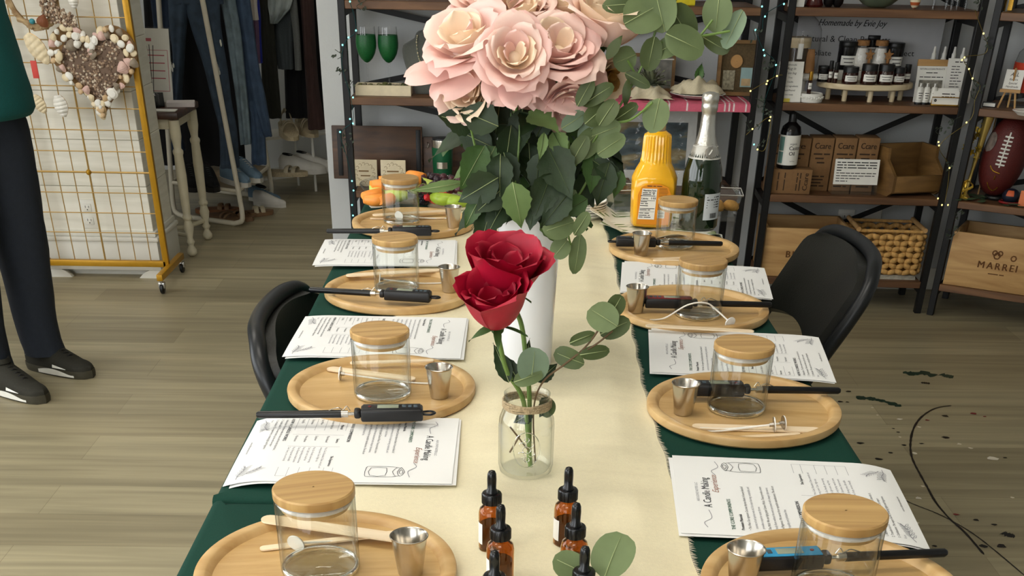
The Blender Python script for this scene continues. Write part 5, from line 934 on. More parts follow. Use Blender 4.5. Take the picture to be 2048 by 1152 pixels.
text(e, 'Ccare', .026, ME @ Tm(0, -.03, 0), al='C', bold=.02); [blur_line(e, -.032, .032, y, .008, ME, k) for k, y in enumerate((-.0, .012, .06, .085))]; e.build('printing', mat('brown_print', (60, 42, 26), .8), t, flat=True)
YB = Y+.033; t = lathe_thing('oil_bottle', 'black bottle with a white and teal label standing on the flat kraft box', 'bottle', 1572, YB, Z2+LH+.0005, [('bottle_body', M_blackg, [(.001, 0), (.036, 0), (.039, .004), (.039, .125), (.034, .145), (.016, .160), (.014, .164), (.001, .164)]), ('cap', M_lidb, [(.0155, .162), (.0155, .188), (.0145, .190), (.001, .190)])])
b = MB(); b.grid(lambda u, v: (.0396*cos(R(-175+170*u)), .0396*sin(R(-175+170*u)), .014+.104*v), 20, 1); lo = b.build('label', M_card, t); b = MB()
for (a, w_, z0, z1) in ((-165, 34, .064, .112), (-165, 34, .02, .060)): b.grid(lambda u, v: (.0399*cos(R(a+w_*u)), .0399*sin(R(a+w_*u)), z0+(z1-z0)*v), 6, 1)
b.build('label_panel', mat('teal_panel', (104, 142, 134), .6, noise=.15), lo); e = MB()
def cyl(r, zz): return lambda p: V((r*cos(p.x/r-pi/2), r*sin(p.x/r-pi/2), zz+p.y))
for ln, s, zz, x in (('organic', .010, .086, -.006), ('Castor', .019, .068, -.008), ('Oil', .019, .049, -.006), ('16 fl oz', .007, .026, 0)): text(e, ln, s, Tm(x, 0, 0), fn=cyl(.0400, zz), bold=.02 if s > .015 else 0)
e.build('lettering', M_dark, lo, flat=True)
u0, u1 = 1666, 1758; Y = U2Y(1712, .03, Z2); xa, xb = XU(u0-4, Y, Z2), XU(u1-6, Y, Z2); hw = (xb-xa)/2; h = PY(1712, 320, Y).z-Z2; t = thing('notice_holder', 'clear acrylic stand with a printed white notice before the kraft boxes', 'sign', ((xa+xb)/2, Y, Z2+.0008), U2R+.03); M_ = Tm(rx=R(-12)); MB().box((-hw, 0, 0), (hw, .003, h*1.02), M=M_).build('acrylic_back', film('acrylic'), t); MB().box((-hw, -.004, 0), (hw, .07, .003)).build('acrylic_foot', film('acrylic'), t)
c = MB(); c.box((-hw*.97, -.0012, h*.29), (hw*.97, -.0004, h*1.0), M=M_); o = c.build('notice_paper', M_card, t); e = MB(); ME = M_ @ Matrix.Translation((0, -.0016, 0)) @ Matrix.Rotation(R(90), 4, 'X')
for k, f in enumerate((1, 1, 1, .12, 1, .97, .6, .3)): blur_line(e, -hw*.88, -hw*.88+hw*1.74*f, h*(.91-.075*k), .0065 if k < 4 else .005, ME, k)
e.build('printing', M_dark, o, flat=True)
Y = U2Y(1820, .02, Z2); xa, xb = XU(1795, Y, Z2), XU(1868, Y, Z2); t = thing('storage_bin', 'open wooden bin with a sloping front on the low shelf', 'bin', ((xa+xb)/2, Y, Z2+.0006), U2R+.32); w_, dp, hb, hf = .105, .19, .165, .075; b = MB()
for s in (-1, 1): b = MB(); b.prism([(0, .018), (.0, hf), (.07, .125), (.075, hb), (dp, hb), (dp, .0), (.03, .0)], -.006, .006, M=Tm(s*w_, 0, 0) @ Matrix(((0, 0, 1, 0), (1, 0, 0, 0), (0, 1, 0, 0), (0, 0, 0, 1)))); b.build('side_panel', M_oakw, t)
MB().box((-w_+.006, .0, .018), (w_-.006, .012, hf), .001).build('front_panel', M_oakw, t); MB().box((-w_+.006, dp-.012, 0), (w_-.006, dp, hb), .001).build('back_panel', M_oakw, t); MB().box((-w_+.006, .012, .012), (w_-.006, dp-.012, .022)).build('bottom_panel', M_oakw, t)
# ---- bottom shelf: wine crate, woven basket on newspapers
def crate(name, label, x, Y, z, w_, dp, h, th_, word, rz, wx, sub=None):
    t = thing(name, label, 'crate', (x, Y, z+.0006), rz, None); w2 = w_/2; MB().box((-w2, 0, 0), (w2, th_, h), .0015).build('front_panel', M_tan, t); MB().box((-w2, dp-th_, 0), (w2, dp, h), .0015).build('back_panel', M_tan, t)
    for s in (-1, 1): MB().box((s*w2-(th_ if s > 0 else 0), th_, 0), (s*w2+(th_ if s < 0 else 0), dp-th_, h), .0015).build('side_panel', M_tan, t)
    MB().box((-w2+th_, th_, .002), (w2-th_, dp-th_, .01)).build('bottom_panel', M_tan, t); e = MB(); ME = Matrix.Translation((wx, -.0006, h*.40)) @ Matrix.Rotation(R(90), 4, 'X'); text(e, word, .036, ME, al='C', sp=1.25, bold=.03)
    if sub:
        blur_line(e, -.03, .03, -.018, .007, ME, 3)
        for (x, y, s) in ((-.012, .050, .012), (-.002, .060, .009), (-.022, .060, .009), (.050, .048, .010)):
            for k in range(6): strip(e, [(x+s*cos(k*1.05), y+s*sin(k*1.05)), (x+s*cos(k*1.05+1.05), y+s*sin(k*1.05+1.05))], .005, ME)
    if word: e.build('branding', mat('burnt_print', (104, 66, 32), .8, noise=0), t, flat=True)
    return t
Y = U2Y(1600, .015, Z1); xa, xb = max(XU(1513, Y, Z1), U2.x+.034), XU(1686, Y, Z1); crate('wine_crate', 'pale pine crate stamped with a partly hidden word, behind the folding chair', (xa+xb)/2, Y, Z1, xb-xa, .26, .185, .012, 'BLEND', U2R, -.01)
Y = U2Y(1790, .03, Z1); xa, xb = XU(1700, Y, Z1), min(XU(1838, Y, Z1), U2.x+.70-.026-.016); w_ = xb-xa
b = MB()
for k in range(5): b.box((-w_*.52+.003*k, -.008+.002*k, .003*k), (w_*.50, .20, .003*k+.0025), M=Tm(rz=.01*k))
single(b, 'newspaper_stack', mat('newsprint', (176, 170, 156), .9, noise=.2, ns=60), 'stack of newspapers under the woven basket', 'newspapers', ((xa+xb)/2, Y-.005, Z1+.0006), rz=U2R)
t = thing('woven_basket', 'rectangular woven straw basket with wooden handles beside the folding chair', 'basket', ((xa+xb)/2, Y, Z1+.017), U2R); M_str = mat('straw', (196, 152, 88), .8, noise=.25, ns=70); b = MB(); rnd = random.Random(3)
per = lambda s, o=0: (lambda q: V((-w_/2+q*w_, 0-o, 0)) if s == 0 else V((w_/2+o, q*.19, 0)) if s == 1 else V((w_/2-q*w_, .19+o, 0)) if s == 2 else V((-w_/2-o, .19-q*.19, 0)))
for row in range(7):
    z = .012+row*.022
    for s in range(4):
        n = 9 if s % 2 == 0 else 7
        for k in range(n):
            q0, q1 = (k+.0)/n, (k+1.15)/n; f_ = per(s, .004); f2 = per(s, -.004)
            a, c = f_(q0), f2(min(1, q1)); mid = (a+c)/2; mm = per(s, .010)((q0+q1)/2); dz = .006*(1 if (k+row) % 2 else -1)
            b.tube(smooth([a+V((0, 0, z-dz)), V((mm.x, mm.y, z)), c+V((0, 0, z+dz))], 3), [.007, .0095, .0105, .0115, .0105, .0095, .007][:7], 6)
b.build('weave', M_str, t, angle=80); b = MB(); b.box((-w_/2+.004, .004, 0), (w_/2-.004, .186, .006)); b.build('bottom_panel', M_str, t)
for s in (-1, 1): MB().tube([(s*w_/2, -.012, .172), (s*w_/2, .202, .172)], .009, 10).build('handle', M_tan, t)
for y in (0, .19): MB().tube([(-w_/2, y, .165), (w_/2, y, .165)], .006, 8).build('rim', M_str, t)
# ---- things on the top shelf, cut by the picture edge
def topY(u, o): return U2Y(u, o, Z4)
obox('paper_sign', 'white printed sign on the top shelf, left end', 'sign', 1576, 1608, topY(1590, .02), Z4, .07, .012, M_card); lathe_thing('candle_vase', 'dark red glass vase on the top shelf', 'vase', 1626, topY(1626, .07), Z4, [('body', mat('oxblood_glass', (66, 18, 16), .15, coat=.5), [(.001, 0), (.033, 0), (.036, .006), (.026, .03), (.03, .09), (.028, .09), (.024, .03), (.001, .02)])])
for u, l in ((1656, 'left one of two black egg shaped vases on the top shelf'), (1674, 'right one of two black egg shaped vases on the top shelf')): lathe_thing('bud_vase', l, 'vase', u, topY(u, .06), Z4, [('body', M_blackg, [(.001, 0), (.010, 0), (.019, .012), (.022, .035), (.015, .07), (.007, .085), (.001, .084)])], 'black bud vases')
for k in range(3): t = stand('glass_bowl', ('lowest', 'middle', 'top')[k] + ' of the nested green tinted glass bowls on the top shelf', 'bowl', 1753, topY(1753, .10), Z4+.012*k, 'nested glass bowls'); MB().lathe([(.001, .002), (.03, 0), (.05, .008), (.078-.004*k, .03), (.0775-.004*k, .032), (.048, .011), (.001, .006)], 36, cap=(False, False)).build('bowl_body', mat('green_tint_glass', (150, 168, 140), .1, trans=.6), t)
t = stand('striped_ornament', 'orange and cream striped round ornament on the top shelf', 'ornament', 1828, topY(1828, .06), Z4); b = MB()
for k in range(8): b.lathe([(.019*sin(pi*(k/8*.96+.04)), .030-.030*cos(pi*(k/8*.96+.04))), (.019*sin(pi*((k+1)/8*.96+.04)), .030-.030*cos(pi*((k+1)/8*.96+.04)))], 20, Tm(ry=R(0)), mi=k % 2, cap=(False, False))
b.build('ball', [mat('orange_glaze', (176, 88, 48), .4), M_cream], t, angle=80)
t = stand('wire_basket', 'gold wire rack on clear legs on the top shelf', 'rack', 1895, topY(1895, .08), Z4); b = MB(); b.tube([(-.085, -.05, .04), (.085, -.05, .04), (.085, .05, .04), (-.085, .05, .04)], .003, 6, closed=True); b.tube([(-.085, -.05, .07), (.085, -.05, .07), (.085, .05, .07), (-.085, .05, .07)], .003, 6, closed=True)
for x in (-.085, -.03, .03, .085):
    for y in (-.05, .05): b.tube([(x, y, .04), (x, y, .07)], .002, 6)
b.build('wire_frame', M_gold, t); 
for x in (-.065, -.02, .0, .02, .05): MB().tube([(x, -.035, 0), (x, -.035, .042)], .006, 10).build('leg', film('acrylic_legs', clear=.95), t)
# ---------------------------------------------------------------- unit 3 (angled corner unit)
def U3P(a, o, z): return V((U3.x+a*cos(U3R)-o*sin(U3R), U3.y+a*sin(U3R)+o*cos(U3R), z))       # a along the shelf, o inwards
def U3A(u, o, z):                                     # distance along the shelf that is seen in pixel column u
    a0, a1 = 0.0, .5; f0, f1 = pj(U3P(a0, o, z))[0], pj(U3P(a1, o, z))[0]; a = (u-f0)/(f1-f0)*.5
    for _ in range(4): a += (u-pj(U3P(a, o, z))[0])/(f1-f0)*.5
    return a
def on3(name, label, cat, u, o, z, rz=0, group=None): return thing(name, label, cat, U3P(U3A(u, o, z), o, z+.0006), U3R+rz, group)
t = on3('easel_sign', 'tiny wooden easel with a handwritten white card', 'sign', 2012, .06, Z3); b = MB()
for s in (-1, 1): b.tube([(s*.030, 0, 0), (s*.016, .012, .06)], .0038, 6)
b.tube([(0, .035, 0), (0, .014, .13)], .0038, 6); b.box((-.036, -.006, .052), (.036, .010, .062)); b.build('easel', M_tan, t); MC = Tm(rx=R(-10)) @ Matrix.Translation((0, .002, .062)); c = MB(); c.box((-.032, 0, 0), (.032, .003, .064), M=MC); o = c.build('card', M_card, t); e = MB(); ME = MC @ Matrix.Translation((0, -.0006, 0)) @ Matrix.Rotation(R(90), 4, 'X'); text(e, 'ALL', .018, ME @ Tm(0, .043, 0), al='C', shear=.25); text(e, 'flavors', .011, ME @ Tm(0, .029, 0), al='C', shear=.2); text(e, 'Special', .011, ME @ Tm(0, .017, 0), al='C', shear=.2); text(e, 'Handmade', .010, ME @ Tm(0, .006, 0), al='C', shear=.2); e.build('handwriting', M_dark, o, flat=True)
t = on3('name_plate', 'small white name card lying left of the tiny easel', 'card', 1977, .05, Z3); MB().box((-.024, 0, 0), (.024, .006, .017), .001).build('plate', M_lidb, t); MB().box((-.021, -.0008, .003), (.021, -.0002, .014)).build('paper', M_card, t)
t = on3('glass_jug', 'large glass bottle with an orange red label at the right picture edge', 'bottle', 2052, .17, Z3); MB().lathe([(.001, 0), (.07, 0), (.075, .006), (.075, .14), (.068, .175), (.04, .205), (.018, .22), (.018, .26)], 40, cap=(False, False)).build('glass_body', film('jug_glass', clear=.93), t, angle=70); b = MB(); b.grid(lambda u, v: (.0757*cos(R(-190+160*u)), .0757*sin(R(-190+160*u)), .05+.095*v*(1 if u > .25 or v > .5 else .9)), 24, 1); b.build('label', mat('orange_red_label', (196, 62, 36), .5, noise=.05), t)
plate(2052, 4.43, Z3, .05, 'small white dish at the right picture edge', name='small_dish')
t = on3('football', 'dark red american football with white laces on the low corner shelf', 'football', 1990, .12, Z2+.012, rz=.0); M_ball = mat('football_leather', (86, 26, 22), .5, noise=.12, ns=90, bump=.3, bs=350); MR = Tm(0, 0, .142, ry=R(6)); b = MB(); b.lathe([(.083*max(.02, cos(pi/2*k/14)**.85), .142*sin(pi/2*k/14)) for k in range(-14, 15)], 32, MR, cap=(False, False)); b.build('ball', M_ball, t, angle=80)
def onball(a, z): r = .0835*cos(pi/2*(z/.142 if False else (math.asin(max(-1, min(1, z/.142)))/(pi/2))))**.85; return MR @ V((r*sin(a), -r*cos(a), z))
lc = MB(); lc.tube([onball(.05, z) for z in [-.03+.012*k for k in range(11)]], .003, 6)
for k in range(8): z = -.02+.0135*k; lc.tube([onball(.05-.2, z), onball(.05, z)*1.0+V((0, -.002, 0)), onball(.05+.2, z)], .0032, 6)
lc.build('laces', M_whitec, t); lg = MB(); lg.grid(lambda u, v: onball(-.85+.38*(u-.5)*2*sqrt(max(0, 1-(2*v-1)**2)), .045+.035*(v-.5)*2)*1.0+V((-.0012, -.0012, 0)), 10, 10); lg.build('emblem_patch', mat('grey_emblem', (116, 104, 96), .6, noise=.4, ns=60), t); tw = MB()
for pts in ([(-.022, -.03), (-.01, -.045), (.01, -.05)], [(-.02, -.09), (-.01, -.11), (.01, -.115), (.02, -.10)], [(0, -.06), (0, -.075)]): tw.tube([onball(x/.06, z)+V((0, -.001, 0)) for x, z in [(p.x, p.y) for p in smooth([(a_, b_, 0) for a_, b_ in pts], 4)]], .0022, 5)
tw.build('script_print', M_gold, t)
t = on3('ball_stand', 'low dark ring holding the football upright', 'stand', 1990, .12, Z2); MB().tube([V((.035*cos(2*pi*k/24), .035*sin(2*pi*k/24), .008)) for k in range(24)], .008, 8, closed=True).build('ring', M_lidb, t)
t = on3('pennant', 'black felt graduation pennant lettered GRAD above the football', 'pennant', 1958, .20, Z2); MP = Matrix.Translation((0, -.02, .215)); b = MB(); b.prism([(0, .09), (.16, -.005), (0, -.005)], 0, .002, M=MP @ Matrix.Rotation(R(90), 4, 'X')); b.build('felt', mat('black_felt', (24, 24, 22), .9), t); MB().tube([(0, -.02, 0), (0, -.02, .31)], .003, 6).build('stick', M_tan, t); e = MB(); MF = MP @ Matrix.Translation((0, -.003, 0)) @ Matrix.Rotation(R(90), 4, 'X'); text(e, 'Congrats', .022, MF @ Tm(.010, .032, 0), shear=.3, width=.085); text(e, 'GRAD', .024, MF @ Tm(.016, .006, 0), sp=1.05); strip(e, [(.004, .083), (.148, -.001), (.004, -.001), (.004, .083)], .002, MF); e.build('lettering', mat('silver_print', (180, 176, 160), .5), t, flat=True)
t = on3('trumpet_vase', 'slender gold trumpet vase with star shaped foil picks', 'vase', 1927, .06, Z2, rz=0); b = MB(); b.lathe([(.001, 0), (.024, 0), (.026, .004), (.008, .02), (.006, .10), (.012, .22), (.022, .31), (.021, .31), (.010, .22), (.001, .10)], 24, Tm(0, 0, 0, ry=R(5)), cap=(False, False)); b.build('flute', mat('pale_gold', (196, 170, 96), .3, .7), t, angle=70); b = MB(); rnd = random.Random(8)
for k in range(15):
    z = .14+rnd.random()*.17; c = V((-.035+rnd.random()*.05, -.02+rnd.random()*.03, z)); st = [((.016 if i % 2 == 0 else .007)*sin(pi*i/5+k), (.016 if i % 2 == 0 else .007)*cos(pi*i/5+k)) for i in range(10)]; b.prism(st, 0, .0012, M=Matrix.Translation(c) @ Euler((R(90)+rnd.uniform(-.6, .6), 0, rnd.uniform(-.8, .8))).to_matrix().to_4x4())
b.build('foil_stars', mat('gold_foil', (188, 160, 60), .3, .8), t, flat=True); b = MB()
for k in range(7): b.tube(smooth([(0, -.02, .07), (rnd.uniform(-.03, .03), -.03, .05), (rnd.uniform(-.035, .035), -.034, .02), (rnd.uniform(-.03, .03), -.03, .004)], 4), .005, 5, flat=.25)
b.build('ribbon', mat('gold_ribbon', (214, 176, 70), .25, .6), t)
t = on3('toy_helmet', 'small navy and orange toy helmet before the football', 'toy', 2018, .05, Z2+.004); b = MB(); b.ball((0, 0, .026), (.032, .028, .026), 18); b.build('shell', mat('navy_plastic', (26, 30, 46), .35), t); b = MB(); b.grid(lambda u, v: (.0326*sin((u-.5)*.9)*cos(v*.8), -.0286*cos((u-.5)*.9)*cos(v*.8), .028+.0265*sin(v*.8)), 8, 6); b.build('orange_mark', mat('orange_paint', (206, 92, 48), .5, noise=.1), t); b = MB(); b.tube([V((.036*cos(2*pi*k/24), .030*sin(2*pi*k/24), .004)) for k in range(24)], .004, 6, closed=True); b.build('red_band', mat('red_band', (132, 26, 28), .5), t)
t = on3('price_tag', 'orange price card at the right picture edge', 'card', 2046, .03, Z2, rz=.15); MB().box((-.02, 0, 0), (.02, .004, .055), .001, M=Tm(rx=R(-8))).build('card', mat('orange_card', (226, 128, 82), .7), t)
t = on3('strap', 'curved red strap standing behind the football', 'strap', 2030, .20, Z2); MB().tube(smooth([(-.05, 0, .19), (.0, 0, .18), (.035, 0, .10), (.05, 0, .0)], 6), .012, 8, flat=.25).build('band', mat('red_band', (132, 26, 28), .5), t)
b = MB(); rnd = random.Random(5)
for k in range(46):
    a, c_ = rnd.random()*.5+.02, rnd.random()*.12; p = U3P(a, c_, Z2+.0012+.0002*k); b.box((-.022, -.011, 0), (.022, .011, .0004), M=Matrix.Translation(p) @ Matrix.Rotation(rnd.random()*6, 4, 'Z'))
tag(b.build('paper_shreds', [mat('green_shred', (70, 92, 62), .8, noise=.3)]), 'green paper shreds strewn over the corner unit low shelf', 'paper shreds', kind='stuff')
a0 = max(U3A(1872, .015, Z1), .032); c_ = crate('wine_crate', 'pale pine wine crate stamped with a grape emblem on the corner unit', 0, 0, Z1, .36, .24, .20, .014, 'MARREI', U3R, .01, 'VITIANO'); p = U3P(a0+.182, .012, Z1+.0006); c_.location = p
c2_ = crate('wine_crate', 'pale pine wine crate at the right picture edge beside the stamped one', 0, 0, Z1, .34, .24, .185, .014, '', U3R, 0); c2_.location = U3P(a0+.55, .015, Z1+.0006)
b = MB(); q_ = U3P(a0+.27, .09, Z1+.012); b.box((-.05, -.03, 0), (.05, .03, .15), .006); single(b, 'equipment_case', M_lidb, 'black case standing inside the stamped wine crate', 'case', q_)
t = on3('display_box', 'dark wooden tray on gold feet on the corner unit top shelf', 'tray', 2046, .08, Z4, rz=-.15); b = MB(); b.box((-.075, -.05, .055), (.075, .05, .075), .002); b.build('tray_body', M_brown, t); b = MB()
for x in (-.06, .05):
    for y in (-.04, .04): b.box((x-.008, y-.006, 0), (x+.008, y+.006, .055))
b.build('feet', M_gold, t); c = MB(); c.box((-.04, -.045, .076), (-.01, -.02, .096), .003); c.build('trinket', M_card, t)
# ---------------------------------------------------------------- fairy lights with wire vines round the posts
M_wire = mat('teal_wire', (16, 74, 76), .4, .5); M_wire2 = mat('gold_wire', (120, 104, 50), .4, .6); M_led1 = mat('led_teal', (150, 240, 236), .3, noise=0, emit=1.3); M_led2 = mat('led_warm', (255, 232, 150), .3, noise=0, emit=1.3); M_vine = mat('dark_vine', (58, 66, 54), .7, noise=.2)
def fairy(label, path, leds, m_w, m_l, Y, leaves=(), seed=0):
    rnd = random.Random(seed); pts = smooth([PY(u, v, Y+dy) for u, v, dy in path], 6); c = pts[len(pts)//2]; t = thing('fairy_lights', label, 'fairy lights', c, 0, 'fairy lights on the shelf posts'); b = MB(); b.tube(pts, .0012, 5); b.build('wire', m_w, t, rel=True)
    for u, v in leds: l = MB(); l.ball(PY(u, v, Y-.012), .0034, 8); l.build('led', m_l, t, rel=True)
    if leaves:
        lf = MB()
        for u, v in leaves:
            q0 = PY(u, v, Y-.006); lf.tube(smooth([q0, q0+V((rnd.uniform(-.02, .02), 0, .012)), q0+V((rnd.uniform(-.03, .03), 0, .03))], 4), .001, 4)
            for k in range(5): leaf(lf, q0+V((rnd.uniform(-.02, .02), 0, rnd.uniform(0, .03))), (rnd.uniform(-1, 1), -.3, rnd.uniform(-1, 1)), (0, -1, .2), .014, .007, 'long', 0, .2, .1)
        lf.build('vine_leaves', M_vine, t, rel=True, angle=180)
fairy('teal fairy lights wound round the left post of the long unit', [(680, -20, -.01), (700, 5, -.01), (712, 60, -.01), (690, 85, -.01), (684, 130, -.01), (700, 190, -.01), (706, 240, -.01), (682, 268, -.012), (695, 320, -.01), (707, 380, -.012), (703, 440, -.01)], [(700, 3), (712, 61), (697, 75), (685, 90), (706, 195), (700, 238), (706, 247), (680, 264), (707, 381), (706, 431), (704, 410), (704, 362)], M_wire, M_led1, 4.60, [(722, 20), (675, 118), (678, 150), (700, 178), (690, 280), (697, 300)], 1)
fairy('teal fairy lights wound round the right post of the long unit', [(1568, 6, -.0), (1530, 30, 0), (1524, 62, 0), (1512, 60, 0), (1527, 100, 0), (1552, 130, 0), (1530, 200, 0), (1525, 240, 0), (1516, 260, 0)], [(1524, 13), (1568, 8), (1530, 33), (1511, 60), (1527, 100), (1529, 111), (1552, 130), (1508, 289)], M_wire, M_led1, 4.595, [(1535, 140), (1510, 80), (1520, 215), (1528, 230)], 2)
fairy('warm white fairy lights strung between the two middle posts', [(1498, 183, 0), (1530, 165, 0), (1553, 152, 0), (1565, 150, 0)], [(1554, 152), (1535, 162), (1533, 168), (1501, 182)], M_wire2, M_led2, 4.59, [(1540, 138)], 3)
fairy('warm white fairy lights hanging low between the two middle posts', [(1492, 270, 0), (1510, 255, 0), (1541, 236, 0), (1530, 298, 0), (1512, 298, 0)], [(1541, 234), (1539, 241), (1505, 258), (1515, 299)], M_wire2, M_led2, 4.59, [(1502, 262), (1515, 295)], 4)
fairy('warm white fairy lights down the right post of the jar shelves', [(1950, 20, 0), (1953, 30, 0), (1966, 66, 0), (1975, 90, 0), (1968, 108, 0), (1928, 115, 0), (1938, 140, 0), (1945, 157, 0), (1960, 172, 0), (1950, 200, 0), (1940, 240, 0), (1880, 290, 0), (1898, 335, 0), (1890, 405, 0)], [(1967, 67), (1929, 115), (1924, 120), (1938, 138), (1945, 157), (1933, 245), (1877, 284), (1878, 291), (1899, 336), (1884, 410), (1896, 410), (1876, 397)], M_wire2, M_led2, 4.585, [(1955, 15), (1975, 98), (1955, 175), (1952, 200), (1905, 250), (1880, 270), (1915, 440), (1908, 470), (1893, 480), (1900, 340)], 5)
# ---------------------------------------------------------------- gold grid rack with shell ornaments
M_gld = mat('mustard_gold_paint', (186, 138, 28), .35, .35, noise=.06); M_wireg = mat('brass_wire', (190, 154, 88), .4, .4)
GY = 4.90; gx1 = PY(333, 527, GY).x; gx0 = PY(90, 522, GY).x; T = thing('grid_rack', 'tall gold wire grid display rack on casters before the white column', 'display rack', ((gx0+gx1)/2, GY, 0)); hw = (gx1-gx0)/2
for s in (-1, 1):
    MB().box((s*hw-.012, -.012, .06), (s*hw+.012, .012, 1.95), .002).build('post', M_gld, T); MB().box((s*hw-.012+.014*s, -.18, .055), (s*hw+.012+.014*s, .19, .08), .002).build('foot', M_gld, T)
    for y in (-.165, .172):
        b = MB(); b.tube([(s*(hw+.014), y, .055), (s*(hw+.014), y, .044)], .006, 8); b.box((s*(hw+.014)-.013, y-.004, .022), (s*(hw+.014)+.013, y+.02, .046), .003); k = b.build('caster', M_sil, T); MB().lathe([(.001, -.008), (.017, -.008), (.021, -.005), (.021, .005), (.017, .008), (.001, .008)], 20, Tm(s*(hw+.014), y+.006, .0212, ry=R(90)), cap=(False, False)).build('wheel', M_lidb, k)
MB().box((-hw, -.012, .068), (hw, .012, .092), .002).build('base_bar', M_gld, T); g = MB(); n = 8
for k in range(1, n): x = -hw+2*hw*k/n; g.tube([(x, 0, .09), (x, 0, 1.94)], .0038 if k == 4 else .0021, 6)
z = .138; ZK = PY(178, 344, GY).z
for k in range(26):
    zz = ZK+(k-3)*.0775
    if .10 < zz < 1.93: g.tube([(-hw, -.003, zz), (hw, -.003, zz)], .004 if k == 3 else .0021, 6)
g.build('wire_grid', M_wireg, T); MB().ball((0, -.006, ZK), .011, 14).build('knob', M_gld, T)
M_sh = [mat('shell_cream', (230, 212, 176), .45, noise=.12, ns=60), mat('shell_white', (236, 232, 222), .4, noise=.08), mat('shell_tan', (206, 174, 132), .5, noise=.2, ns=70), mat('shell_pink', (216, 180, 168), .45, noise=.12), mat('shell_grey', (140, 126, 108), .5, noise=.3, ns=80)]
M_peb = [mat('pebble_dark', (110, 88, 72), .7, noise=.2), mat('pebble_tan', (158, 132, 108), .7, noise=.2), mat('pebble_pale', (206, 190, 168), .7, noise=.1)]
HY = GY-.035; hc = PY(192, 146, HY); hs = PXM(HY, hc.z); t = thing('shell_heart', 'large heart wreath of sea shells with a pebble filled middle on the gold rack', 'shell heart', hc)
def heart(a, k=1.0): x = 16*sin(a)**3; y = 13*cos(a)-5*cos(2*a)-2*cos(3*a)-cos(4*a); return (x/16*86*hs*k, (y+2.5)/14.5*83*hs*k)
hp = [heart(2*pi*k/60) for k in range(60)]; MB().prism(hp, -.010, .004, M=Tm(0, .012, 0, rx=R(90))).build('backing_board', mat('tan_board', (146, 112, 72), .8, noise=.15), t)
MB().prism([heart(2*pi*k/60, .72) for k in range(60)], .002, .012, M=Tm(0, .010, 0, rx=R(90))).build('pebble_bed', M_peb[0], t)
rnd = random.Random(21); b = MB(); cnt = 0
while cnt < 620:
    a, k = rnd.random()*2*pi, sqrt(rnd.random())*.72; x, y = heart(a, k); b.ball((x, -.003, y), (.004+rnd.random()*.0025, .003, .0035+rnd.random()*.002), 6, mi=rnd.choice((0, 0, 1, 1, 2))); cnt += 1
tag(b.build('pebble_fill', M_peb, t), kind='stuff')
def shell_mesh(kind, mi):
    b = MB()
    if kind == 0: b.grid(lambda u, v: ((u-.5)*2*sin(pi*min(1, v**.6*.98+.02))**.7*.9+.03*sin(u*40), -.55*sin(pi*u)*sin(pi*min(1, v))-.04*sin(u*44)*v, v*1.7-.85), 26, 10, thick=.05)        # ribbed fan
    elif kind == 1: b.lathe([(.02, -1.1), (.28, -.7), (.22, -.62), (.46, -.2), (.38, -.1), (.62, .35), (.50, .5), (.30, .8), (.05, .9)], 14, Tm(rx=R(70), rz=.3), cap=(True, True))     # spiral whelk
    elif kind == 2: b.ball((0, 0, 0), (.8, .5, 1.0), 14)                                      # cowrie
    else:                                                                                     # open clam
        b.ball((0, 0, 0), (1, .35, .8), 14); b.lathe([(.0, .0), (.5, .08), (.55, .12)], 14, Tm(0, -.32, 0, rx=R(90)))
    o = b.build('shell', M_sh[mi], t, angle=70); return o
protos = [shell_mesh(k, m_) for k, m_ in ((0, 0), (1, 1), (2, 2), (3, 1), (0, 3), (2, 0), (1, 2), (2, 1), (0, 4), (3, 0))]
i = 0
for ring, n in ((.93, 44), (.79, 36)):
    for k in range(n):
        a = 2*pi*(k+(.5 if ring < .9 else 0))/n; x, y = heart(a, ring); o = protos[i] if i < len(protos) else rnd.choice(protos).copy()
        if i >= len(protos): COL.objects.link(o); o.parent = t
        s = hs*(6.2+rnd.random()*3.6); o.location = (x+rnd.uniform(-2, 2)*hs, -.008-rnd.random()*.006-(.004 if ring < .9 else 0), y+rnd.uniform(-2, 2)*hs); o.scale = (s, s*.8, s); o.rotation_euler = (rnd.uniform(-.3, .3), rnd.random()*6.3, rnd.uniform(-.3, .3)); i += 1
for (u, v, pi_, s) in ((156, 88, 1, 12), (143, 92, 8, 12), (244, 137, 4, 13), (268, 126, 8, 10), (260, 96, 3, 9), (118, 172-60, 5, 10), (172, 180, 4, 9), (225, 187, 3, 12)):
    p = PY(u, v, HY-.02)-hc; o = protos[pi_].copy(); COL.objects.link(o); o.parent = t; o.location = p; o.scale = (s*hs, s*hs*.8, s*hs); o.rotation_euler = (0, rnd.random()*6, 0)
# driftwood ring with pebble star, hanging shells
wc = PY(62, -22, HY); t = thing('driftwood_wreath', 'driftwood ring with a scallop and pebble covered star at the upper left', 'wreath', wc); b = MB(); rr = 46*hs
for k in range(22):
    a = 2*pi*k/22+.1; c = V((rr*cos(a), 0, rr*1.35*sin(a))); d = V((-sin(a), rnd.uniform(-.2, .2), cos(a)*1.2)).normalized(); b.tube(smooth([c-d*.045+V((rnd.uniform(-.008, .008), 0, 0)), c+V((0, -.006, rnd.uniform(-.006, .006))), c+d*.045]), [.004]+[.009]*11+[.003], 7)
b.build('driftwood', wood('driftwood', (196, 170, 128), (138, 108, 72), sc=(20, 20, 20), rough=.8), t); b = MB()
def arm(p0, p1, w0, w1, n):
    for k in range(n):
        q = rnd.random(); w_ = w0*(1-q)+w1*q; p = V(p0)*(1-q)+V(p1)*q; b.ball((p.x+rnd.uniform(-w_, w_), -.012-rnd.random()*.010, p.z+rnd.uniform(-w_, w_)), (.0055, .0045, .005), 6, mi=rnd.choice((0, 1, 1, 2)))
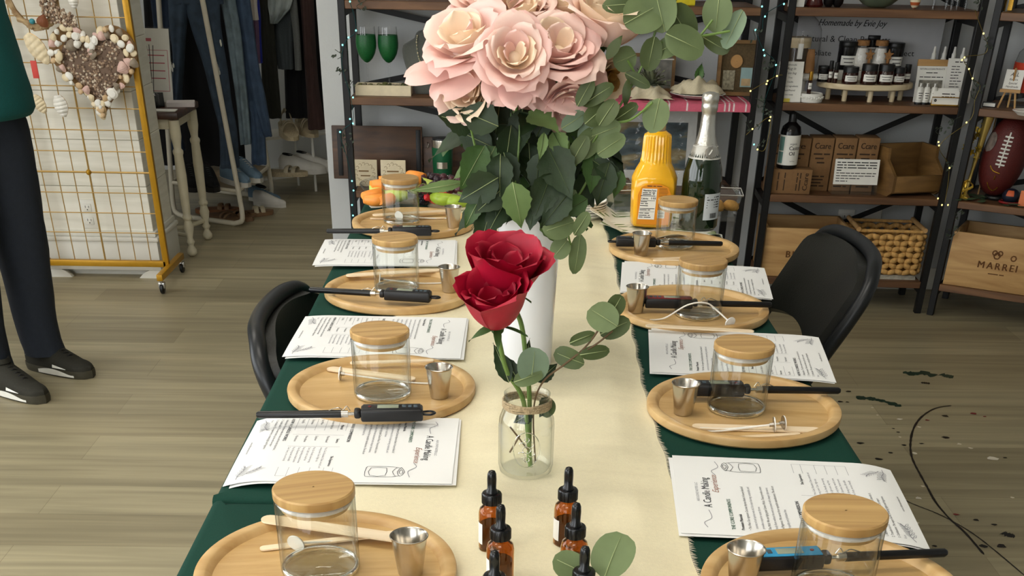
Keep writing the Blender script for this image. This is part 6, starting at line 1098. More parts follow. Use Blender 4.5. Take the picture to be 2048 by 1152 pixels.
L_ = lambda u, v: PY(u, v, HY)-wc
arm(L_(98, -30), L_(100, 16), 13*hs, 15*hs, 170); arm(L_(104, 25), L_(150, 45), 15*hs, 8*hs, 200); tag(b.build('pebble_star', M_peb, t), kind='stuff')
o = protos[0].copy(); COL.objects.link(o); o.parent = t; o.data = o.data.copy(); o.data.materials.clear(); o.data.materials.append(mat('scallop_brown', (128, 74, 44), .6, noise=.3, ns=60)); o.name = 'scallop_shell'; o.location = L_(91, 40)+V((0, -.03, 0)); o.scale = (13*hs, 10*hs, 13*hs); o.rotation_euler = (0, .4, 0); MB().ball(L_(68, 42)+V((0, -.02, 0)), (6*hs, 5*hs, 5*hs), 10).build('turquoise_stone', mat('turquoise', (58, 140, 150), .4, noise=.2), t)
for nm, u, v, L__, W_, a, l, m_ in (('oyster_ornament', 76, 98, 58, 32, 55, 'large ribbed oyster shell ornament with gilt edge, beside the teal shirt', 0), ('oyster_ornament', 80, 208, 34, 22, 60, 'small ribbed oyster shell ornament below the large one', 0), ('oyster_ornament', 123, 212, 38, 26, 80, 'painted oyster shell ornament hanging left of the heart point', 1), ('oyster_ornament', 147, 0, 26, 18, 90, 'pale shell ornament at the top edge beside the gold wires', 1)):
    c = PY(u, v, HY); t = thing(nm, l, 'ornament', c, 0, 'oyster shell ornaments on the gold rack'); A = R(-a); b = MB()
    def of(u_, v_): w_ = sin(pi*(v_*.86+.10))**.75; x = (v_-.5)*L__*hs; y = (u_-.5)*W_*hs*w_; return (x*cos(A)-y*sin(A), -.004-.012*sin(pi*u_)*w_-.0016*sin(v_*36), x*sin(A)+y*cos(A))
    b.grid(of, 14, 30, thick=.003); b.build('shell_body', M_sh[1] if m_ else M_sh[0], t, angle=70); b = MB(); b.tube([V(of(0, k/16)) for k in range(17)]+[V(of(1, k/16)) for k in range(16, -1, -1)], .0022, 6, closed=True); b.build('gilt_edge', M_gold, t)
    if m_ and u == 123:
        b = MB(); [b.tube(smooth([V(of(.2+.1*k, .3))+V((0, -.002, 0)), V(of(.4+.1*k, .5))+V((0, -.002, 0)), V(of(.3+.12*k, .8))+V((0, -.002, 0))], 4), .0014, 5) for k in range(4)]; b.build('painted_lines', M_dark, t)
single(MB().box((-.012, -.004, -.03), (.012, 0, .03), .002), 'red_tag', mat('coral_tag', (206, 70, 62), .6), 'small coral red tag on the gold rack, half behind the teal shirt', 'tag', PY(70, 139, HY))
# ---------------------------------------------------------------- turned leg side table with flyers
M_ivory = mat('ivory_paint', (220, 212, 186), .4, noise=.04); M_mah = wood('mahogany_top', (86, 50, 28), (52, 28, 16), sc=(4, 20, 20), rough=.35)
tx0, tx1, ty0, ty1 = -1.80, -1.415, 5.33, 5.72; TTZ = PY(372, 226, ty0).z; t = thing('side_table', 'small ivory side table with turned legs and a dark top behind the column', 'side table', ((tx0+tx1)/2, (ty0+ty1)/2, 0)); hx, hy = (tx1-tx0)/2, (ty1-ty0)/2
MB().box((-hx, -hy, TTZ-.028), (hx, hy, TTZ), .006).build('table_top', M_mah, t); MB().box((-hx+.03, -hy+.03, TTZ-.07), (hx-.03, hy-.03, TTZ-.028), .003).build('apron', M_ivory, t)
k_ = (TTZ-.03)/.62; prf = [(.001, 0), (.010, 0), (.019, .012), (.020, .028), (.010, .05), (.013, .058), (.017, .066), (.013, .075), (.011, .085), (.018, .12), (.020, .135), (.013, .165), (.019, .172), (.019, .182), (.014, .19), (.016, .21), (.020, .36), (.017, .45), (.020, .46), (.020, .47), (.014, .48), (.016, .50), (.021, .53), (.021, .60), (.001, .60)]
for sx in (-1, 1):
    for sy in (-1, 1): MB().lathe([(r*1.15, z*k_*1.03) for r, z in prf], 18, Tm(sx*(hx-.03), sy*(hy-.035), 0), cap=(False, False)).build('leg', M_ivory, t, angle=60)
MB().tube(smooth([(-hx+.03, -hy+.035, .09), (-hx*.4, -hy*.3, .075), (0, 0, .09), (hx*.4, hy*.3, .075), (hx-.03, hy-.035, .09)], 5), .010, 8).build('stretcher', M_ivory, t); MB().tube(smooth([(hx-.03, -hy+.035, .09), (hx*.4, -hy*.3, .075), (0, 0, .092), (-hx*.4, hy*.3, .075), (-hx+.03, hy-.035, .09)], 5), .010, 8).build('stretcher', M_ivory, t)
TB = TTZ+.0006
b = MB()
for k in range(8): b.box((-.06, -.045, .0022*k), (.06, .045, .0022*k+.002), M=Tm(rz=.2+.02*sin(k*2)))
single(b, 'leaflet_stack', mat('pale_leaflets', (214, 206, 204), .7, noise=.03), 'stack of pale leaflets at the right front of the dark side table', 'leaflets', (XU(360, 5.52, TTZ), 5.54, TB))
single(MB().box((-.075, -.03, 0), (.075, .03, .004), .001), 'paper_slip', M_card, 'white paper slip lying at the front edge of the dark side table', 'paper', (XU(318, 5.38, TTZ), 5.38, TB), rz=.05)
t = thing('flyer_stand', 'clear stand with a pink printed flyer on the dark side table', 'sign', (XU(312, 5.60, TTZ), 5.60, TB), -.12); M_ = Tm(rx=R(-12)); MB().box((-.085, 0, .0), (.085, .003, .30), M=M_).build('acrylic_back', film('acrylic'), t); MB().box((-.082, -.0015, .006), (.082, -.0005, .294), M=M_).build('flyer', M_card, t); b = MB(); MF = M_ @ Matrix.Translation((0, -.002, 0)) @ Matrix.Rotation(R(90), 4, 'X')
for k in range(4): strip(b, [(-.06, .19-.03*k), (.055, .19-.03*k)], .004, MF)
strip(b, [(-.06, .25), (.0, .25)], .012, MF); strip(b, [(-.07, .05), (.07, .05), (.07, .21), (-.07, .21), (-.07, .05)], .003, MF); b.build('flyer_print', mat('rose_print', (190, 100, 110), .7), t, flat=True)
t = thing('reed_diffuser', 'glass reed diffuser with thin black sticks on the dark side table', 'diffuser', (XU(303, 5.42, TTZ), 5.46, TB)); MB().lathe([(.001, 0), (.028, 0), (.03, .004), (.03, .05), (.012, .065), (.012, .08)], 24, cap=(False, False)).build('bottle', film('diffuser_glass'), t)
for k in range(5): MB().tube([(0, 0, .01), (.012*cos(k*1.3), .012*sin(k*1.3), .08), (.035*cos(k*1.3), .035*sin(k*1.3), .24)], .0016, 5).build('reed', M_iron, t)
single(MB().box((-.022, -.012, 0), (.022, .012, .055), .002, M=Tm(rx=R(-12))), 'small_box', M_lidb, 'small black box standing before the flyer on the side table', 'box', (XU(316, 5.47, TTZ), 5.50, TB), rz=.3)
# ---------------------------------------------------------------- garment rack, clothes and shoes in the alcove
M_ivt = mat('ivory_tube', (214, 206, 186), .4, noise=.04)
def gp(u, v, Y): return PY(u, v, Y)
fl_r, fl_l = V((-1.318, 5.95, .012)), V((-1.725, 6.15, .012)); tr_, tl_ = gp(405, 0, 5.95), gp(317, 0, 6.15); ex = lambda a, b, z: a+(b-a)*((z-a.z)/(b.z-a.z)); TOPZ = 1.72
t = thing('garment_rack', 'ivory tube garment rack with tapered end frames and a low shoe shelf', 'clothes rack', (-1.52, 6.35, 0)); off = V((.03, .66, 0))
for o_ in (V((0, 0, 0)), off):
    A, B = ex(fl_r, tr_, TOPZ)+o_, ex(fl_l, tl_, TOPZ)+o_; a1, b1 = ex(fl_r, tr_, .09)+o_, ex(fl_l, tl_, .09)+o_; a0, b0 = fl_r+o_+(fl_l-fl_r)*.14, fl_l+o_+(fl_r-fl_l)*.14
    MB().tube([A]+smooth([a1, fl_r+o_+V((-.012, .006, .02)), a0], 5)+smooth([b0, fl_l+o_+V((.012, -.006, .02)), b1], 5)+[B], .0125, 10).build('end_frame', M_ivt, t, rel=True)
    MB().tube([A, B], .0125, 10).build('top_bar', M_ivt, t, rel=True)
ta = (ex(fl_r, tr_, TOPZ)+ex(fl_l, tl_, TOPZ))/2; MB().tube([ta, ta+off], .0125, 10).build('hanging_rail', M_ivt, t, rel=True)
SHZ = PY(488, 383, 5.95).z; sa, sb = ex(fl_r, tr_, SHZ), ex(fl_l, tl_, SHZ)
for p in (sa, sb): MB().tube([p, p+off], .009, 8).build('shelf_rail', M_ivt, t, rel=True)
MB().tube([sa, sb], .009, 8).build('shelf_rail', M_ivt, t, rel=True); b = MB(); q4 = [sa, sb, sb+off, sa+off]; b.add([p+V((0, 0, -.004)) for p in q4]+[p+V((0, 0, .004)) for p in q4], [(0, 1, 2, 3), (7, 6, 5, 4), (0, 4, 5, 1), (1, 5, 6, 2), (2, 6, 7, 3), (3, 7, 4, 0)]); b.build('shelf_board', mat('taupe_board', (134, 118, 94), .7, noise=.1), t, rel=True)
def garment(name, label, cat, rows, Y, m, th_=.05, folds=3, amp=.010, seed=0, legs=None, top=1.62, extra=(), group=None):
    """rows of (v, uL, uR) from top to bottom; legs splits in two below its first row"""
    rnd = random.Random(seed); p0 = PY((rows[0][1]+rows[0][2])/2, rows[0][0], Y); t = thing(name, label, cat, (p0.x, Y, p0.z), 0, group); b = MB()
    def sheet(rows, up):
        rows = list(rows); n = 30; rings = []; L = [PY(u, v, Y) for v, u, _ in rows]; R_ = [PY(u, v, Y) for v, _, u in rows]
        if up: d = V((0, 0, top-L[0].z)); L = [L[0]+d*1.0+V((.02, 0, 0)), L[0]+d*.5]+L; R_ = [R_[0]+d*1.0-V((.02, 0, 0)), R_[0]+d*.5]+R_
        L = smooth(L, 4); R_ = smooth(R_, 4)
        for j, (a, c) in enumerate(zip(L, R_)):
            ring = []; q = j/(len(L)-1)
            for k in range(n):
                g_ = 2*pi*k/n; s = .5+.5*cos(g_); y = th_/2*sin(g_)*(abs(sin(g_))**-.35 if abs(sin(g_)) > .05 else 1)+amp*(.4+.6*q)*sin(s*folds*2*pi+seed+q*1.5)+amp*.4*sin(q*16+s*4+seed); ring.append(V((a.x+(c.x-a.x)*s, Y+y, a.z+(c.z-a.z)*s)))
            rings.append(ring)
        vs = [p for r in rings for p in r]; fs = [tuple(range(n))]+[tuple(reversed(range((len(rings)-1)*n, len(rings)*n)))]
        for j in range(len(rings)-1):
            for k in range(n): k2 = (k+1) % n; fs.append((j*n+k2, j*n+k, (j+1)*n+k, (j+1)*n+k2))
        b.add(vs, fs)
    sheet(rows, True)
    for lg in (legs or ()): sheet(lg, False)
    b.build('fabric', m, t, rel=True, angle=80); h = MB(); x0 = p0.x; h.tube([(x0-.16, Y, top-.03), (x0, Y, top+.03), (x0+.16, Y, top-.03), (x0-.16, Y, top-.03)], .004, 6); h.tube(smooth([(x0, Y, top+.03), (x0, Y, top+.07), (x0+.02, Y, top+.09), (x0+.035, Y, top+.07)], 4), .003, 6); h.build('hanger', M_sil, t, rel=True)
    for nm, mm, pts, w_ in extra:
        e = MB(); [e.ball(PY(u, v, Y-th_/2-.004), (w_*.4, .003, w_), 8) for u, v in pts]; e.build(nm, mm, t, rel=True)
    return t
def denim(nm, c): return mat(nm, c, .85, noise=.28, ns=22, bump=.15, bs=500)
D1, D2, D3, D4 = denim('denim_blue', (54, 68, 84)), denim('denim_grey', (112, 128, 136)), denim('denim_mid', (62, 80, 104)), denim('denim_deep', (26, 40, 58)); M_tear = mat('white_threads', (210, 210, 200), .9, noise=.2)
garment('jeans', 'blue ripped jeans hanging widest at the front of the garment rack', 'jeans', [(-60, 342, 442), (-20, 336, 446), (8, 336, 447)], 6.02, D1, .07, 2, .008, 1, legs=([(0, 336, 378), (60, 340, 372), (120, 346, 368), (180, 344, 364), (236, 346, 362)], [(0, 366, 440), (40, 378, 440), (80, 390, 445), (135, 408, 454), (200, 424, 462), (260, 438, 473), (335, 441, 478)]), extra=(('white_rip', M_tear, [(341, 127), (343, 133), (345, 139), (347, 131), (433, 126), (435, 132), (437, 138), (439, 145), (434, 141), (441, 84), (442, 88)], .011),))
garment('jeans', 'pale grey blue jeans right of the ripped jeans', 'jeans', [(-30, 436, 466), (60, 452, 480), (130, 462, 488), (210, 474, 496), (288, 482, 502)], 6.12, D2, .06, 2, .010, 2)
garment('jeans', 'mid blue jeans hanging right of the pale grey blue ones', 'jeans', [(-20, 464, 498), (60, 474, 508), (140, 484, 520), (200, 494, 532), (272, 522, 545)], 6.2, D3, .07, 2, .012, 3, legs=([(200, 496, 524), (260, 502, 530), (328, 505, 534)],))
garment('jeans', 'dark blue jeans hanging left behind the ivory tube', 'jeans', [(-20, 300, 340), (80, 312, 342), (150, 318, 340), (300, 340, 372)], 6.3, D4, .06, 2, .01, 4)
M_bk = mat('black_fabric', (14, 14, 16), .95, noise=.1); M_olv = mat('dark_olive_fabric', (36, 36, 28), .9, noise=.15); M_gry = mat('charcoal_knit', (66, 72, 74), .95, noise=.2, ns=300); M_brn = mat('dark_brown_fabric', (62, 42, 38), .9, noise=.12); M_silk = mat('silver_grey_satin', (150, 158, 154), .4, noise=.15); M_roy = mat('royal_blue_fabric', (32, 44, 150), .8, noise=.1); M_mau = mat('mauve_fabric', (120, 92, 120), .85, noise=.12)
garment('trousers', 'black trousers hanging behind the ripped jeans', 'trousers', [(-20, 330, 470), (150, 340, 480), (330, 352, 492)], 6.5, M_bk, .06, 4, .014, 5)
garment('trousers', 'black trousers hanging at the left end behind the side table', 'trousers', [(-20, 286, 330), (150, 296, 336), (330, 318, 360)], 6.46, M_bk, .05, 2, .010, 15)
garment('blouse', 'white blouse hem hanging right of the mid blue jeans', 'blouse', [(-30, 490, 512), (10, 497, 514), (40, 500, 517)], 6.40, mat('white_cotton', (214, 206, 196), .9, noise=.05), .04, 2, .006, 6)
garment('blouse', 'mauve blouse below the white one', 'blouse', [(20, 500, 514), (70, 504, 518), (126, 510, 520)], 6.46, M_mau, .04, 2, .006, 7, top=1.5)
garment('blouse', 'royal blue blouse edge beside the mauve one', 'blouse', [(20, 508, 520), (70, 512, 522), (126, 518, 525)], 6.50, M_roy, .04, 1, .004, 8, top=1.5)
garment('trousers', 'dark olive trousers hanging in the middle of the wall rail', 'trousers', [(-20, 516, 545), (100, 522, 552), (236, 528, 564)], 6.62, M_olv, .06, 2, .012, 9)
garment('blouse', 'silver grey satin blouse at the top edge of the wall rail', 'blouse', [(-40, 536, 588), (10, 536, 584), (30, 540, 570), (47, 541, 556)], 6.60, M_silk, .05, 3, .012, 10)
garment('sweater', 'charcoal knit top below the satin blouse', 'sweater', [(-10, 538, 586), (60, 544, 586), (138, 556, 588)], 6.68, M_gry, .05, 2, .010, 11)
garment('sweater', 'lighter grey knit sleeve at the right of the charcoal top', 'sweater', [(0, 578, 594), (70, 586, 600), (140, 590, 604)], 6.64, mat('grey_knit', (104, 106, 102), .95, noise=.2, ns=300), .04, 1, .004, 12)
garment('dress', 'long dark brown dress at the right end of the wall rail', 'dress', [(-20, 598, 626), (80, 606, 630), (180, 612, 638), (258, 616, 652)], 6.66, M_brn, .07, 2, .012, 13)
garment('dress', 'long black dress between the charcoal top and the brown dress', 'dress', [(-20, 560, 640), (100, 566, 645), (235, 572, 655)], 6.80, M_bk, .07, 4, .014, 14)
MB_ = MB(); MB_.tube([(-1.7, 6.7, 1.72), (-.22, 6.7, 1.72)], .012, 8); single(MB_, 'wall_rail', M_ivt, 'long ivory hanging rail above the picture in the alcove', 'clothes rail', (0, 0, 0))
# shoe shelves along the alcove wall
A0 = P(522, 398, 0); B0 = P(640, 383, 0); dd = V((B0.x-A0.x, B0.y-A0.y, 0)).normalized(); nn = V((-dd.y, dd.x, 0)); t = thing('shoe_shelf', 'white two tier shoe shelf along the alcove wall', 'shoe shelf', A0); LZ, HZ = PY(590, 354, A0.y+.06).z, PY(590, 275, A0.y+.06).z
for z in (LZ, HZ):
    f = frame(A0+V((0, 0, z)), dd, nn); b = MB(); b.box((0, 0, -.016), (.78, .24, 0), .004, M=f); b.build('shelf_board', M_white, t, rel=True)
for x in (.02, .36, .70):
    for y in (.02, .22): p = A0+dd*x+nn*y; MB().tube([p, p+V((0, 0, HZ))], .007, 8).build('leg', M_white, t, rel=True)
def shoe(label, x, y, z, rz, kind, m_up, m_sole, group=None, tilt=0, L_=.26):
    t = thing({'sneaker': 'sneaker', 'sandal': 'sandal', 'wedge': 'wedge_shoe'}[kind], label, 'shoe', (x, y, z+.0006), rz, group); k = L_/.26; T_ = Matrix.Scale(k, 4)
    wd = lambda s: .034+.012*sin(pi*min(1, s*1.05))-.004*s if s < .97 else .02
    out = lambda n, f: [(.26*s, f*(.030+.016*sin(pi*(s*.62+.30)))*(sqrt(max(0, 1-((s-.5)/.5)**6)))) for s in [i/n for i in range(n+1)]]
    poly = [(x_, -y_*1.0) for x_, y_ in out(16, 1)]+[(x_, y_) for x_, y_ in reversed(out(16, 1))]
    hs_ = .05 if kind == 'wedge' else .024
    b = MB(); n = len(poly); zt = [hs_*(1 if kind != 'wedge' else 1.35-1.0*p[0]/.26) for p in poly]; b.add([(p[0], p[1], 0) for p in poly]+[(p[0], p[1], zz) for p, zz in zip(poly, zt)], [tuple(reversed(range(n))), tuple(range(n, 2*n))]+[(i, (i+1) % n, n+(i+1) % n, n+i) for i in range(n)], T_); b.build('sole', m_sole, t)
    if kind == 'sneaker':
        def up(u, v):
            s = v; a = pi*u; w_ = (.028+.014*sin(pi*(s*.62+.30)))*sqrt(max(0, 1-((s-.5)/.5)**6)); h = (.075-.045*max(0, (s-.30)/.5)**.9 if s < .8 else .03-.02*((s-.8)/.2)**2)+.004*sin(u*18)*max(0, s-.4); h *= min(1, .65+s*6) ; return (.26*s, -w_*cos(a), .022+h*sin(a)**.7)
        b = MB(); b.grid(up, 14, 22, T_); b.build('upper', m_up, t, angle=70); b = MB(); b.lathe([(.019, 0), (.022, .004), (.018, .008), (.012, .002)], 18, Tm(.055, 0, .092, ry=R(10)) @ Matrix.Diagonal((1.5, 1, 1, 1)), cap=(False, True)); b.build('collar', M_bk, t); b = MB()
        for i in range(5): x_ = .10+.018*i; z_ = .022+(.075-.045*max(0, (x_/.26-.30)/.5)**.9)+.001; b.tube(smooth([(x_-.004, -.018, z_-.010), (x_, 0, z_), (x_+.004, .018, z_-.010)], 4), .002, 5, M=T_)
        b.build('laces', m_sole if m_sole is not M_lidb else M_gry, t)
    else:
        for (x_, r_, h_) in (((.15, .043, .030), (.19, .043, .026)) if kind == 'sandal' else ((.18, .042, .055), (.15, .04, .06))):
            b = MB(); zz = hs_ if kind == 'sandal' else hs_*.6; b.tube([V((x_+.006*cos(a), r_*cos(a), zz-.004+h_*sin(a))) for a in [pi*i/12 for i in range(13)]], .003, 8, M=T_, flat=4.5); b.build('strap', m_up, t)
        if kind == 'sandal': t.rotation_euler = (0, tilt, rz); return t
        b = MB(); b.tube([V((.03+.03*(1-abs(cos(a)))*-1+.03, .032*cos(a), hs_+.05*sin(a)*(1.4 if kind == 'wedge' else 1))) for a in [pi*i/12 for i in range(13)]], .005, 8, M=T_, flat=4.4); b.build('heel_strap', m_up, t)
    t.rotation_euler = (0, tilt, rz); return t
M_wsh = mat('white_leather', (206, 202, 192), .5, noise=.06); M_tnl = mat('tan_leather', (124, 94, 66), .6, noise=.15); M_esp = mat('jute_sole', (186, 170, 138), .85, noise=.2, ns=150); M_can = mat('beige_canvas', (190, 178, 150), .85, noise=.1); M_bls = mat('blue_suede', (104, 128, 146), .8, noise=.12); M_gum = mat('gum_sole', (128, 82, 48), .6)
ad = atan2(dd.y, dd.x)
def sp(a, o, z): p = A0+dd*a+nn*o; return p.x, p.y, z
for (a, o, z, r, kd, mu, ms, l) in ((.22, .06, HZ, ad-1.9, 'wedge', M_can, M_esp, 'beige canvas wedge shoe, front one on the upper shoe shelf'), (.34, .10, HZ, ad-1.8, 'wedge', M_can, M_esp, 'beige canvas wedge shoe, rear one on the upper shoe shelf'), (.17, .08, LZ, ad-.6, 'sneaker', M_wsh, M_wsh, 'white laced sneaker, left one on the lower shoe shelf'), (.27, .10, LZ, ad-.6, 'sneaker', M_wsh, M_wsh, 'white laced sneaker, right one on the lower shoe shelf'), (.06, .08, LZ, ad-.7, 'sandal', M_can, M_esp, 'beige sandal at the left end of the lower shoe shelf'), (.40, .06, LZ, ad-.5, 'sandal', M_tnl, M_tnl, 'tan leather sandal right of the white sneakers, nearer one'), (.46, .12, LZ, ad-.5, 'sandal', M_tnl, M_tnl, 'tan leather sandal right of the white sneakers, farther one')):
    x, y, z = sp(a, o, z); shoe(l, x, y, z, r, kd, mu, ms, 'pairs of shoes in the alcove')
zr = SHZ+.0045
for (u, yy, r, kd, mu, ms, l) in ((420, 6.12, -1.25, 'sneaker', M_bk, M_lidb, 'black sneaker on the low rack shelf, left one'), (452, 6.12, -1.2, 'sneaker', M_bk, M_lidb, 'black sneaker on the low rack shelf, right one'), (488, 6.22, -.9, 'sneaker', M_bls, M_wsh, 'pale blue sneaker on the low rack shelf, front one'), (512, 6.34, -.9, 'sneaker', M_bls, M_wsh, 'pale blue sneaker on the low rack shelf, rear one')): shoe(l, XU(u, yy, zr)-.10, yy, zr, r, kd, mu, ms, 'pairs of shoes in the alcove')
for (u, v, r, kd, mu, ms, l) in ((446, 440, -.7, 'sandal', M_tnl, M_tnl, 'tan strappy sandal on the floor under the garment rack, front left'), (470, 436, -.6, 'sandal', M_tnl, M_tnl, 'tan strappy sandal on the floor under the garment rack, front right'), (500, 432, .5, 'sandal', M_can, M_tnl, 'beige sandal on the floor beside the rack foot'), (540, 412, -.35, 'sneaker', M_wsh, M_wsh, 'white sneaker with chunky sole on the floor, right of the rack'), (530, 402, -.35, 'sneaker', M_bls, M_wsh, 'grey blue sneaker on the floor behind the chunky white one'), (430, 425, .2, 'sandal', M_tnl, M_gum, 'tan sandal on the floor under the rack shelf, rear left')):
    p = P(u, v, 0); shoe(l, p.x-.10*cos(r), p.y-.10*sin(r), 0, r, kd, mu, ms, 'pairs of shoes in the alcove', L_=.20 if kd == 'sneaker' else .23)
# ---------------------------------------------------------------- folding chairs
M_vin = mat('black_vinyl', (26, 26, 22), .45, noise=.08, bump=.08, bs=300); M_ctube = mat('black_tube', (26, 28, 30), .35, .2)
def folding_chair(label, loc, rz, lean=.19):
    t = thing('folding_chair', label, 'chair', loc, rz, 'black padded folding chairs'); w_ = .215
    up = lambda z: V((0, -.085-lean*(z-.42)/.34, z)) if z > .42 else V((0, .20-.285*z/.42, z))
    L = [V((-w_, up(z).y, z)) for z in (0.012, .20, .42, .56, .66)]; top = [V((-w_+.012, up(.715).y, .715)), V((-w_+.05, up(.747).y, .747)), V((-.10, up(.757).y-.012, .757)), V((0, up(.759).y-.018, .759))]; half = L+top
    MB().tube(smooth(half+[V((-p.x, p.y, p.z)) for p in reversed(half[:-1])], 5), .0145, 14).build('back_frame', M_ctube, t)
    def pad(u, v):
        z = .560+.188*v+(.030*(1-(2*u-1)**2)*(1-v)**3); s = 2*u-1; hw = .207 if v < .7 else .207-.055*((v-.7)/.3)**3; return V((s*hw, up(z).y-.022*(1-s*s)+.006, z))
    b = MB(); b.grid(pad, 20, 16, thick=.022); b.build('back_pad', M_vin, t, angle=50)
    b = MB(); b.box((-.195, -.15, .425), (.195, .21, .455), .02, seg=4); b.build('seat', M_vin, t)
    for s in (-1, 1):
        MB().tube([(s*(w_-.03), .15, .43), (s*(w_-.03), -.06, .25), (s*(w_-.03), -.28, .012)], .011, 10).build('rear_leg', M_ctube, t)
        MB().prism([(-.14, .40), (-.12, .50), (-.09, .505), (-.07, .47), (.02, .45), (.04, .42), (-.05, .395)], -.003, .003, M=Tm(s*(w_-.016), 0, 0) @ Matrix(((0, 0, 1, 0), (1, 0, 0, 0), (0, 1, 0, 0), (0, 0, 0, 1)))).build('hinge_plate', M_lidb, t)
        MB().ball((s*w_, .20, .012), (.016, .016, .012), 10).build('foot_cap', M_lidb, t)
    MB().tube([(-w_, up(.14).y, .14), (w_, up(.14).y, .14)], .009, 8).build('crossbar', M_ctube, t); MB().tube([(-w_+.03, -.22, .08), (w_-.03, -.22, .08)], .009, 8).build('crossbar', M_ctube, t); return t
folding_chair('black padded folding chair on the right side of the table', (.455, 2.43, 0), R(90)+.03)
folding_chair('black padded folding chair on the left side, mostly hidden by the green cloth', (-.18, 1.99, 0), R(-90)-.05, .14).scale = (1, 1, .97)
# ---------------------------------------------------------------- food and drink at the far end of the table
CZ_ = TZ+.0006
px, py_ = -.222, 2.955; t = thing('fruit_platter', 'clear plastic platter under the cut fruit at the far left table corner', 'platter', (px, py_, CZ_)); MB().lathe([(.001, .002), (.105, .002), (.118, .010), (.135, .028), (.138, .027), (.120, .006), (.106, 0), (.001, 0)], 48, cap=(False, False)).build('dish', film('platter_plastic', clear=.96), t)
M_can_ = mat('cantaloupe', (240, 150, 62), .4, noise=.12, sub=.1); M_hon = mat('honeydew', (190, 206, 96), .4, noise=.12, sub=.1); M_grp = [mat('red_grape', (72, 34, 40), .3, noise=.25, ns=60), mat('dark_grape', (44, 26, 34), .3, noise=.25, ns=60)]; M_straw = mat('strawberry', (186, 24, 30), .35, noise=.15, ns=120); M_cut = mat('strawberry_cut', (232, 96, 74), .4, noise=.2); M_blb = mat('blackberry', (26, 24, 34), .35, noise=.2); M_kiw = mat('green_fruit', (150, 176, 52), .4, noise=.2)
def wedge(u, v, z, L_, W, H, rz, m, label, name, grp, rx=0):
    q = P(u, v, TZ+z); pts = [V((-L_/2+L_*k/10, -.22*L_*sin(pi*k/10), 0)) for k in range(11)]; b = MB()
    def fn(a, s): k = min(10, int(s*10)); p = pts[k]; g_ = 2*pi*a; e = sin(pi*(.12+.76*s))**.5; return (p.x, p.y+W/2*cos(g_)*e, H/2*sin(g_)*e)
    b.grid(fn, 12, 10, cu=True); b.add([fn(i/12, 0) for i in range(12)], [tuple(reversed(range(12)))]); b.add([fn(i/12, 1) for i in range(12)], [tuple(range(12))]); o = single(b, name, m, label, 'melon', q, grp); o.rotation_euler = (rx, 0, rz)
g1 = 'melon pieces on the fruit platter'
for i, (u, v, z, L_, rz, m, l) in enumerate(((800, 360, .055, .10, .1, 0, 'long orange cantaloupe slice on top of the fruit'), (775, 366, .048, .085, .5, 0, 'orange cantaloupe slice on the left of the fruit'), (745, 388, .030, .06, .9, 0, 'orange cantaloupe chunk at the left rim'), (752, 398, .022, .06, .3, 0, 'orange cantaloupe chunk low at the front left'), (770, 398, .022, .055, 1.2, 0, 'orange cantaloupe chunk right of the low front one'), (832, 352, .050, .05, -.5, 0, 'orange cantaloupe end piece at the right of the long slice'), (760, 378, .036, .05, .2, 1, 'pale green honeydew chunk between the orange ones, left'), (790, 390, .026, .06, .0, 1, 'pale green honeydew chunk behind the candle jar'), (838, 374, .036, .07, -.7, 1, 'green honeydew slice right of the jar lid'), (852, 366, .042, .06, -.9, 1, 'green honeydew slice leaning on the grapes'), (890, 396, .030, .07, -.4, 2, 'green fruit slice behind the strawberries'), (912, 402, .026, .06, -.3, 2, 'green fruit slice at the right rim'))): wedge(u, v, z, L_, .030, .028, rz, (M_can_, M_hon, M_kiw)[m], l, ('cantaloupe_slice', 'honeydew_slice', 'fruit_slice')[m], g1)
rnd = random.Random(6); first = None
for k in range(44):
    u, v = 838+rnd.random()*82, 352+rnd.random()*30; z = .034+rnd.random()*.02; q = P(u, v, TZ+z)
    if first is None: first = single(MB().ball((0, 0, 0), (.0095, .0095, .0115), 12), 'grape', M_grp[0], 'dark red grape in the heap at the back right of the fruit platter', 'grape', q, 'red grapes on the platter'); alt = first.data.copy(); alt.materials[0] = M_grp[1]
    else:
        o = dup(first, q, (rnd.random()*3, rnd.random()*3, 0)); o.data = alt if k % 2 else first.data
for (u, v, z, l, m) in ((857, 392, .030, 'whole red strawberry left of the cut one', 0), (868, 398, .022, 'halved strawberry showing its pale inside', 1), (882, 394, .024, 'halved strawberry at the right, paler', 1), (895, 400, .018, 'red strawberry at the right front rim', 0)):
    b = MB(); b.lathe([(.0005, -.016), (.006, -.012), (.012, .0), (.0135, .008), (.010, .014), (.001, .016)], 16, cap=(False, False)); o = single(b, 'strawberry', (M_straw, M_cut)[m], l, 'strawberry', P(u, v, TZ+z), 'strawberries on the platter'); o.rotation_euler = (1.2, .4*m, u)
bb_ = None
for k in range(9):
    q = P(838+rnd.random()*16, 392+rnd.random()*12, TZ+.012+rnd.random()*.012)
    if bb_ is None:
        b = MB(); [b.ball((.006*cos(a)*cos(e), .006*sin(a)*cos(e), .008*sin(e)), .0032, 6) for e in (-.9, -.3, .3, .9) for a in [i*1.05+e for i in range(6)]]; bb_ = single(b, 'blackberry', M_blb, 'blackberry between the strawberries and the candle jar', 'blackberry', q, 'blackberries on the platter')
    else: dup(bb_, q, rnd.random()*6)
def paper(name, label, u, v, w_, d_, rz, m, h=.004, cat='napkin', n=1):
    q = P(u, v, CZ_); b = MB(); b.grid(lambda a, s: ((a-.5)*w_, (s-.5)*d_, .0008+h*(.5+.5*vnoise(a*5, s*4, u))*(a-.2)**2*2), 12, 10, thick=.0006); return single(b, name, m, label, cat, q, rz=rz, angle=60)
M_np = mat('white_paper_napkin', (238, 236, 228), .85, noise=.03)
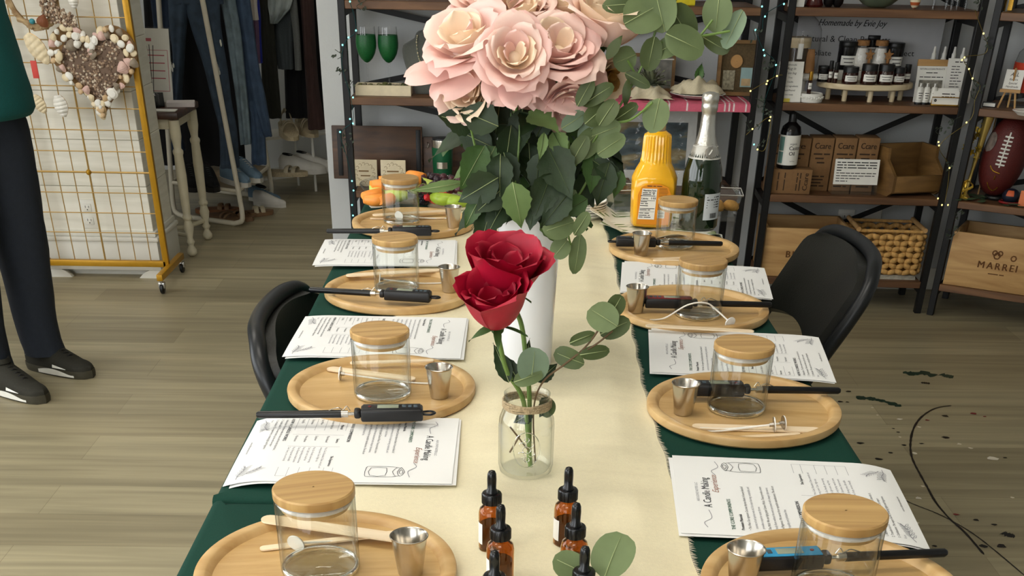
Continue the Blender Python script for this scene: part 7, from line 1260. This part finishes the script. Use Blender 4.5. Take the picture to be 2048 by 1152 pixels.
paper('paper_napkin', 'white paper napkin at the left front of the fruit platter', 762, 410, .06, .06, .3, M_np, .010); paper('paper_napkin', 'cream folded napkin between the steel cup and the fruit platter', 893, 424, .10, .05, -.05, mat('cream_napkin', (232, 222, 190), .85), .008); paper('paper_napkin', 'white napkin beside the farthest left tray, under the leaves', 962, 436, .10, .07, .2, M_np, .008)
for k in range(6):
    c = P(1172, 447, CZ_); r = .062; t = thing('paper_plate', ('lowest', 'second', 'third', 'fourth', 'fifth', 'topmost')[k]+' white paper plate of the stack behind the white vase', 'plate', (c.x-.012+.0015*sin(k*2), c.y+.06, CZ_+.0055*k), k, 'stacked white paper plates'); MB().lathe([(.001, .0), (r*.72, .0), (r*.80, .004), (r*1.0, .012), (r*.995, .0132), (r*.79, .0056), (.001, .0012)], 40, cap=(False, False)).build('dish', M_np, t)
# leaf printed tissue under the bottles
def leafprint():
    m = D.materials.new('leaf_print_tissue'); m.use_nodes = True; nt = m.node_tree; N = nt.nodes; L = nt.links; tc = N.new('ShaderNodeTexCoord'); mp = N.new('ShaderNodeMapping'); mp.inputs['Scale'].default_value = (22, 60, 22); mp.inputs['Rotation'].default_value = (0, 0, .7); v = N.new('ShaderNodeTexVoronoi'); v.inputs['Scale'].default_value = 1; v.inputs['Randomness'].default_value = .9
    L.new(tc.outputs['Object'], mp.inputs[0]); L.new(mp.outputs[0], v.inputs['Vector']); r = N.new('ShaderNodeValToRGB'); e = r.color_ramp.elements; e[0].position = .30; e[0].color = lin((110, 130, 74)); e[1].position = .37; e[1].color = lin((234, 232, 218)); L.new(v.outputs['Distance'], r.inputs[0]); L.new(r.outputs[0], N['Principled BSDF'].inputs['Base Color']); N['Principled BSDF'].inputs['Roughness'].default_value = .7; return m
M_lp = leafprint(); b = MB()
def tiss(a, s):
    x = .200+.300*a+.012*sin(s*9); y = 2.515+.27*s+.014*sin(a*11)+.02*(1-a)*0; e = max(0, 1-abs(2*a-1)**6)*max(0, 1-abs(2*s-1)**6); up = .030*max(0, (.16-a)/.16)+.012*max(0, (.12-s)/.12)*abs(sin(a*9)); dn = max(0, x-.462); return (x-dn*.5, y, CZ_+.003+.006*(.5+.5*vnoise(a*7, s*6, 3))*(1 if .25 < a < .7 and .3 < s < .8 and False else .6)+up-dn*1.1*(0 if dn < .004 else 1))
b.grid(tiss, 44, 32, thick=.0006); single(b, 'printed_tissue', M_lp, 'white tissue printed with green leaves under the juice and wine bottles', 'tissue', (0, 0, 0), angle=70)
BZ = TZ+.0085
# juice bottle
q = P(1304, 457, BZ); jx, jy = q.x+.002, q.y+.045; t = thing('juice_bottle', 'plastic bottle of orange juice with nutrition label at the far right of the table', 'juice bottle', (jx, jy, BZ), -.08); M_oj = mat('orange_juice', (240, 180, 30), .12, noise=.03, coat=.5, sub=.1); M_ojl = mat('orange_label', (226, 142, 28), .4, noise=.04)
sec = [(0, .040, 0), (.004, .046, 0), (.02, .048, 0), (.10, .050, 0), (.128, .050, 0), (.150, .042, 0), (.168, .034, 0), (.180, .031, .001), (.232, .0290, .001), (.240, .0278, 0), (.246, .020, 0), (.250, .0165, 0)]
JZ = .765
sec = [(z*JZ, r, x) for z, r, x in sec]
def jf(u, v):
    k = v*(len(sec)-1); i = min(int(k), len(sec)-2); w_ = k-i; z, r, _ = [sec[i][j]*(1-w_)+sec[i+1][j]*w_ for j in range(3)]; a = 2*pi*u; sq = max(0, min(1, (.165*JZ-z)/.04)); f_ = 1/max(abs(cos(a)), abs(sin(a)))**(.55*sq); r2 = r*min(f_, 1.22)*(1-.0*sq); rib = .0012*sin(a*26) if .172*JZ < z < .238*JZ else 0; return ((r2+rib)*cos(a), (r2+rib)*sin(a)*.92, z)
b = MB(); b.grid(jf, 104, 33, cu=True); b.add([jf(i/52, 0) for i in range(52)], [tuple(reversed(range(52)))]); b.build('bottle_body', M_oj, t, angle=60); MB().lathe([(.0168, .249), (.0160, .262), (.0185, .263), (.0185, .267), (.0165, .268)], 28, Tm(z=.25*(JZ-1)), cap=(False, False)).build('neck', mat('clear_neck', (216, 190, 140), .15, trans=.6), t); MB().lathe([(.0190, .268), (.0190, .286), (.0175, .288), (.001, .288)], 28, Tm(z=.25*(JZ-1)), cap=(False, False)).build('cap', mat('orange_cap', (232, 112, 26), .4), t)
FY = -.0515; poly = [(-.034, .012), (.036, .012), (.037, .092), (.030, .112), (.012, .120), (-.012, .120), (-.028, .112), (-.035, .092)]; MB().prism(poly, 0, .0012, M=Tm(0, FY+.0022, 0, rx=R(90)) @ Matrix.Diagonal((1, JZ, 1, 1))).build('label', M_ojl, t); c = MB(); c.prism([(-.032, .026), (.004, .026), (.006, .108), (-.026, .108)], 0, .0004, M=Tm(0, FY+.0008, 0, rx=R(90)) @ Matrix.Diagonal((1, JZ, 1, 1))); c.prism([(.010, .030), (.026, .030), (.026, .052), (.010, .052)], 0, .0004, M=Tm(0, FY+.0008, 0, rx=R(90)) @ Matrix.Diagonal((1, JZ, 1, 1))); c.prism([(.012, .066), (.022, .066), (.022, .080), (.012, .080)], 0, .0004, M=Tm(0, FY+.0008, 0, rx=R(90)) @ Matrix.Diagonal((1, JZ, 1, 1))); o = c.build('nutrition_panel', M_card, t); e = MB(); ME = Matrix.Translation((0, FY+.0001, 0)) @ Matrix.Rotation(R(90), 4, 'X') @ Matrix.Diagonal((1, JZ, 1, 1))
for ln, s, x, y, w_ in (('Nutrition Facts', .007, -.024, .101, .028), ('Calories', .006, -.027, .080, .015), ('110', .008, -.007, .080, .011), ('8', .0055, -.003, .092, .004)): text(e, ln, s, ME @ Tm(x, y, 0), width=w_, bold=.03 if s > .005 else 0)
for k, (x0_, x1_, y) in enumerate(((-.025, .002, .0975), (-.025, -.006, .093), (-.028, -.010, .0735), (-.028, -.012, .0685), (-.029, -.008, .063), (-.029, -.006, .0515), (-.030, -.008, .043), (-.030, -.006, .037), (-.030, -.004, .032), (-.016, .016, .1150))): blur_line(e, x0_, x1_, y, .0034, ME, k)
for y, w_ in ((.089, .0016), (.0765, .001), (.055, .0016), (.047, .0006)): strip(e, [(-.029, y), (.003, y)], w_, ME)
for k in range(5): strip(e, [(.012, .033+.0035*k), (.024, .033+.0035*k)], .0016 if k % 2 else .0008, ME)
for k in range(7): strip(e, [(.010, .110-.0035*k), (.030-.001*abs(k-3), .110-.0035*k)], .0008, ME)
strip(e, [(.0145+.003*cos(a), .073+.004*sin(a)) for a in [0, 2.1, 4.2, 6.28]], .001, ME @ Tm(.002, 0, 0)); e.build('print', M_dark, o, flat=True)
# sparkling wine
q = P(1400, 462, BZ); t = thing('wine_bottle', 'dark green sparkling wine bottle with silver foil neck', 'wine bottle', (q.x, q.y+.042, BZ), .1); MB().lathe([(.001, .004), (.030, 0), (.040, .001), (.0425, .006), (.0428, .115), (.0405, .14), (.033, .17), (.0245, .195), (.0185, .215)], 48, cap=(False, False)).build('glass_body', mat('dark_green_glass', (18, 34, 16), .06, coat=.6, noise=.03), t, angle=70)
M_foil = mat('silver_foil', (206, 204, 196), .28, .85, bump=.12, bs=160, noise=.05); MB().lathe([(.0262, .190), (.0235, .1985), (.0192, .214), (.0165, .235), (.0150, .262), (.0152, .268), (.0172, .272), (.0176, .284), (.0165, .288), (.0182, .292), (.0185, .302), (.0165, .309), (.008, .312), (.001, .3125)], 40, cap=(False, False)).build('foil_capsule', M_foil, t, angle=70)
b = MB(); b.lathe([(.0345, .1655), (.0275, .1865), (.0262, .192), (.0248, .196)], 40, cap=(False, False)); o = b.build('neck_label', mat('silver_label', (186, 184, 176), .4, .4), t, angle=70); b = MB(); b.grid(lambda u, v: (.0315*cos(-pi/2+.2+.5*(u-.5)*2*sqrt(max(0, 1-(2*v-1)**2))), .0345*sin(-pi/2+.2+.5*(u-.5)*2*sqrt(max(0, 1-(2*v-1)**2))), .183+.0145*(2*v-1)), 12, 12); b.build('emblem', M_sil, o, angle=70); e = MB(); e.tube([(.0, -.0355, .178), (.004, -.0358, .184), (.006, -.035, .189)], .0012, 5); e.build('emblem_mark', M_card, o)
for z in (.166, .192): b = MB(); b.tube([V(((.0346 if z < .18 else .0264)*cos(2*pi*k/32), (.0346 if z < .18 else .0264)*sin(2*pi*k/32), z)) for k in range(32)], .0006, 5, closed=True); b.build('white_band', M_card, o)
b = MB(); b.grid(lambda u, v: (.0432*cos(R(-92+62*u)), .0432*sin(R(-92+62*u)), .026+.062*v), 16, 1); o = b.build('back_label', mat('pale_label', (206, 212, 216), .6), t); e = MB()
for k in range(5): blur_line(e, -.017, .017, 0, .004, Matrix.Identity(4), k, fn=lambda p, k=k: V((.0436*cos(R(-62)+p.x/.0436), .0436*sin(R(-62)+p.x/.0436), .080-.006*k+p.y)))
for k in range(13): e.grid(lambda u, v, k=k: (.0436*cos(R(-72)+k*.035+u*(.012+.01*(k % 3))), .0436*sin(R(-72)+k*.035+u*(.012+.01*(k % 3))), .030+.012*v), 1, 1)
e.build('print', M_dark, o, flat=True)
for c_ in [t]+list(t.children_recursive):
    if c_.type == 'MESH': c_.data.transform(Matrix.Diagonal((1, 1, .857, 1)))
# clear clamshells
M_clam = film('clamshell_plastic', clear=.93, fmin=.12); M_past = mat('pastry', (206, 158, 84), .7, noise=.25, ns=60)
for (u, v, w_, rz, l, fill) in ((1440, 437, .085, -.1, 'open clear plastic clamshell with pastry right of the wine bottle', True), (1240, 428, .075, .2, 'open clear plastic clamshell left of the juice bottle', False)):
    q = P(u, v, BZ); t = thing('clamshell_box', l, 'plastic box', (q.x+.01, q.y+.05, BZ), rz); h = .045; b = MB(); b.lathe([(w_*.50, .0), (w_*.52, .002), (w_*.66, h), (w_*.72, h+.001), (w_*.72, h+.004)], 4, Tm(rz=R(45)), cap=(True, False)); b.build('base', M_clam, t); b = MB(); b.lathe([(w_*.72, 0), (w_*.66, .006), (w_*.55, .03)], 4, Tm(0, w_*.50, h+.004, rx=R(-70)) @ Tm(0, w_*.5, 0, rz=R(45)), cap=(False, True)); b.build('lid', M_clam, t); b = MB(); s_ = w_*.505; b.tube([(-s_, -s_, h+.004), (s_, -s_, h+.004), (s_, s_, h+.004), (-s_, s_, h+.004)], .0010, 5, closed=True); b.build('rim', M_frost, t)
    if fill:
        for k in range(3): b = MB(); b.tube(smooth([(-.018, 0, 0), (-.008, .008, .006), (.006, .008, .006), (.018, 0, 0)], 4), [.004, .007, .009, .011, .012, .012, .012, .012, .011, .009, .007, .006, .004], 10); o = single(b, 'pastry', M_past, ('left', 'middle', 'right')[k]+' small golden pastry in the clear clamshell', 'pastry', (q.x-.012+.022*k, q.y+.045+.006*k, BZ+.0125), 'pastries in the clamshell'); o.rotation_euler = (0, 0, .6+k)
# ---------------------------------------------------------------- standing person at the left edge
M_teal = mat('teal_knit', (8, 82, 80), .85, noise=.10, ns=260, bump=.15, bs=500); M_navy = mat('navy_trousers', (28, 34, 44), .85, noise=.10, ns=60, bump=.1, bs=300); M_skin = mat('skin', (214, 166, 138), .5, noise=.04, sub=.15); M_hair = mat('brown_hair', (70, 48, 34), .6, noise=.25, ns=120); M_shoe = mat('olive_black_mesh', (36, 34, 24), .8, noise=.2, ns=240, bump=.2, bs=600); M_soleb = mat('dark_sole', (58, 54, 40), .6); M_wh2 = mat('white_trim', (226, 224, 214), .5)
fd = R(-30); PCX, PCY = -1.628, 3.70; pt = thing('person', 'person in a teal top, navy trousers and dark sneakers standing at the left edge', 'person', (PCX, PCY, 0), fd)
def skin(name, verts, edges, radii, m, parent, sub=2):                # local axes: x forward, y to the person's left
    me = D.meshes.new(name); me.from_pydata(verts, edges, []); me.materials.append(m); o = D.objects.new(name, me); COL.objects.link(o); o.parent = parent
    o.modifiers.new('Skin', 'SKIN'); sv = me.skin_vertices[0].data
    for i, r in enumerate(radii): sv[i].radius = (r, r) if not isinstance(r, tuple) else r; sv[i].use_root = (i == 0)
    s = o.modifiers.new('Sub', 'SUBSURF'); s.levels = sub; s.render_levels = sub; return o
vs = [(0, 0, .84), (0, 0, 1.0), (.005, 0, 1.18), (0, 0, 1.32), (.005, 0, 1.41), (.02, 0, 1.48), (.035, 0, 1.545), (.035, 0, 1.60)]; rs = [(.13, .10), (.125, .095), (.14, .10), (.12, .085), .052, .05, (.075, .088), (.066, .08)]; es = [(i, i+1) for i in range(7)]
def chain(start, pts, rad):
    p = start
    for q, r in zip(pts, rad): vs.append(q); rs.append(r); es.append((p, len(vs)-1)); p = len(vs)-1
    return p
for s in (-1, 1):
    w_ = chain(3, [(0, s*.165, 1.345), (-.07, s*.235, 1.24), (-.10, s*.245, 1.17), (.03, s*.185, 1.20), (.13, s*.09, 1.235), (.165, s*.055, 1.245)], [.052, .046, .042, .038, .028, .026])
    pm = chain(w_, [(.205, s*.025, 1.255)], [(.034, .018)])
    for k, (L_, dy) in enumerate(((.060, .022), (.068, .008), (.064, -.006), (.052, -.020))): chain(pm, [(.222+L_*.25, s*.02+dy*.8, 1.258+.006*k), (.222+L_*.62, s*(.012)+dy, 1.252+.006*k), (.214+L_*.8, s*.004+dy, 1.236+.006*k)], [.0092, .0085, .0072])
    chain(w_, [(.185, s*.05, 1.27), (.215, s*.035, 1.288), (.238, s*.02, 1.292)], [.011, .0095, .008])
    chain(0, [(0, s*.095, .80), (.012, s*.10, .46), (-.01, s*.103, .12), (-.012, s*.104, .07), (.09, s*.108, .045)], [.088, .058, .042, .036, .028])
skin('body', vs, es, rs, M_skin, pt)
fc = MB()
for s in (-1, 1): fc.ball((.105, s*.032, 1.555), (.008, .014, .009), 10, mi=0); fc.ball((.111, s*.032, 1.555), (.004, .006, .006), 8, mi=1); fc.tube(smooth([(.104, s*.048, 1.574), (.113, s*.032, 1.580), (.114, s*.016, 1.576)], 4), .003, 6, mi=1); fc.ball((.03, s*.079, 1.545), (.018, .009, .03), 10, mi=2)
fc.tube(smooth([(.112, 0, 1.556), (.124, 0, 1.535), (.130, 0, 1.520), (.116, 0, 1.512)], 4), [.007]*4+[.009]*4+[.012]*4+[.008], 8, mi=2); fc.tube(smooth([(.104, -.024, 1.490), (.116, 0, 1.488), (.104, .024, 1.490)], 5), .006, 8, mi=3, flat=.6)
fc.build('face', [M_wh2, M_hair, M_skin, mat('lips', (176, 104, 96), .5)], pt); hb = MB()
def hairf(u, v): a = 2*pi*u; e = -.25+v*(pi/2+.25); r = 1+.02*sin(a*14); fr = .35 if cos(a) > .55 else 1; z = 1.585+.095*sin(e)-(1-v)*(.20 if fr == 1 else -.02); k = cos(max(0, e)); return (.018+.098*r*cos(a)*k-(.01 if cos(a) < 0 else 0), .092*r*sin(a)*k, z)
hb.grid(hairf, 40, 14, cu=True); hb.build('hair', M_hair, pt, angle=80)
def rings(mb, spec, n=36, cap=True, fold=0, seed=0):                # spec: (cx, cy, z, rx, ry)
    P_ = [spec[0]]; out = []
    for i in range(len(spec)-1):
        for k in range(4): q = k/4; out.append([spec[i][j]*(1-q)+spec[i+1][j]*q for j in range(5)])
    out.append(list(spec[-1])); vs_ = []
    for j, (cx, cy, z, rx, ry) in enumerate(out):
        for i in range(n): a = 2*pi*i/n; f_ = 1+fold*vnoise(cos(a)*3+seed, z*16+sin(a)*3, seed); vs_.append((cx+rx*cos(a)*f_, cy+ry*sin(a)*f_, z))
    fs_ = [(j*n+i, j*n+(i+1) % n, (j+1)*n+(i+1) % n, (j+1)*n+i) for j in range(len(out)-1) for i in range(n)]
    if cap: fs_ += [tuple(reversed(range(n))), tuple(range((len(out)-1)*n, len(out)*n))]
    mb.add(vs_, fs_)
b = MB(); rings(b, [(.030, 0, .80, .165, .192), (.030, 0, .815, .176, .200), (.032, 0, .90, .172, .194), (.030, 0, 1.02, .160, .182), (.018, 0, 1.18, .150, .182), (0, 0, 1.30, .128, .182), (0, 0, 1.37, .105, .165), (.004, 0, 1.415, .075, .10), (.006, 0, 1.435, .062, .066)], fold=.035, seed=2); b.build('top_garment', M_teal, pt, angle=80)
for s in (-1, 1): MB().tube(smooth([(0, s*.13, 1.34), (-.03, s*.20, 1.30), (-.075, s*.245, 1.22), (-.09, s*.248, 1.175), (-.04, s*.22, 1.185), (.03, s*.185, 1.20), (.125, s*.092, 1.235)], 4), [.066]*5+[.060]*5+[.056]*5+[.052]*5+[.044]*5, 14).build('sleeve', M_teal, pt, angle=80)
for s in (-1, 1):
    b = MB(); rings(b, [(.0, s*.07, .86, .130, .100), (.004, s*.085, .78, .128, .102), (.010, s*.095, .66, .112, .094), (.014, s*.10, .50, .094, .082), (.004, s*.102, .36, .086, .076), (-.006, s*.104, .20, .074, .068), (-.004, s*.105, .10, .070, .064), (.004, s*.106, .062, .072, .064)], fold=.05, seed=4+s, cap=False); b.build('trouser_leg', M_navy, pt, angle=80)
b = MB(); rings(b, [(0, 0, .775, .118, .168), (0, 0, .84, .132, .180), (0, 0, .90, .128, .175)], fold=.02); b.build('trouser_seat', M_navy, pt, angle=80)
for s in (-1, 1):
    Tt = Tm(-.085+(.055 if s < 0 else 0), s*.106, 0, rz=s*.06); L_ = .285; prof = lambda s_, w_=1: (.033+.017*sin(pi*(s_*.66+.27)))*sqrt(max(0, 1-abs((s_-.5)/.5)**7))*w_
    poly = [(L_*i/20, -prof(i/20)) for i in range(21)]+[(L_*i/20, prof(i/20)) for i in range(20, -1, -1)]; n = len(poly); b = MB(); zt = [.026+.008*max(0, (.3-p[0]/L_))+.008*max(0, p[0]/L_-.8) for p in poly]; zb = [.010*max(0, p[0]/L_-.85)*5*.2 for p in poly]
    b.add([(p[0], p[1]*.94, z_) for p, z_ in zip(poly, zb)]+[(p[0], p[1]*1.03, z_*.5) for p, z_ in zip(poly, zt)]+[(p[0], p[1], z_) for p, z_ in zip(poly, zt)], [tuple(reversed(range(n))), tuple(range(2*n, 3*n))]+[(k*n+i, k*n+(i+1) % n, (k+1)*n+(i+1) % n, (k+1)*n+i) for k in (0, 1) for i in range(n)], Tt); sh = b.build('shoe', M_soleb, pt)
    def up(u, v):
        h = .085 if v < .28 else .085-.052*min(1, (v-.28)/.5) if v < .8 else .033-.014*((v-.8)/.2)**2; a = pi*u; return (L_*v*.985+.002, -prof(v, .97)*cos(a), .022+h*(sin(a)**.65)*min(1, .75+v*4))
    b = MB(); b.grid(up, 18, 26, Tt); b.build('upper', M_shoe, sh, angle=75); b = MB(); b.lathe([(.030, 0), (.036, .006), (.032, .020), (.026, .014)], 22, Tt @ Tm(.072, 0, .092) @ Matrix.Diagonal((1.35, 1, 1, 1)), cap=(False, False)); b.build('collar', M_shoe, sh); b = MB()
    for i in range(6): x_ = .115+.016*i; h = .022+.085-.052*min(1, max(0, (x_/L_-.28)/.5))+.002; b.tube(smooth([(x_-.004, -.022, h-.016), (x_, 0, h), (x_+.004, .022, h-.016)], 4), .0026, 6, M=Tt)
    b.build('laces', M_lidb, sh); b = MB(); sd = lambda x_, k, g=1.035: V((x_, k*prof(x_/L_, g), 0))
    for k in (-1, 1):
        b.grid(lambda u, v: Tt @ (sd(.09+.15*u, k, 1.045)+V((0, 0, .006+.020*v*(.35+.65*sin(pi*min(1, u+.1)))))), 14, 2); b.grid(lambda u, v: Tt @ (sd(.155+.055*u, k, 1.02)+V((0, -k*.003*v, .030+.010*v*(1-u)))), 8, 2); b.grid(lambda u, v: Tt @ (sd(.035+.03*u, k, 1.03)+V((0, -k*.004*v, .055+.018*v*(1-.7*u)))), 5, 2)
    b.build('white_side_trim', M_wh2, sh, angle=80); b = MB(); b.box((-.004, -.012, .05), (.002, .012, .085), .003, M=Tt); b.build('heel_tab', mat('coral_tab', (222, 106, 92), .6), sh)
